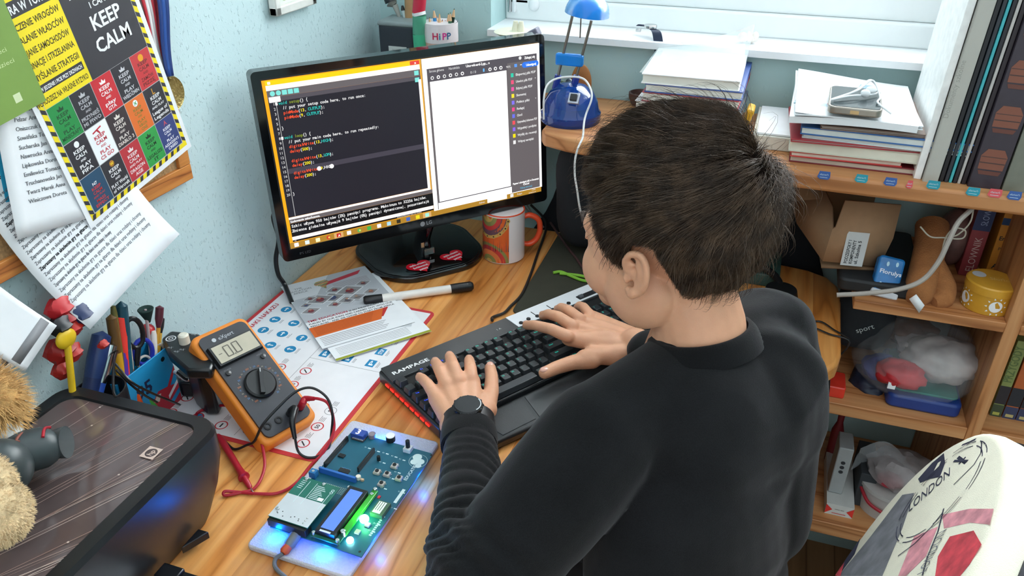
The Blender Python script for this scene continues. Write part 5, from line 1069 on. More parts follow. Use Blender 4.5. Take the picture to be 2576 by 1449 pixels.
p=PY(1880,92,.03); m=MB(); m.ball((-.008,0,.009),(.009,.008,.009),mat('dc9a88',.5)); m.ball((.006,0,.007),(.010,.008,.007),mat('f0e8e0',.5)); m.ball((.014,0,.011),(.006,.006,.009),mat('f0e8e0',.5)); m.ball((.002,0,.014),(.004,.004,.006),mat('f0e8e0',.5)); o=m.build('china_figurine'); o.location=(p.x,.03,sz); tag(o,'small pink and white china figurine on the window sill','figurine')
# net curtain at right
m=MB(); NET=mat('ffffff',.8,trans=0,alpha=.72,noise_amt=.02); m.grid(lambda u,v:V((1.045+.055*v*1.2+.05*u+.006*math.sin(v*9),.10-.12*u+.006*math.sin(u*30+v*6),SH+.02+v*.55)),24,30,NET); tag(m.build('net_curtain'),'sheer white net curtain edge at the right of the window','curtain')
# ---------------------------------------------------------------- papers and books on the shelf
def book(nm,lab,cat,c,w,d,h,col,rot=0,z=SH,pages='e0ddd4',cover=.0018,group=None,spine='y-'):
    # lying book: spine faces the room unless pages do
    o=thing(nm,lab,cat,Matrix.Translation((c[0],c[1],z))@Matrix.Rotation(math.radians(rot),4,'Z'),group)
    m=MB(); m.box((0,0,h/2),(w-.004,d-.004,h-2*cover),mat(pages,.8,noise_amt=.08,nscale=30)); m.build('pages',o)
    m=MB(); mt=mat(col,.4); m.box((0,0,cover/2),(w,d,cover),mt); m.box((0,0,h-cover/2),(w,d,cover),mt)
    if spine=='x-': m.box((-w/2,0,h/2),(cover,d,h),mt)
    elif spine=='y-': m.box((0,-d/2,h/2),(w,cover,h),mt)
    elif spine=='y+': m.box((0,d/2,h/2),(w,cover,h),mt)
    m.build('cover',o,bevel=.0005); return o
# left stack (white books, plastic sleeve on top)
z=SH; 
for k,(h,c,l,dx) in enumerate(((.022,'d8d4d0','white bound book at the bottom of the left stack',0),(.018,'7a8aa8','grey blue book second in the left stack',.004),(.020,'e8e6e6','white book third in the left stack',-.003),(.016,'b84450','red covered book below the top of the left stack',.006),(.014,'3c5aa0','blue edged notebook in the left stack',.008),(.016,'eceaea','white paper pad topping the left stack',0))):
    book('book',l,'book',(.645+dx,-.105,0),.155,.20,h,c,-4+k,z,spine='y+'); z+=h
pt=z
m=MB(); m.grid(lambda u,v:V((.565+.16*u,-.205+.205*v,pt+.001+.05*max(0,u-.6)**1.5*v+.035*v*v*u)),16,16,mat('dff0f0',.1,trans=.5,alpha=.6,noise_amt=.2,nscale=20)); tag(m.build('plastic_sleeve'),'clear plastic sleeve curling on top of the left book stack','sleeve')
m=MB(); m.box((.740,-.155,SH+.03),(.012,.04,.05),mat('e0a820',.4),R=Matrix.Rotation(.25,3,'Y')); tag(m.build('yellow_glue_stick',bevel=.003),'yellow glue stick standing at the right of the left stack','glue stick')
m=MB(); m.box((.81,-.12,SH+.0245),(.10,.15,.003),PAPER); tag(m.build('paper',bevel=.0003),'small white notepad lying between the two stacks','paper')
m=MB(); m.box((.81,-.12,SH+.0115),(.11,.16,.022),mat('d0ccc0',.6)); tag(m.build('notebook',bevel=.001),'pale notebook beneath the small white notepad','notebook')
# right stack
z=SH
bs=[(.012,'7a2028','dark red book at the bottom of the right stack',.235,.155,.945,0,'c8b8a8'),(.010,'c83a38','bright red thin book low in the right stack',.16,.16,.905,2,'d8c8b8'),(.020,'c8c4b4','cream paged thick book in the right stack',.205,.165,.925,1,'dcd8c8'),(.006,'a83038','red edged magazine in the right stack',.21,.17,.925,3,'d8d0c8'),(.008,'d8e0e0','pale magazine in the right stack',.225,.17,.955,-2,'e0e0dc'),(.014,'3468a8','blue covered soft book in the right stack',.235,.175,.955,-1,'d8dcd8'),(.007,'8a7468','brown magazine under the white papers',.21,.17,.965,2,'a89a90')]
for h,c,l,w_,d_,cx_,rot,pg in bs:
    h*=.85; cx_-=.012; book('book',l,'book',(cx_,-.185+.02,0),w_,d_,h,c,rot,z,pages=pg,spine='y+'); z+=h
book('book','grey blue hardcover sticking out left in the right stack','book',(.868,-.14,0),.10,.155,.018,'88a8b8',-8,z,pages='b0a898',spine='y+')
for k in range(3):
    W_,D_=.176,.225; rr=(-1,1.5,.5)[k]; th=(.010,.0018,.0008)[k]; m=MB(); nu=nv=14
    def sf(u,v): return V((W_*(u-.5),D_*(v-.5),.003*math.sin(u*3+k)+.009*v*v*(1-u)+(.004 if k<2 else -.003)*(1-v)*u))
    g=[sf(i/nu,j/nv) for j in range(nv+1) for i in range(nu+1)]; N_=len(g); g2=[p-V((0,0,th)) for p in g]
    fs=[(j*(nu+1)+i,j*(nu+1)+i+1,(j+1)*(nu+1)+i+1,(j+1)*(nu+1)+i) for j in range(nv) for i in range(nu)]; fs+=[tuple(N_+q for q in f[::-1]) for f in fs]
    rim=[i for i in range(nu+1)]+[(j+1)*(nu+1)-1 for j in range(1,nv+1)]+[nv*(nu+1)+i for i in range(nu-1,-1,-1)]+[j*(nu+1) for j in range(nv-1,0,-1)]
    fs+=[(rim[(i+1)%len(rim)],rim[i],N_+rim[i],N_+rim[(i+1)%len(rim)]) for i in range(len(rim))]
    m.add(g+g2,fs,PAPER); o=m.build('paper_bundle' if k==0 else 'paper_sheet')
    o.location=(.894+.002*k,-.150,z+.011+.0028*k); o.rotation_euler.z=math.radians(rr); tag(o,('thick white paper bundle on the right stack','white paper sheet on top of the thick bundle','topmost white sheet beneath the phone')[k],'paper')
zt=z+.019
# phone with earbuds
p=PZ(2150,262,zt+.008); t=thing('phone','black phone lying on the white papers of the right stack','phone',Matrix.Translation((p.x,p.y+.01,zt+.004))@Matrix.Rotation(math.radians(-2),4,'Z'))
m=MB(); m.prism(rrect(.074,.115,.010,5),0,.011,mat('9a948a',.3,.6)); m.build('case',t,bevel=.002,seg=3); m=MB(); m.prism(rrect(.069,.110,.009,5),.0108,.0118,mat('4a5254',.08)); m.build('screen',t); m=MB(); m.box((0,-.0575,.005),(.012,.002,.005),mat('c8a878',.3,.5)); m.build('port',t)
m=MB(); 
rng=random.Random(8); pts=[V((-.03,-.035,.014)),V((.0,.01,.020)),V((.018,.045,.028)),V((.03,.02,.016)),V((-.01,-.02,.018)),V((-.034,-.038,.015)),V((.0,-.0,.022)),V((.02,.035,.03)),V((.034,.01,.014)),V((.03,-.03,.015)),V((.05,-.04,.004))]
m.tube(pts,.0015,WHT,8,smooth=8); m.ball((.012,-.004,.020),(.007,.006,.006),WHT); m.ball((.020,.012,.022),(.008,.005,.005),WHT); o=m.build('earphones'); o.matrix_world=t.matrix_basis.copy(); tag(o,'white earphones with tangled cable on the phone','earphones')
p=PZ(2088,265,zt+.004); m=MB(); m.ball((0,0,0),(.004,.0035,.003),mat('d02030',.4)); o=m.build('red_pin'); o.location=(p.x,p.y,zt+.006); tag(o,'small red bead left of the phone','bead')
# standing books at right on the shelf; lean slightly
def sbook(nm,lab,xb,w,h,col,lean=0,d=.2,Y=-.262,extra=None,pages=False,cat='book',rough=.45):
    t=thing(nm,lab,cat,Matrix.Translation((xb,Y,SH))@Matrix.Rotation(lean,4,'Y'))
    m=MB(); m.box((w/2,d/2,h/2),(w,d,h),mat(col,rough,noise_amt=.08,nscale=60)); 
    if extra: m.F=frame((0,-.0004,0),(1,0,0),(0,0,1)); extra(m,w,h)
    m.build('cover',t,bevel=.0008); 
    return t
X0=PY(2330,424,-.262).x; print('books x0',X0,PY(2390,424,-.262),PY(2576,470,-.262))
def bl(m,w,h): m.prect(.001,0,w-.001,h,pm('b8b6ae')); m.ptext('Dokumenty szkolne',w*.35,h*.3,.010,pm('9a9890'),0,rot=PI/2)
x=X0-.012
sbook('binder','white thin binder leaning next to the curtain',x,.010,.30,'f2f2f0',.03,.20,-.255,cat='binder'); x+=.0115
sbook('binder','grey white binder with faint spine writing',x,.020,.32,'b4b2aa',.03,.22,-.262,bl,cat='binder'); x+=.0225
for w_,c,l,h_ in ((.006,'16181e','thin black book right of the grey binder',.30),(.005,'2a3038','charcoal magazine next to the black one',.28),(.004,'44b0b8','turquoise edged magazine among the dark ones',.29),(.005,'202028','black magazine right of the turquoise one',.27),(.004,'c0bcb8','thin light magazine among dark ones',.30),(.006,'2a2228','dark brown magazine right of the light one',.29)):
    sbook('magazine',l,x,w_,h_,c,.028,.19,-.255,cat='magazine'); x+=w_+.0012
def brown(m,w,h):
    for k in range(5):
        y=h-.025-k*.062; 
        if y<.03: break
        m.ppoly([(w*.12,y-.028),(w*.88,y-.028),(w*.9,y-.008),(w*.75,y+.002),(w*.25,y+.002),(w*.1,y-.008)],pm('84503f')); m.prect(w*.12,y-.019,w*.88,y-.0175,pm('4a3634')); m.prect(w*.12,y-.010,w*.88,y-.009,pm('4a3634')); m.ppoly([(w*.2,y-.036),(w*.8,y-.036),(w*.86,y-.030),(w*.14,y-.030)],pm('6a3e34'))
sbook('album','thick dark album with brown patterned spine',x,.042,.33,'38303a',.025,.22,-.262,brown,cat='album'); x+=.0445
sbook('binder','thick grey green binder right of the patterned album',x,.030,.33,'76786c',.02,.22,-.262,cat='binder'); x+=.032
sbook('binder','dark blue binder at the far right of the shelf',x,.045,.33,'2a2c3a',.015,.22,-.262,cat='binder'); x+=.047
# ---------------------------------------------------------------- middle compartment
MZ=.806
t=thing('laptop','black flat case lying under the cardboard box','case',(1.0,-.15,MZ)); 
m=MB(); m.prism(rrect(.125,.22,.01,4),0,.022,BLKM); m.build('case_body',t,bevel=.004); t.location.x=.988
# cardboard box: open flap facing the room
CB=mat('a07c5c',.8,noise_amt=.06,nscale=60); CBD=mat('84664a',.85)
Bz=MZ+.023
A_=PY(2069,657,-.235); B_=PY(2212,671,-.20); 
t=thing('cardboard_box','open brown cardboard box with white shipping label on the shelf','box',V((A_.x,A_.y,Bz))); o0=t.location.copy()
e1=PY(2212,668,-.215)-A_; e1.z=0; 
h1=(PY(2100,570,-.235)-A_).length
fl=[PY(2069,657,-.235),PY(2212,671,-.215),PY(2247,600,-.205),PY(2268,516,-.20),PY(2127,505,-.22),PY(2103,572,-.235),PY(2094,577,-.236)]
m=MB(); m.add([p-o0 for p in fl],[tuple(range(7))],CB); m.build('front_panel',t,solid=.004)
sd=[PY(2069,657,-.235),PY(2094,577,-.236),PY(2093,520,-.19),PY(2070,470,-.15),PY(2000,460,-.14),PY(1990,500,-.14),PY(2004,562,-.17)]
m=MB(); m.add([p-o0 for p in sd],[tuple(range(7))],CBD); m.build('side_panel',t,solid=.004)
m=MB(); q=[PY(2069,660,-.235),PY(2212,674,-.215)]; e2=V((-.01,.16,0)); vs=[q[0]-o0,q[1]-o0,q[1]-o0+e2,q[0]-o0+e2]; vs=[V((v.x,v.y,.002)) for v in vs]; m.add(vs,[(0,1,2,3)],CBD); vs2=[vs[3],vs[2],vs[2]+V((0,0,.11)),vs[3]+V((0,0,.11))]; m.add(vs2,[(0,1,2,3)],CBD); m.build('inner_panel',t,solid=.003)
lab_=[PY(2113,664,-.2345),PY(2168,669,-.2265),PY(2210,588,-.214),PY(2145,582,-.224)]; lab_=[p+V((0,-.0032,0)) for p in lab_]
m=MB(); m.F=frame(lab_[0]-o0,lab_[1]-lab_[0],lab_[3]-lab_[0]); lw=(lab_[1]-lab_[0]).length; lh_=(lab_[3]-lab_[0]).length; m.prect(0,0,lw,lh_,pm('c8c8c8'))
for i in range(3): m.ptext('FRICOSMORP' if 0 else ('PODZESPOŁY I','KOMPONENTY','ul. Szkolna 5')[i],lw*(.28+.22*i),lh_*.06,.0075,INK,1,rot=PI/2,wid=lh_*.7)
m.build('shipping_label',t)['label']='white shipping label with black text'
# tissue pack
t=thing('tissue_pack','blue packet of paper tissues leaning beside the cardboard box','tissues',frame(PY(2195,735,-.265),PY(2262,752,-.262)-PY(2195,735,-.265),PY(2228,628,-.225)-PY(2195,735,-.265))); 
m=MB(); m.prism(rrect(.040,.062,.006,4,.018,.032),-.020,0,mat('2070b0',.2,noise_amt=.25,nscale=40)); m.F=Matrix.Translation((0,0,.0004)); m.ptext('Florulys',.002,.034,.0095,pm('e0e4f0'),1,rot=.12*0,wid=.034); 
for x,y in ((.008,.016),(.026,.013),(.012,.050),(.026,.052)): m.pdisc(x,y,.0022,pm('b8d8e8'),12,ry=.004)
m.build('pack',t,bevel=.004,seg=3); m=MB(); m.prism(rrect(.042,.012,.003,3,.018,.002),-.021,.001,mat('c8c8cc',.7)); m.build('tissue',t,bevel=.002)
# brown felt slippers / pouch
t=thing('felt_boot','brown felt boot with a white tag standing on the shelf','boot',V((1.085,-.2,MZ))); o0=t.location.copy(); FB_=mat('a0673a',.95,bump=.6,bscale=400,noise_amt=.15,nscale=40)
m=MB(); m.tube([PY(2295,770,-.255)-o0,PY(2310,740,-.25)-o0,PY(2325,690,-.22)-o0,PY(2340,620,-.17)-o0,PY(2345,570,-.13)-o0],[.010,.024,.024,.024,.026],FB_,20,smooth=5); m.tube([PY(2345,760,-.262)-o0,PY(2365,750,-.25)-o0,PY(2370,720,-.23)-o0,PY(2350,660,-.20)-o0],[.010,.020,.020,.015],FB_,20,smooth=5); m.build('boot',t)
tg=[PY(2287,752,-.285),PY(2305,740,-.285),PY(2326,768,-.288),PY(2312,787,-.288)]; m=MB(); m.add([p-o0 for p in tg],[(0,1,2,3)],WHT); m.build('tag',t,solid=.0006)['label']='white tag'
# plastic wrapper with brown things behind
m=MB(); p=PY(2385,660,-.12); m.ball((0,0,0),(.028,.04,.05),mat('6a4a44',.6,noise_amt=.3),20,14); o=m.build('brown_pouch'); o.location=(p.x,-.10,MZ+.05); tag(o,'dark brown pouch between felt boot and books','pouch')
# round yellow tin
p=PY(2472,765,-.225); cx_=p.x; t=thing('round_tin','round yellow tin with white sun pattern on the shelf','tin',(cx_,-.235,MZ)); YT=mat('c8922c',.35,noise_amt=.08); r=.036
m=MB(); m.lathe([(0,0),(r,0),(r,.036),(0,.036)],YT,40); m.F=Matrix.Identity(4)
def wrapd(a,z,rad,rr,mt,n=20):
    m.add([V(((r+rr)*math.sin(a+rad*math.cos(2*PI*i/n)/r),-(r+rr)*math.cos(a+rad*math.cos(2*PI*i/n)/r),z+rad*math.sin(2*PI*i/n))) for i in range(n)],[tuple(range(n))],mt)
for a0_ in (.15,1.5,-1.2):
    wrapd(a0_,.017,.0095,.0004,WHT)
    for i in range(10):
        th=2*PI*i/10; c1=.0125; c2=.016; 
        pts=[(c1*math.cos(th-.12),c1*math.sin(th-.12)),(c2*math.cos(th),c2*math.sin(th)),(c1*math.cos(th+.12),c1*math.sin(th+.12))]; m.add([V(((r+.0004)*math.sin(a0_+u/r),-(r+.0004)*math.cos(a0_+u/r),.017+v)) for u,v in pts],[(0,1,2)],WHT)
m.build('tin_body',t,bevel=.001); m=MB(); m.lathe([(r+.001,.032),(r+.0012,.044),(r-.001,.046),(0,.046)],mat('d09a34',.3,noise_amt=.1),40); m.F=Matrix.Translation((0,0,.0462)); m.pdisc(-.018,.012,.010,pm('c8ccd0')); m.ptext('Vitamin' if 0 else 'Słońce',-.005,-.002,.012,pm('e0c078'),0); m.build('tin_lid',t)
# two books behind the tin
def mbook(lab,xy,w,h,col,fn):
    p=PY(*xy,-.14); t=thing('book',lab,'book',Matrix.Translation((p.x,-.14,MZ))); m=MB(); m.box((w/2,.065,h/2),(w,.13,h),mat(col,.5)); m.F=frame((0,-.0005,0),(1,0,0),(0,0,1)); fn(m,w,h); m.build('cover',t,bevel=.001)
def fb1(m,w,h): m.prect(0,h*.56,w,h,pm('28345a')); m.ptext('ELOWNIK',w*.75,h*.06,.016,pm('c8a8a0'),0,rot=PI/2,wid=h*.42); m.ptext('SŁOWNIK',w*.75,h*.62,.014,pm('8a98b8'),0,rot=PI/2,wid=h*.3)
def fb2(m,w,h): m.prect(0,h*.66,w,h*.74,pm('24406a')); m.ptext('Langenscheidt' if 0 else 'Słownik',w/2,h*.82,.008,INK,0,'c'); m.ptext('English',w/2,h*.48,.010,INK,1,'c',wid=w*.8); m.ptext('Polski',w/2,h*.36,.008,INK,0,'c'); m.ptext('A-Z',w/2,h*.14,.012,INK,1,'c')
mbook('dark blue and red dictionary behind the round tin','' or (2425,640),.026,.150,'8a3438',fb1); mbook('yellow orange dictionary right of the red one',(2490,650),.032,.150,'c8822a',fb2)
# white thick cable and thin string
m=MB(); m.tube([PY(x,y,yy) for x,y,yy in ((2105,742,-.30),(2180,738,-.30),(2260,728,-.30),(2320,705,-.295),(2360,660,-.29),(2385,610,-.285),(2410,560,-.275),(2440,530,-.265),(2460,508,-.25))],.0038,mat('a8a098',.5),10,smooth=6); tag(m.build('white_cable'),'thick off white cable curving up in front of the shelf','cable')
m=MB(); m.tube([PY(x,y,-.262) for x,y in ((2315,570,),(2340,595),(2375,598),(2420,600),(2428,580),(2400,575),(2378,600),(2370,640),(2385,600),(2410,590),(2440,560),(2450,520))],.0012,mat('b0a898',.5),6,smooth=6); tag(m.build('string_lights'),'thin pale wire looped behind the thick white cable','wire')
# ---------------------------------------------------------------- lower compartment
LZ=.602
t=thing('plastic_bag','clear plastic bag stuffed with red, blue and white cloths','bag',V((1.05,-.17,LZ))); o0=t.location.copy()
def crumple(nm,px,y,r,col,sd,par=t,o0=o0,rough=.5,**k):
    c=PY(*px,y)-o0; m=MB(); m.ball((0,0,0),r,mat(col,rough,noise_amt=.2,nscale=30,**k),30,20,fn=lambda p:1+.22*noise.noise(p*2.2+V((sd,0,0)))+.08*noise.noise(p*6+V((0,sd,0)))); o=m.build(nm,par,angle=60); o.location=c; return o
crumple('blue_cloth',(2215,925),-.20,(.030,.03,.024),'202e78',1); crumple('red_cloth',(2265,940),-.24,(.040,.03,.022),'b82a30',2); crumple('white_cloth',(2370,905),-.20,(.062,.05,.036),'b0a8a4',3); crumple('white_cloth',(2330,875),-.16,(.05,.04,.02),'c0b8b8',4); crumple('dark_cloth',(2190,960),-.2,(.035,.04,.026),'20283c',5); crumple('brown_cloth',(2300,840),-.12,(.045,.04,.024),'6a4a3c',6)
m=MB(); m.box(PY(2243,970,-.268)-o0,(.012,.003,.012),WHT); m.build('tag',t)
m=MB(); m.ball((0,0,0),(.105,.085,.075),mat('d8dce0',.08,trans=.0,alpha=.14,noise_amt=.1),40,24,fn=lambda p:1+.10*noise.noise(p*2.5)+.05*noise.noise(p*8)); o=m.build('bag_film',t); o.location=PY(2310,905,-.19)-o0
t=thing('folder_stack','blue and green zip folder lying under the plastic bag','folder',V((1.10,-.19,LZ)))
m=MB(); m.prism(rrect(.115,.15,.012,4),0,.026,mat('1c3a80',.4)); m.build('folder',t,bevel=.005,seg=3); m=MB(); m.prism(rrect(.10,.13,.01,4,.002,.004),.026,.030,mat('1f7a70',.5,noise_amt=.2)); m.build('insert',t,bevel=.001)
m=MB(); m.ball((0,0,0),(.050,.05,.058),mat('1a1f24',.85,bump=.5,bscale=80),30,20,fn=lambda p:(abs(p.x)**3+abs(p.y)**3+abs(p.z)**3)**(-1/3)*(1+.06*noise.noise(p*4))); m.F=frame((-.012,-.0515,-.01),(.85,0,.5),(-.5,0,.85)); m.ptext('sport',0,0,.014,pm('b8c0c0'),0); o=m.build('gym_bag'); p=PY(2160,860,-.17); o.location=(p.x+.0,-.15,LZ+.105); tag(o,'black fabric bag with pale lettering right of the desk end','bag')
crumple_t=thing('green_bag','dark green cloth behind the plastic bag','cloth',V((1.09,-.08,LZ+.0))); 
m=MB(); m.ball((0,0,0),(.075,.03,.045),mat('1c4a34',.9),26,16,fn=lambda p:1+.15*noise.noise(p*3)); o=m.build('cloth',crumple_t); o.location=(.0,0,.13)
p=PY(2093,965,-.262); m=MB(); m.prism(rrect(.07,.05,.004,3),0,.022,mat('d83828',.25,noise_amt=.1)); o=m.build('red_packet',bevel=.002); o.location=(p.x-.012,-.245,LZ); tag(o,'glossy red packet on the lower shelf below the desk end','packet')
# thin black straps hanging from desk end
for i,(a,l) in enumerate((((( 2020,820),(2060,808),(2098,830),(2098,852)),'upper black strap loop lying over the desk end'),(((2020,815),(2050,825),(2085,840),(2100,855)),'lower black strap loop lying over the desk end'))):
    m=MB(); q=[PZ(*s,D+.003) for s in a[:3]]; e_=PZ(2097,845,D+.003); q.append(V((.958,e_.y,D-.004))); q+= [PY(2093,920,q[-1].y),PY(2085-4*i,985,q[-1].y-.0),PY(2076-3*i,1040,q[-1].y)]; m.tube(q,.0014,BLK,6,smooth=5); tag(m.build('strap'),l,'strap')
# ---------------------------------------------------------------- bottom compartment
BZ=.33
t=thing('small_carton','white carton with red triangles on the bottom shelf','box',V((1.0,-.20,BZ))); a=PY(2092,1212,-.25); b=PY(2163,1226,-.25); w_=(b-a).length; t.location=(a.x,-.255,BZ)
m=MB(); m.box((w_/2,.07,.013),(w_,.15,.026),mat('c8c8c4',.6)); m.F=frame((0,-.0056,0),(1,0,0),(0,0,1)); R_=pm('d83028'); m.ppoly([(0,.002),(.012,.013),(0,.024)],R_); m.ppoly([(w_,.002),(w_,.024),(w_-.012,.013)],R_); m.ptext('oooo ooo',w_/2,.014,.004,INK,0,'c'); m.ptext('ooooooooo',w_/2,.004,.005,R_,1,'c'); m.build('carton',t)
p=PY(2110,1150,-.20); m=MB(); m.box((0,0,.055),(.026,.05,.11),mat('9a9c9c',.5)); m.F=frame((0,-.0255,.05),(1,0,0),(0,0,1)); [m.pdisc(0,.004+i*.011,.004,INK) for i in range(3)]; o=m.build('grey_remote',bevel=.002); o.location=(a.x+.014,-.205,BZ+.027); tag(o,'tall grey white box with three black dots on the carton','box')
m=MB(); m.lathe([(.012,0),(.012,.035),(.006,.045),(.008,.075),(0,.075)],mat('7a2028',.4),16); o=m.build('small_bottle'); o.location=(a.x+.012,-.10,BZ); o.scale=(1,1,2.2); tag(o,'dark red bottle with pale neck at the back of bottom shelf','bottle')
p=PY(2230,1225,-.22); t=thing('plastic_tub','white plastic tub with red handle on the bottom shelf','tub',(p.x+.012,-.20,BZ)); m=MB(); m.lathe([(0,0),(.050,0),(.056,.055),(.058,.055),(.058,.062),(0,.062)],mat('b8b4b0',.4),36); m.build('tub',t); m=MB(); m.tube([(-.057,-.01,.050),(-.04,-.045,.036),(-.010,-.062,.030),(.0,-.060,.018),(-.012,-.058,.004)],.0032,mat('a01828',.4),8,smooth=5); m.build('handle',t)
m=MB(); m.grid(lambda u,v:V((-.075+.16*u,-.03*v+.02*math.sin(u*7),.065+.09*v*(1-.3*u)+.01*math.sin(u*9+v*5))),20,12,mat('c8ccd0',.08,alpha=.35,noise_amt=.2,nscale=60)); m.ball((.01,.0,.09),(.06,.05,.035),mat('b0a8a8',.5,alpha=.55,noise_amt=.3,nscale=30),24,16,fn=lambda p:1+.2*noise.noise(p*3)); m.ball((-.01,-.02,.078),(.025,.02,.012),mat('a83040',.5),16,10); o=m.build('plastic_film'); o.location=t.location; tag(o,'clear crumpled plastic film standing on the white tub','film')
m=MB(); m.box((0,0,.05),(.05,.10,.10),mat('2c3034',.7)); o=m.build('dark_box',bevel=.002); o.location=(1.062,-.17,BZ); o.scale=(.6,1,.8); tag(o,'dark box between the grey box and the tub','box')
# right compartments books
def rb(lab,px0,px1,py,h,Y,col,fn=None,z=LZ,nm='comic_book'):
    a=PY(px0,py,Y); b=PY(px1,py,Y); w=(b-a).length; t=thing(nm,lab,'book',(a.x,Y,z)); m=MB(); m.box((w/2,.075,h/2),(w*.96,.15,h),mat(col,.5,noise_amt=.15)); 
    if fn: m.F=frame((0,-.0004,0),(1,0,0),(0,0,1)); fn(m,w,h)
    m.build('cover',t,bevel=.0008)
def g1(m,w,h): m.prect(0,0,w,.024,pm('3a4630')); m.prect(0,.026,w,.062,pm('26242a')); m.ptext('PERYBUC' if 0 else 'PRZYGODY',w*.75,.07,.018,pm('5a6a3c'),1,rot=PI/2,wid=h-.08); m.prect(w*.2,.003,w*.8,.009,pm('a8a850'))
def g2(m,w,h): m.prect(0,0,w,.024,pm('343a58')); m.prect(0,.026,w,.062,pm('22262e')); m.prect(w*.2,.003,w*.8,.009,pm('b8a870'))
rb('green comic book right of the upright board',2497,2526,1022,.150,-.235,'808a50',g1); rb('orange comic book right of the green one',2528,2562,1028,.150,-.235,'b05a2c',g2); rb('red brown comic book at the right frame edge',2564,2600,1032,.150,-.235,'8a4a30',g2)
m=MB(); m.box((1.35,-.12,.92),(.28,.15,.10),mat('3a2c28',.7)); tag(m.build('wooden_box'),'dark brown box in the upper right compartment','box')
# floor thing
m=MB(); m.prism(rrect(.30,.26,.02,4),0,.20,mat('14506a',.6,noise_amt=.15)); o=m.build('storage_box',bevel=.004); o.location=(1.06,-.46,0); tag(o,'teal blue storage box on the floor before the bookcase','box')
# headphones on desk behind the boy
p=PZ(1885,705,D+.03); t=thing('headphones','black headphones lying on the desk behind the person','headphones',V((p.x,p.y,D))); 
m=MB(); m.tube([V((.055*math.cos(a),.055*math.sin(a),.016+.018*math.sin(a))) for a in [PI*i/14 for i in range(15)]],.0065,BLK,12,flat=1); m.build('headband',t)
for s in (-1,1): m=MB(); m.lathe([(0,0),(.026,0),(.03,.01),(.026,.024),(0,.024)],BLK,24,c=(s*.055,-.005,.002)); m.build('ear_cup',t)
m=MB(); m.box((0,0,.012),(.085,.10,.024),mat('33504a',.5,noise_amt=.3,nscale=50)); o=m.build('storage_tin',bevel=.002); p=PZ(1905,650,D); o.location=(p.x+.0,-.115,D); tag(o,'dull green flat case at the back edge of the desk','case')
# ================================================================ BOY
def P3(x,y,d): return CAM+ray(x,y)*d
def remesh(mb,name,vox,it,fac=.5):
    o=mb.build(name); r=o.modifiers.new('r','REMESH'); r.mode='VOXEL'; r.voxel_size=vox; r.use_smooth_shade=True
    s_=o.modifiers.new('s','SMOOTH'); s_.factor=fac; s_.iterations=it
    dg=bpy.context.evaluated_depsgraph_get(); dg.update(); me=bpy.data.meshes.new_from_object(o.evaluated_get(dg)); old=o.data; o.modifiers.clear(); o.data=me; bpy.data.meshes.remove(old); me.name=name
    me.polygons.foreach_set('use_smooth',[True]*len(me.polygons)); return o
def cap(m,a,b,ra,rb,mt,n=20):
    # tapered capsule
    a,b=V(a),V(b); d=b-a; L=d.length; q=d.to_track_quat('Z','Y').to_matrix(); prof=[]
    for i in range(7): t_=-PI/2+PI/2*i/6; prof.append((max(ra*math.cos(t_),0),ra*math.sin(t_)))
    for i in range(7): t_=PI/2*i/6; prof.append((max(rb*math.cos(t_),0),L+rb*math.sin(t_)))
    m.lathe(prof,mt,n,c=a,R=q)
def chain(m,pts,rs,mt):
    for i in range(len(pts)-1): cap(m,pts[i],pts[i+1],rs[i],rs[i+1],mt)
SKIN=mat('d8a080',.5,noise_amt=.06,nscale=35,bump=.12,bscale=700,sss=.12,spec=.4)
fB=V((-.829,.559,0)); sB=V((.559,.829,0)); Z=V((0,0,1))
NK=V((.742,-.722,.965)); SR=V((.818,-.622,.915)); SL=V((.662,-.843,.892)); EL_=V((.572,-.990,.790)); ER_=V((.855,-.668,.82))
WL=PZ(1179,1075,.790); WR=PZ(1598,864,.797)
CH=V((.765,-.750,.86)); MID=V((.785,-.795,.74)); PEL=V((.815,-.81,.56))
m=MB()
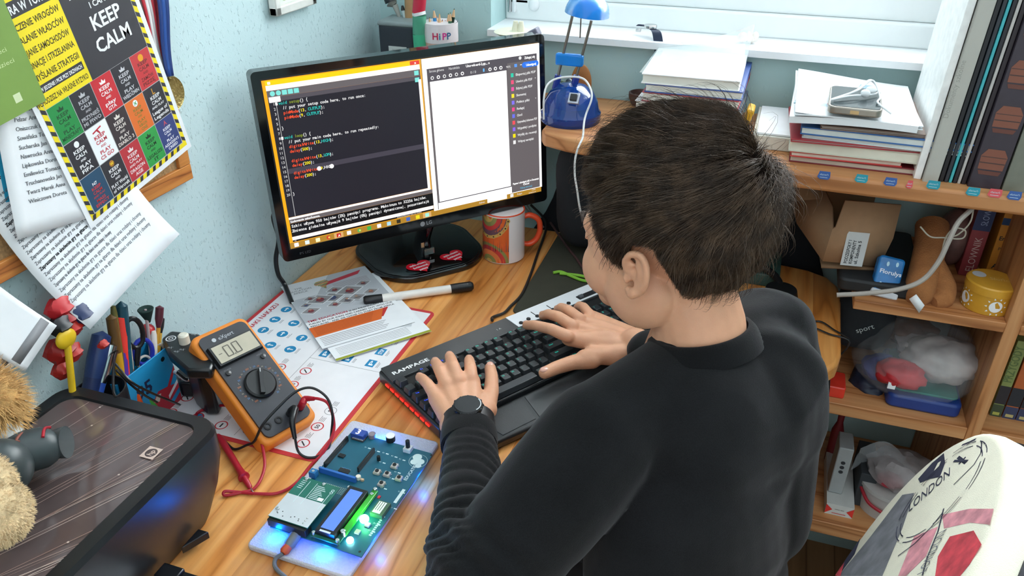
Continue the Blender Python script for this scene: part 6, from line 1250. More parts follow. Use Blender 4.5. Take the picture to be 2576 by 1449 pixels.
# head frame
az=math.radians(157); el=math.radians(-5); hf=V((math.cos(az)*math.cos(el),math.sin(az)*math.cos(el),math.sin(el))); hr=hf.cross(Z).normalized(); hu=hr.cross(hf)
roll_=math.radians(2); hr,hu=hr*math.cos(roll_)+hu*math.sin(roll_),hu*math.cos(roll_)-hr*math.sin(roll_)
E0=P3(1680,612,.862); HS=1.055; HR=Matrix((hf,hr,hu)).transposed()
def H(f,r,u): return E0+(hf*f+hr*r+hu*u)*HS
def hb(c,r): m.ball(H(*c),tuple(q*HS for q in r),SKIN,28,18,R=HR)
hb((-.010,0,.047),(.091,.071,.084)); hb((.034,0,.004),(.052,.060,.072)); hb((.034,0,-.048),(.046,.048,.040)); hb((.066,0,-.076),(.020,.022,.016))
for s in (-1,1):
    hb((.050,s*.034,-.026),(.030,.026,.034)); cap(m,H(.074,s*.012,.026),H(.062,s*.042,.024),.013,.012,SKIN); hb((.005,s*.046,-.038),(.040,.022,.040))
    # ear: concha plate, helix and lobe
    ec=H(-.006,s*.071,-.002); eo=(hr*s*.62-hf*.55+hu*.02).normalized()   # outward lean of the ear flap
    def ep(a,b,o=0): return ec+(hf*.55+hr*s*.35).normalized()*a*.68+eo*(.010+o)+hu*b*.94+eo*(-a*.25)
    pts=[ep(.010,.004,-.006),ep(.013,.016,-.003),ep(.006,.028,.002),ep(-.006,.030,.005),ep(-.014,.020,.006),ep(-.015,.004,.006),ep(-.011,-.010,.004),ep(-.003,-.020,.0),ep(.006,-.024,-.005),ep(.010,-.016,-.007)]
    m.tube(crom(pts,5),.0040,SKIN,10); chain(m,[ep(.0,-.019,-.001),ep(.004,-.022,-.003)],[.0062,.0062],SKIN)
    chain(m,[ep(-.006,.020,.000),ep(-.009,.004,.001),ep(-.004,-.010,-.002)],[.0042,.0048,.0044],SKIN); chain(m,[ep(.004,.014,-.004),ep(.004,-.004,-.008)],[.0038,.004],SKIN); cap(m,ep(.012,-.004,-.006),ep(.011,-.009,-.006),.0036,.003,SKIN)
    cap(m,H(.000,s*.066,-.004),ep(-.002,.002,-.010),.010,.008,SKIN)
cap(m,H(.078,0,.008),H(.092,0,-.026),.008,.0098,SKIN); hb((.086,.009,-.028),(.008,.007,.006)); hb((.086,-.009,-.028),(.008,.007,.006)); cap(m,H(.083,-.014,-.050),H(.083,.014,-.050),.0085,.0085,SKIN); cap(m,H(.080,-.012,-.058),H(.080,.012,-.058),.008,.008,SKIN)
# neck and torso
chain(m,[H(-.022,0,.0),H(-.028,0,-.045),NK+V((0,0,.012)),NK-V((0,0,.03))],[.050,.047,.050,.060],SKIN)
cap(m,NK+V((0,0,-.022)),SR-(SR-NK)*.3-V((0,0,.005)),.034,.026,SKIN); cap(m,NK+V((0,0,-.022)),SL-(SL-NK)*.3-V((0,0,.005)),.034,.026,SKIN)
def tors(m,mt,g):
    for c,r in ((CH,(.085+g,.125+g,.11+g)),(MID,(.078+g,.112+g,.12+g)),(PEL,(.085+g,.118+g,.11+g)),(CH*.5+MID*.5,(.08+g,.118+g,.10+g)),(MID*.5+PEL*.5,(.078+g,.112+g,.10+g))): m.ball(c,r,mt,32,20,R=Matrix((fB*-1,sB*-1,Z)).transposed())
tors(m,SKIN,-.014)
# arms
def arm(m,S,E,W,mt,g,rs): chain(m,[S,S*.5+E*.5,E,E*.5+W*.5,W],[r+g for r in rs],mt)
arm(m,SL,EL_,WL,SKIN,0,(.040,.036,.032,.030,.024)); arm(m,SR,ER_,WR,SKIN,0,(.040,.034,.031,.028,.024))
# legs, seated on the chair
kneeL=PEL+fB*.36-sB*.10+V((0,0,-.05)); kneeR=PEL+fB*.36+sB*.10+V((0,0,-.05)); 
for s,k in ((-1,kneeL),(1,kneeR)):
    hp=PEL+sB*s*.07+V((0,0,-.03)); an=V((k.x,k.y,.09))-fB*.03; chain(m,[hp,k,an],[.066,.05,.036],SKIN); chain(m,[an,an+fB*.11-V((0,0,.045))],[.036,.024],SKIN)
# hands
def fing(m,pts,rs): chain(m,[PZ(*p) for p in pts],rs,SKIN)
r0=.0088
Lf=[[(1096,996,.795),(1076,966,.800),(1063,953,.792),(1056,949,.783)],[(1123,966,.803),(1108,934,.808),(1099,917,.797),(1095,911,.784)],[(1153,957,.806),(1141,923,.812),(1134,903,.800),(1131,896,.786)],[(1185,953,.803),(1184,928,.808),(1181,911,.797),(1180,905,.785)]]
Lr=[[.0092,.0080,.0074,.0068],[.0098,.0088,.0080,.0074],[.0100,.0090,.0082,.0075],[.0098,.0088,.0080,.0074]]
for p,r in zip(Lf,Lr): fing(m,p,r)
fing(m,[(1222,1030,.785),(1236,985,.784),(1237,950,.783),(1233,926,.782)],[.0135,.0108,.0096,.0085])
wl=WL; 
for i,(x,y,zz) in enumerate(((1100,1002,.790),(1126,972,.795),(1155,964,.797),(1186,960,.795),(1222,1012,.786))):
    a_=PZ(1142+14*i*1.15,1062,.788); cap(m,a_,PZ(x,y,zz),.0160,.0125,SKIN)
cap(m,PZ(1140,1068,.788),PZ(1212,1068,.788),.018,.018,SKIN); cap(m,PZ(1135,1030,.787),PZ(1225,1030,.784),.014,.014,SKIN)
Rf=[[(1428,846,.806),(1386,828,.812),(1345,818,.800),(1325,818,.787)],[(1440,820,.808),(1405,797,.812),(1380,790,.802),(1366,794,.787)],[(1458,803,.806),(1430,781,.808),(1412,774,.798),(1403,779,.786)],[(1484,794,.800),(1468,773,.802),(1458,769,.794),(1452,775,.785)]]
for p,r in zip(Rf,[Lr[3],Lr[2],Lr[1],Lr[0]]): fing(m,p,r)
fing(m,[(1490,905,.786),(1440,912,.784),(1400,925,.783),(1370,938,.782)],[.0135,.0110,.0100,.0090])
for i,(x,y,zz) in enumerate(((1432,850,.797),(1446,826,.799),(1464,810,.797),(1488,800,.792),(1470,900,.788))):
    cap(m,PZ(1590+4*i,(878,868,858,852,884)[i],.792),PZ(x,y,zz),(.0150),.0125,SKIN)
cap(m,PZ(1530,860,.792),PZ(1490,860,.792),.020,.018,SKIN); cap(m,PZ(1545,895,.788),PZ(1490,892,.788),.015,.014,SKIN)
print('building body'); body=remesh(m,'person',.0023,4)
tag(body,'person with short dark hair in dark grey sweater typing at the keyboard','person')
me=body.data
# skin colour regions: redder ears, knuckles and lips by vertex colour-free procedural noise only; trim: shoes as child
# nails
NAIL=mat('dca694',.25,noise_amt=.03)
def nail(p0,p1,r,name='fingernail'):
    a,b=PZ(*p0),PZ(*p1); d=(b-a).normalized(); up=(Z-d*Z.dot(d)).normalized(); c=b+up*(r*.72); m=MB(); s=d.cross(up); m.ball((0,0,0),(r*.85,r*.62,r*.30),NAIL,14,8,R=Matrix((d,s,up)).transposed()); o=m.build(name,body); o.location=c
for p,r in zip(Lf,Lr): nail(p[2],p[3],r[3])
nail((1237,950,.783),(1233,926,.782),.0085); nail((1400,925,.783),(1370,938,.782),.009)
for p,r in zip(Rf,[Lr[3],Lr[2],Lr[1],Lr[0]]): nail(p[2],p[3],r[3])
# eyes, brows
for s in (-1,1):
    m=MB(); m.ball(H(.064,s*.030,.004),.0125,mat('ece8e4',.2),20,14); m.ball(H(.0735,s*.031,.002),(.0045,.0055,.0055),mat('2a1c14',.1),14,10,R=HR); m.build('eye',body)
    m=MB(); m.tube([H(.0865,s*.016,.020),H(.085,s*.030,.027),H(.073,s*.046,.024)],[.002,.003,.0015],mat('33241c',.8),8,smooth=4,flat=.6); m.build('eyebrow',body)
    m=MB(); m.tube([H(.076,s*.020,.005),H(.0775,s*.030,.011),H(.071,s*.042,.006)],.0028,SKIN,8,smooth=4); m.build('eyelid',body)
m=MB(); m.tube([H(.0895,-.018,-.0545),H(.0925,0,-.053),H(.0895,.018,-.0545)],[.001,.0022,.001],mat('b86a60',.5),8,smooth=4); m.build('mouth',body)
# ---------------------------------------------------------------- sweater
def knit(name,h,h2):
    mm=bpy.data.materials.new(name); mm.use_nodes=True; nt=mm.node_tree; b=nt.nodes['Principled BSDF']; L=nt.links.new
    tc=nd(nt,'ShaderNodeTexCoord'); n1=nd(nt,'ShaderNodeTexNoise'); n1.inputs['Scale'].default_value=900; n1.inputs['Detail'].default_value=3; L(tc.outputs['Object'],n1.inputs['Vector'])
    n2=nd(nt,'ShaderNodeTexNoise'); n2.inputs['Scale'].default_value=14; n2.inputs['Detail'].default_value=4; L(tc.outputs['Object'],n2.inputs['Vector'])
    ad=nd(nt,'ShaderNodeMath',operation='ADD'); L(n1.outputs['Fac'],ad.inputs[0]); L(n2.outputs['Fac'],ad.inputs[1]); dv=nd(nt,'ShaderNodeMath',operation='MULTIPLY'); dv.inputs[1].default_value=.5; L(ad.outputs[0],dv.inputs[0])
    cr=nd(nt,'ShaderNodeValToRGB'); cr.color_ramp.elements[0].position=.35; cr.color_ramp.elements[1].position=.65; cr.color_ramp.elements[0].color=lin(h); cr.color_ramp.elements[1].color=lin(h2); L(dv.outputs[0],cr.inputs[0]); L(cr.outputs[0],b.inputs['Base Color'])
    b.inputs['Roughness'].default_value=.95; b.inputs['Specular IOR Level'].default_value=.15; b.inputs['Sheen Weight'].default_value=.2; b.inputs['Sheen Roughness'].default_value=.5; b.inputs['Sheen Tint'].default_value=(.6,.6,.62,1)
    bp=nd(nt,'ShaderNodeBump'); bp.inputs['Strength'].default_value=.35; bp.inputs['Distance'].default_value=.001; L(n1.outputs['Fac'],bp.inputs['Height']); L(bp.outputs[0],b.inputs['Normal']); return mm
KN=knit('sweater_knit','0e0e0f','1b1b1d')
m=MB(); tors(m,KN,.004)
cap(m,NK+V((0,0,-.030))-fB*.006,SR+V((0,0,.004)),.052,.060,KN); cap(m,NK+V((0,0,-.030))-fB*.006,SL+V((0,0,.000)),.052,.062,KN); m.ball(NK-fB*.018+V((0,0,-.055)),(.07,.10,.055),KN,24,16,R=Matrix((fB*-1,sB*-1,Z)).transposed())
chain(m,[SR,SR*.5+ER_*.5,ER_,ER_*.5+WR*.5,WR+(ER_-WR)*.12],[.060,.057,.047,.040,.034],KN); m.ball(CH+sB*.07-fB*.01,(.085,.085,.12),KN,24,16,R=Matrix((fB*-1,sB*-1,Z)).transposed())
wc=WL+(EL_-WL)*.10
chain(m,[SL,SL*.5+EL_*.5+V((0,0,-.005)),EL_+V((.004,.0,.002)),EL_*.45+WL*.55,wc],[.064,.062,.050,.0385,.0325],KN)
cap(m,CH-fB*.035+sB*.05,CH-fB*.035-sB*.05,.062,.062,KN); cap(m,CH+sB*.085+V((0,0,.02)),MID+sB*.075,.078,.074,KN); cap(m,SR+sB*-.02-fB*.0,CH+sB*.07-fB*.015,.060,.075,KN); m.ball(MID+V((.0,.0,-.0))-sB*.03+fB*.0,(.09,.135,.15),KN,28,18,R=Matrix((fB*-1,sB*-1,Z)).transposed())
sw=remesh(m,'sweater',.0040,16); sw.parent=body
# folds: rings of cloth along the sleeves, soft folds over back and shoulder
me=sw.data; n=len(me.vertices); co=np.empty(n*3); me.vertices.foreach_get('co',co); co=co.reshape(-1,3); no=np.empty(n*3); me.vertices.foreach_get('normal',no); no=no.reshape(-1,3)
def seg(co,a,b):
    a=np.array(a);b=np.array(b); d=b-a; t_=((co-a)@d)/(d@d); tc=np.clip(t_,0,1); p=a+tc[:,None]*d; return t_,np.linalg.norm(co-p,axis=1),(co-p)
disp=np.zeros(n); rs=np.random.RandomState(4)
nz=np.array([noise.noise(V(p)*18) for p in co]); nz2=np.array([noise.noise(V(p)*7+V((5,3,1))) for p in co])
t1,d1,q1=seg(co,EL_,wc); wv=np.exp(-np.clip(d1-.048,0,1)**2/.0002)*np.clip((t1+.15)*4,0,1)*np.clip((1.02-t1)*8,0,1)
ph=t1*84+nz2*11+nz*4+q1[:,2]*60+q1[:,0]*45; disp+=wv*(np.abs(np.sin(ph/2))**.6-.5)*.0048*(.4+.9*np.clip(1-t1,0,1))*(.6+.8*np.clip(nz2+.5,0,1))
t2,d2,q2=seg(co,EL_,SL); wv2=np.exp(-np.clip(d2-.062,0,1)**2/.0003)*np.clip((.45-t2)*4,0,1)*np.clip((t2+.3)*4,0,1); disp+=wv2*np.sin(t2*34+nz2*5+q2[:,2]*30)*.0030
nz3=np.array([noise.noise(V((p[0]*6+p[2]*3,p[1]*6,p[2]*11-p[0]*4))) for p in co]); disp+=nz*.0014+nz2*.004+.0045*(.5-np.abs(nz3)*1.8)
# pulled folds radiating from the collar to the right shoulder
rel=co-np.array(NK); ang=np.arctan2(rel@np.array(sB),-(rel@np.array(fB))); rad=np.linalg.norm(rel,axis=1)
disp+=np.exp(-((rad-.13)/.055)**2)*np.sin(ang*11+nz2*3)*.0028*np.clip((rel@np.array(sB)+.03)*14,0,1)*np.clip((2.6-np.abs(ang))*3,0,1)
co2=co+no*disp[:,None]; me.vertices.foreach_set('co',co2.reshape(-1)); me.update()
# collar, ribbed
KN2=knit('collar_knit','0c0c0d','161618')
def ringband(c,ax,ux,ru,rv,h,th,mt,name,ribs=90,amp=.0006,flare=.0,tilt=None):
    ax=ax.normalized(); ux=(ux-ax*ux.dot(ax)).normalized(); vx=ax.cross(ux); m=MB(); n=ribs*2
    prof=[(-h/2,0),(-h/2,th),(-h/4,th*1.25),(0,th*1.3),(h/4,th*1.2),(h/2,th*.8),(h/2,0)]
    vs=[];fs=[]
    for i in range(n):
        a=2*PI*i/n
        for j,(z,t_) in enumerate(prof):
            k=1+0*flare; rr=t_+(amp if i%2 and 0<j<6 else 0); fl=flare*(z/h+.5)
            vs.append(c+ux*math.cos(a)*(ru+rr-fl)+vx*math.sin(a)*(rv+rr-fl)+ax*z)
    k=len(prof)
    for i in range(n):
        for j in range(k): fs.append((i*k+j,i*k+(j+1)%k,((i+1)%n)*k+(j+1)%k,((i+1)%n)*k+j))
    m.add(vs,fs,mt); return m.build(name,body,angle=70)
ringband(NK-fB*.006+V((0,0,-.002)),(Z+fB*.30),sB,.063,.058,.024,.005,KN2,'collar',100,.0005,.010)
ax_=(WL-EL_).normalized(); ringband(WL+(EL_-WL)*.085,ax_,sB,.0318,.0285,.030,.0030,KN2,'cuff',60,.0004)
# trousers and shoes
TR=mat('3a3d44',.9,bump=.3,bscale=400); m=MB()
for s,k in ((-1,kneeL),(1,kneeR)):
    hp=PEL+sB*s*.07+V((0,0,-.04)); an=V((k.x,k.y,.12))-fB*.03; chain(m,[hp,k,an],[.080,.064,.052],TR)
m.ball(PEL+V((0,0,-.03)),(.10,.13,.09),TR,28,18,R=Matrix((fB*-1,sB*-1,Z)).transposed()); tr=remesh(m,'trousers',.006,5); tr.parent=body
m=MB()
for k in (kneeL,kneeR): an=V((k.x,k.y,.05))-fB*.03; m.ball(an+fB*.05,(.12,.045,.045),BLKM,20,12,R=Matrix((fB,sB,Z)).transposed())
m.build('shoes',body)
# ---------------------------------------------------------------- hair
rs=np.random.RandomState(11)
Cc=np.array(H(-.010,0,.047)); Fx=np.array([hf[:],hr[:],hu[:]])
RAD=np.array([.0925,.0725,.0855])*1.055
def shell(dirs,h): # dirs unit (f,r,u) -> local position on skull ellipsoid grown by h
    k=1/np.sqrt(((dirs/(RAD+h[:,None]))**2).sum(1)); p=dirs*k[:,None]; 
    # lower back of the head narrows to the nape
    return p
def hairline(phi): # phi 0 front .. pi back -> minimum u (head frame, metres above ear axis)
    xs=np.radians([0,40,50,56,61,66,72,82,89,97,112,124,140,158,180]); ys=[.088,.086,.080,.064,.036,.014,.002,-.008,.010,.036,.034,.002,-.036,-.058,-.062]
    return np.interp(phi,xs,ys)
def inhair(p): # p local rel skull centre
    f,r,u=p[:,0]/1.055-.010,p[:,1]/1.055,p[:,2]/1.055+.047; phi=np.abs(np.arctan2(r,f)); return u-hairline(phi)
# cap mesh following the skull, cut at the hairline
HAIRC=mat('1c1410',1,spec=.05,noise_amt=.3,nscale=300)
nu,nv=120,90; vs=[];idx={}
for j in range(nv+1):
    th=PI*.80*j/nv
    for i in range(nu):
        a=2*PI*i/nu; vs.append((math.sin(th)*math.cos(a),math.sin(th)*math.sin(a),math.cos(th)))
D_=np.array(vs); edge=inhair(shell(D_,np.zeros(len(D_)))); hh=.0015+.0045*np.clip(edge/.03,0,1); hh=np.where(edge<.0,-.001,hh); Pp=shell(D_,hh); 
Wd=Cc+Pp@Fx; keep=edge>-.003
mcap=MB(); fs=[]
for j in range(nv):
    for i in range(nu):
        q=(j*nu+i,(j+1)*nu+i,(j+1)*nu+(i+1)%nu,j*nu+(i+1)%nu)
        if all(keep[k] for k in q): fs.append(q)
mcap.add([tuple(p) for p in Wd],fs,HAIRC)
# strands
whorl=np.array([-.70,.36,.60]); whorl/=np.linalg.norm(whorl)
NS=50000
d=rs.normal(size=(NS*3,3)); d/=np.linalg.norm(d,axis=1)[:,None]; e=inhair(shell(d,np.zeros(len(d)))); d=d[e>.001][:NS]; NS=len(d); e=inhair(shell(d,np.zeros(NS)))
root=shell(d,np.zeros(NS)+.001)
K=7
def nvec(p,f,o): return np.array([[noise.noise(V(x*f)+V((o,0,0))),noise.noise(V(x*f)+V((0,o,3))),noise.noise(V(x*f)+V((7,0,o)))] for x in p])
cl=nvec(root,34,1.3)*.9+nvec(root,90,4.1)*.5
wd=np.linalg.norm(d-whorl,axis=1)
topness=np.clip((d[:,2]+.15)/.8,0,1)
flow=d-whorl; flow-= (flow*d).sum(1)[:,None]*d; flow/=np.linalg.norm(flow,axis=1)[:,None]+1e-6
swirl=np.cross(d,flow); down=np.array([0,0,-1.])+0*d; down-= (down*d).sum(1)[:,None]*d; down/=np.linalg.norm(down,axis=1)[:,None]+1e-6
fwd=np.array([1,.0,0])+0*d; fwd-=(fwd*d).sum(1)[:,None]*d
sidew=np.clip(1-topness*1.4,0,1)[:,None]
dr=flow*(1.0-sidew*.6)+swirl*.45*(1-sidew)+down*sidew*1.1+fwd*.35*(1-sidew)+cl*.55+rs.normal(size=(NS,3))*.10
dr/=np.linalg.norm(dr,axis=1)[:,None]
ln=.016+.040*np.clip(e/.05,0,1)*(.35+.65*topness)+.006*rs.rand(NS); ln*= (.8+.4*rs.rand(NS)); phi_=np.abs(np.arctan2(root[:,1],root[:,0]-.012)); ln=np.where((phi_<math.radians(52))&(d[:,2]<.80),np.minimum(ln,.024),ln); ln=np.where(phi_>math.radians(50),np.minimum(ln,np.maximum(e,0)*1.15+.007+.004*rs.rand(NS)),ln)
near=np.exp(-(wd/.34)**2); lift=.005+.008*np.clip(e/.03,0,1)+.012*near+np.clip(cl[:,2],0,1)*.010*topness; lift*= (.55+.6*rs.rand(NS))
stray=rs.rand(NS)<.035; lift=np.where(stray,lift*1.7+.004,lift)
# tuft sticking out to the right-back below the whorl
tuft=np.exp(-(np.linalg.norm(d-np.array([-.62,.78,.12]),axis=1)/.20)**2); 
pos=np.zeros((K,NS,3)); cur=root.copy(); cd_=dr.copy(); pos[0]=root
for k in range(1,K):
    t_=k/(K-1); cur=cur+cd_*(ln/(K-1))[:,None]
    u_=cur/np.linalg.norm(cur,axis=1)[:,None]; tgt=shell(u_,np.clip(lift*np.sin(t_*PI*.62)*1.05,0.0005,1)); cur=tgt*.85+cur*.15
    out=u_*(tuft*.0045)[:,None]+np.array([-.2,.9,-.25])*(tuft*.0030)[:,None]; cur=cur+out*(1)*t_
    cd_=cd_+rs.normal(size=(NS,3))*.05+(fwd*.04*(1-sidew)); g=np.array([0,0,-1.])*.10*t_; cd_=cd_+g; cd_-= (cd_*u_).sum(1)[:,None]*u_*.8; cd_/=np.linalg.norm(cd_,axis=1)[:,None]
    pos[k]=cur
# strands gather into locks
NG=1100; gi=rs.choice(NS,NG,replace=False)
from mathutils import kdtree
kd=kdtree.KDTree(NG)
for i_,g_ in enumerate(gi): kd.insert(V(root[g_]),i_)
kd.balance(); near_=np.array([kd.find(V(p))[1] for p in root]); g=gi[near_]; off=root-root[g]; wt=np.where(stray,.1,.35+.35*rs.rand(NS))
phi_ok=(np.abs(e-e[g])<.03)
for k in range(1,K):
    w_=(wt*phi_ok*(k/(K-1))**.8)[:,None]; tgt=pos[k][g]+off*.55
    pos[k]=pos[k]*(1-w_)+tgt*w_
root_ok=np.ones(NS,bool)
for k in range(1,K):
    f_=pos[k][:,0]-.012; ph_=np.abs(np.arctan2(pos[k][:,1],f_)); ee=inhair(pos[k]); lim=np.interp(ph_,np.radians([0,44,54,78,90,118,130,180]),[-.020,-.016,-.003,-.004,-.002,-.002,-.006,-.008])*(.6+.8*rs.rand(NS))
    root_ok&=(ee>lim)|(ph_>3.2); bad=~root_ok; pos[k][bad]=pos[k-1][bad]+(pos[k][bad]-pos[k-1][bad])*.02
Wp=Cc+pos@Fx                                  # K,NS,3
tan=np.gradient(Wp,axis=0); tan/=np.linalg.norm(tan,axis=2)[:,:,None]+1e-9
nr=Wp-Cc; sd=np.cross(tan,nr); sd/=np.linalg.norm(sd,axis=2)[:,:,None]+1e-9; up_=np.cross(sd,tan)
rr=np.linspace(1,.25,K)[:,None,None]*(.00022+.00010*rs.rand(NS))[None,:,None]
A0=Wp+sd*rr; A1=Wp-sd*rr*.5+up_*rr*.87; A2=Wp-sd*rr*.5-up_*rr*.87
verts=np.stack([A0,A1,A2],axis=2)             # K,NS,3,3
verts=verts.transpose(1,0,2,3).reshape(-1,3)  # strand major: s*(K*3)+k*3+c
base=(np.arange(NS)*K*3)[:,None,None]; kk=(np.arange(K-1)*3)[None,:,None]; cc=np.arange(3)[None,None,:]; c2=(np.arange(3)+1)%3
q=np.stack([base+kk+cc,base+kk+c2[None,None,:],base+kk+3+c2[None,None,:],base+kk+3+cc],axis=3).reshape(-1,4)
def hairmat(name,c0,c1):
    mm=bpy.data.materials.new(name); mm.use_nodes=True; nt=mm.node_tree; b=nt.nodes['Principled BSDF']; L=nt.links.new
    tc=nd(nt,'ShaderNodeTexCoord'); n1=nd(nt,'ShaderNodeTexNoise'); n1.inputs['Scale'].default_value=55; n1.inputs['Detail'].default_value=8; L(tc.outputs['Object'],n1.inputs['Vector'])
    cr=nd(nt,'ShaderNodeValToRGB'); cr.color_ramp.elements[0].position=.4; cr.color_ramp.elements[1].position=.66; cr.color_ramp.elements[0].color=lin(c0); cr.color_ramp.elements[1].color=lin(c1); L(n1.outputs['Fac'],cr.inputs[0]); L(cr.outputs[0],b.inputs['Base Color'])
    b.inputs['Roughness'].default_value=.5; b.inputs['Specular IOR Level'].default_value=.4; return mm
HM=hairmat('hair_strands','3a2c22','614b39')
nb=len(mcap.v); allv=np.concatenate([np.array([tuple(p) for p in mcap.v]),verts]); nq0=len(mcap.f)
me=bpy.data.meshes.new('hair'); me.vertices.add(len(allv)); me.vertices.foreach_set('co',allv.reshape(-1))
Q=np.concatenate([np.array(mcap.f).reshape(-1,4),q+nb]); me.loops.add(Q.size); me.loops.foreach_set('vertex_index',Q.reshape(-1)); me.polygons.add(len(Q)); me.polygons.foreach_set('loop_start',np.arange(len(Q))*4); me.polygons.foreach_set('loop_total',np.full(len(Q),4))
me.materials.append(HAIRC); me.materials.append(HM); mi=np.ones(len(Q),dtype=np.int32); mi[:nq0]=0; me.polygons.foreach_set('material_index',mi); me.polygons.foreach_set('use_smooth',np.ones(len(Q),dtype=bool)); me.update(calc_edges=True)
o=bpy.data.objects.new('hair',me); SC.collection.objects.link(o); o.parent=body
# ---------------------------------------------------------------- watch on the left wrist
wdn=ax_; t=thing('wristwatch','black round wristwatch on the left wrist below the hand','watch',WL+wdn*.006); upw=(Z-wdn*Z.dot(wdn)).normalized(); sdw=wdn.cross(upw)
FWm=Matrix((sdw,wdn,upw)).transposed(); WB=mat('14161a',.45)
m=MB(); pts=[sdw*(.0315*math.cos(a))+upw*(.0255*math.sin(a)-.001) for a in [2*PI*i/40 for i in range(41)]]
n=len(pts); vs=[]; 
for p in pts: r_=p.normalized(); vs+= [p-wdn*.010,p+wdn*.010,p+wdn*.010+r_*.003,p-wdn*.010+r_*.003]
m.add(vs,[(4*i+j,4*i+(j+1)%4,4*i+4+(j+1)%4,4*i+4+j) for i in range(n-1) for j in range(4)],WB); m.build('strap',t)
m=MB(); c=upw*.0255; m.lathe([(0,0),(.0180,0),(.0188,.003),(.0188,.006),(.0172,.0078),(.0155,.0078)],WB,36,c=c,R=FWm)
for i in range(12): a=2*PI*i/12; m.ball(c+FWm@V((.0186*math.cos(a),.0186*math.sin(a),.005)),.0018,WB,8,6)
m.build('case',t)
m=MB(); m.lathe([(.0156,.0072),(0,.0074)],mat('3c4a46',.12,noise_amt=.3,nscale=120),36,c=c,R=FWm); M_=Matrix.Translation(c)@FWm.to_4x4(); m.F=M_@Matrix.Translation((0,0,.0076)); m.pline(0,0,.006,.005,.0007,WHT); m.pline(0,0,-.003,.009,.0006,WHT); m.build('dial',t)
m=MB(); m.tube([c+FWm@V((.0162*math.cos(a),.0162*math.sin(a),.0078)) for a in [-.9+1.5*i/10 for i in range(11)]],.0006,WHT,6); m.build('bezel_mark',t)
# ================================================================ CHAIR
azc,tic=math.radians(162.5),math.radians(24); CC=V((.952,-.899,.858)); nC=V((math.cos(azc)*math.cos(tic),math.sin(azc)*math.cos(tic),math.sin(tic))); wC=V((-math.sin(azc),math.cos(azc),0)); aC=nC.cross(wC)
if aC.z<0: aC=-aC; wC=-wC
FC=frame(CC,wC,aC); 
if V(FC.col[2].xyz).dot(nC)<0: FC=frame(CC,-wC,aC)
seat=V((.80,-.835,.42)); t=thing('desk_chair','swivel chair with printed fabric backrest and black shell behind the person','chair',(seat.x,seat.y,0)); tC=t
T0=Matrix.Translation(-V((seat.x,seat.y,0)))
SA,SB=.205,.142
FABR=mat('e6e0cc',.9,noise_amt=.04,bump=.3,bscale=900); CK=pm('2a2c44',.9); CR_=mat('c8404c',.9,noise_amt=.35,nscale=60); CRl=mat('d8909a',.9,noise_amt=.35,nscale=50); CG=mat('74747a',.9,noise_amt=.3,nscale=40)
def ell(a,b,n=56,cx=0,cy=0): return [(cx+a*math.cos(2*PI*i/n),cy+b*math.sin(2*PI*i/n)) for i in range(n)]
m=MB(); prof=[(1.0,-.040),(1.02,-.025),(1.0,-.010),(.97,-.003),(.92,.0)]
n=56; vs=[];
for k,z in prof: vs+=[(x*k if False else x-(1-k)*SB*math.copysign(abs(x)/SA,x),y*k,z) for x,y in ell(SA,SB)]
m.add(vs,[(j*n+i,j*n+(i+1)%n,(j+1)*n+(i+1)%n,(j+1)*n+i) for j in range(len(prof)-1) for i in range(n)]+[tuple(range(4*n,5*n)),tuple(range(n-1,-1,-1))],FABR)
FI=FC.inverted()
def lc_(x,y):
    d=ray(x,y); k=(CC-CAM).dot(V(FC.col[2].xyz))/d.dot(V(FC.col[2].xyz)); p=FI@(CAM+d*k); return p.x,p.y
m.step=.00012
def inside(p): return (p[0]/(SA*.95))**2+(p[1]/(SB*.95))**2<1
def pp(pts,mt):
    q=[lc_(*p) for p in pts]; q=[(x*min(1,.95/max(1e-6,math.sqrt((x/SA)**2+(y/SB)**2))),y*min(1,.95/max(1e-6,math.sqrt((x/SA)**2+(y/SB)**2)))) for x,y in q]
    a=sum(q[i][0]*q[(i+1)%len(q)][1]-q[(i+1)%len(q)][0]*q[i][1] for i in range(len(q)))
    m.ppoly(q if a>0 else q[::-1],mt)
pp([(2270,1245),(2300,1240),(2270,1330),(2220,1449),(2110,1449),(2190,1350)],CG); pp([(2130,1400),(2160,1345),(2150,1395),(2110,1449),(2070,1449)],CK); pp([(2110,1430),(2125,1415),(2115,1449),(2095,1449)],CR_)
pp([(2370,1295),(2440,1280),(2500,1280),(2490,1320),(2440,1315),(2375,1330)],CRl); pp([(2390,1350),(2450,1335),(2470,1370),(2440,1420),(2400,1470),(2350,1470),(2360,1400)],CR_); pp([(2300,1350),(2360,1325),(2330,1400),(2280,1449),(2260,1449)],CRl)
pp([(2375,1140),(2378,1165),(2365,1200),(2340,1205),(2315,1215),(2310,1205),(2345,1165)],CK); pp([(2360,1165),(2368,1160),(2362,1175),(2350,1185)],FABR)
def pl_(pts,w,mt):
    q=[lc_(*p) for p in pts]
    for a,b in zip(q,q[1:]): 
        if inside(a) and inside(b): m.pline(a[0],a[1],b[0],b[1],w,mt)
pl_([(2420,1120),(2440,1112),(2455,1105)],.003,CK); pl_([(2470,1110),(2468,1140),(2450,1170),(2420,1200),(2400,1220)],.0016,CK); pl_([(2372,1290),(2340,1330),(2300,1370),(2260,1400)],.0016,CK); pl_([(2375,1280),(2360,1340),(2335,1400),(2322,1449)],.0018,CK); pl_([(2410,1150),(2430,1165)],.004,CK); pl_([(2430,1150),(2412,1168)],.004,CK); pl_([(2400,1160),(2435,1160)],.003,CK)
for k in range(24):
    a0=2*PI*k/24; q=[(2335+92*math.cos(a)*.9+40*math.sin(a)*.0,1235+ -78*math.sin(a)) for a in (a0,a0+.16)]
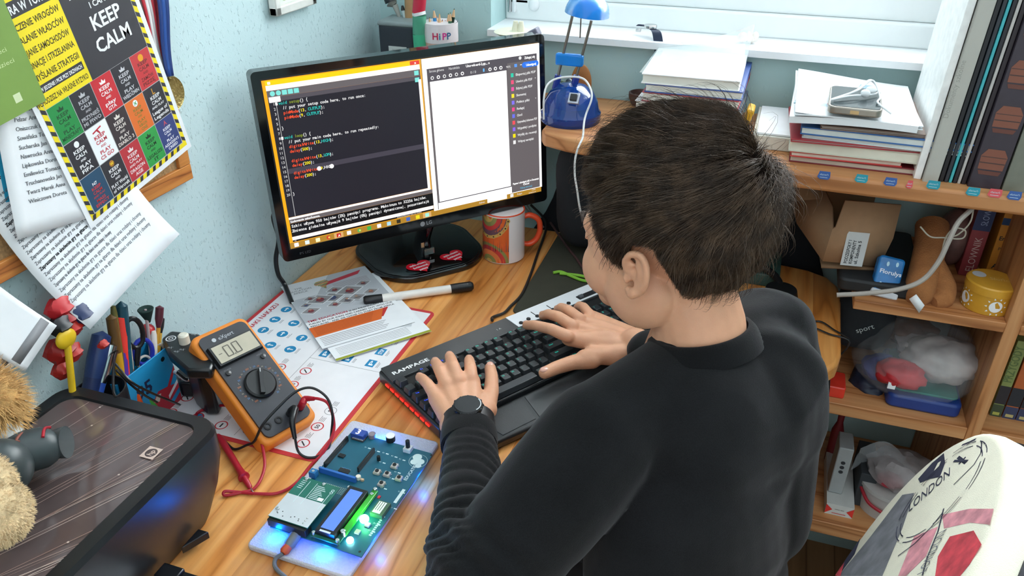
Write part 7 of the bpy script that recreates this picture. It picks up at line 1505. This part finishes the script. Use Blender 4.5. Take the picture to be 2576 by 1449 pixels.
x0_,y0_=lc_(2285,1290); x1_,y1_=lc_(2392,1195); rot_=math.atan2(y1_-y0_,x1_-x0_); L_=math.hypot(x1_-x0_,y1_-y0_); m.ptext('LONDON',x0_,y0_,.030,CK,0,rot=rot_,wid=L_)
cx_,cy_=(x0_+x1_)/2+.012,(y0_+y1_)/2+.02
for r_ in (.058,.064):
    q=[(cx_+r_*1.05*math.cos(a),cy_+r_*.95*math.sin(a)) for a in [2*PI*i/40 for i in range(41)]]
    for k in range(0,40): 
        if (k%5) and inside(q[k]) and inside(q[k+1]): m.pline(*q[k],*q[k+1],.0012,CK)
x0_,y0_=lc_(2330,1440); x1_,y1_=lc_(2385,1330); m.ptext('LONDON',x0_,y0_,.018,CG,0,rot=math.atan2(y1_-y0_,x1_-x0_),wid=math.hypot(x1_-x0_,y1_-y0_))
o=m.build('backrest',t,angle=50); o.matrix_basis=T0@FC
m=MB(); SHL=mat('1c1c26',.5,noise_amt=.05); vs=[]; prof=[(1.03,-.026),(1.045,-.036),(1.03,-.052),(.93,-.068),(.6,-.078)]
for k,z in prof: vs+=[(x*k,y*k,z) for x,y in ell(SA,SB)]
m.add(vs,[((j+1)*n+i,(j+1)*n+(i+1)%n,j*n+(i+1)%n,j*n+i) for j in range(len(prof)-1) for i in range(n)]+[tuple(range(5*n-1,4*n-1,-1)),tuple(range(0,n))],SHL); o=m.build('back_shell',t,angle=50); o.matrix_basis=T0@FC
bk=FC@V((0,-.05,-.085)); s0=V((seat.x,seat.y,0)); m=MB(); m.tube([bk-s0,bk-s0+V((.02,-.01,-.12)),V((.14,-.05,.42)),V((.04,-.01,.385))],.016,SHL,12,smooth=6,flat=.5); m.build('back_bracket',t)
m=MB(); m.prism(rrect(.42,.40,.12,8),.40,.45,FABR,.97); o=m.build('seat',t,bevel=.012,seg=4); o.rotation_euler.z=azc
m=MB(); m.lathe([(.03,.09),(.03,.25),(.018,.25),(.018,.40),(.06,.402),(0,.402)],SHL,20); m.build('gas_column',t)
for k in range(5):
    a=2*PI*k/5+.3; m=MB(); m.tube([(0,0,.10),(.15*math.cos(a),.15*math.sin(a),.085),(.27*math.cos(a),.27*math.sin(a),.07)],[.028,.02,.016],SHL,10); lg=m.build('leg',t)
    m=MB(); m.lathe([(0,-.012),(.024,-.012),(.026,0),(.024,.012),(0,.012)],BLKM,16,c=(.27*math.cos(a),.27*math.sin(a),.027),R=Matrix.Rotation(PI/2,3,'X')); m.build('caster',lg)
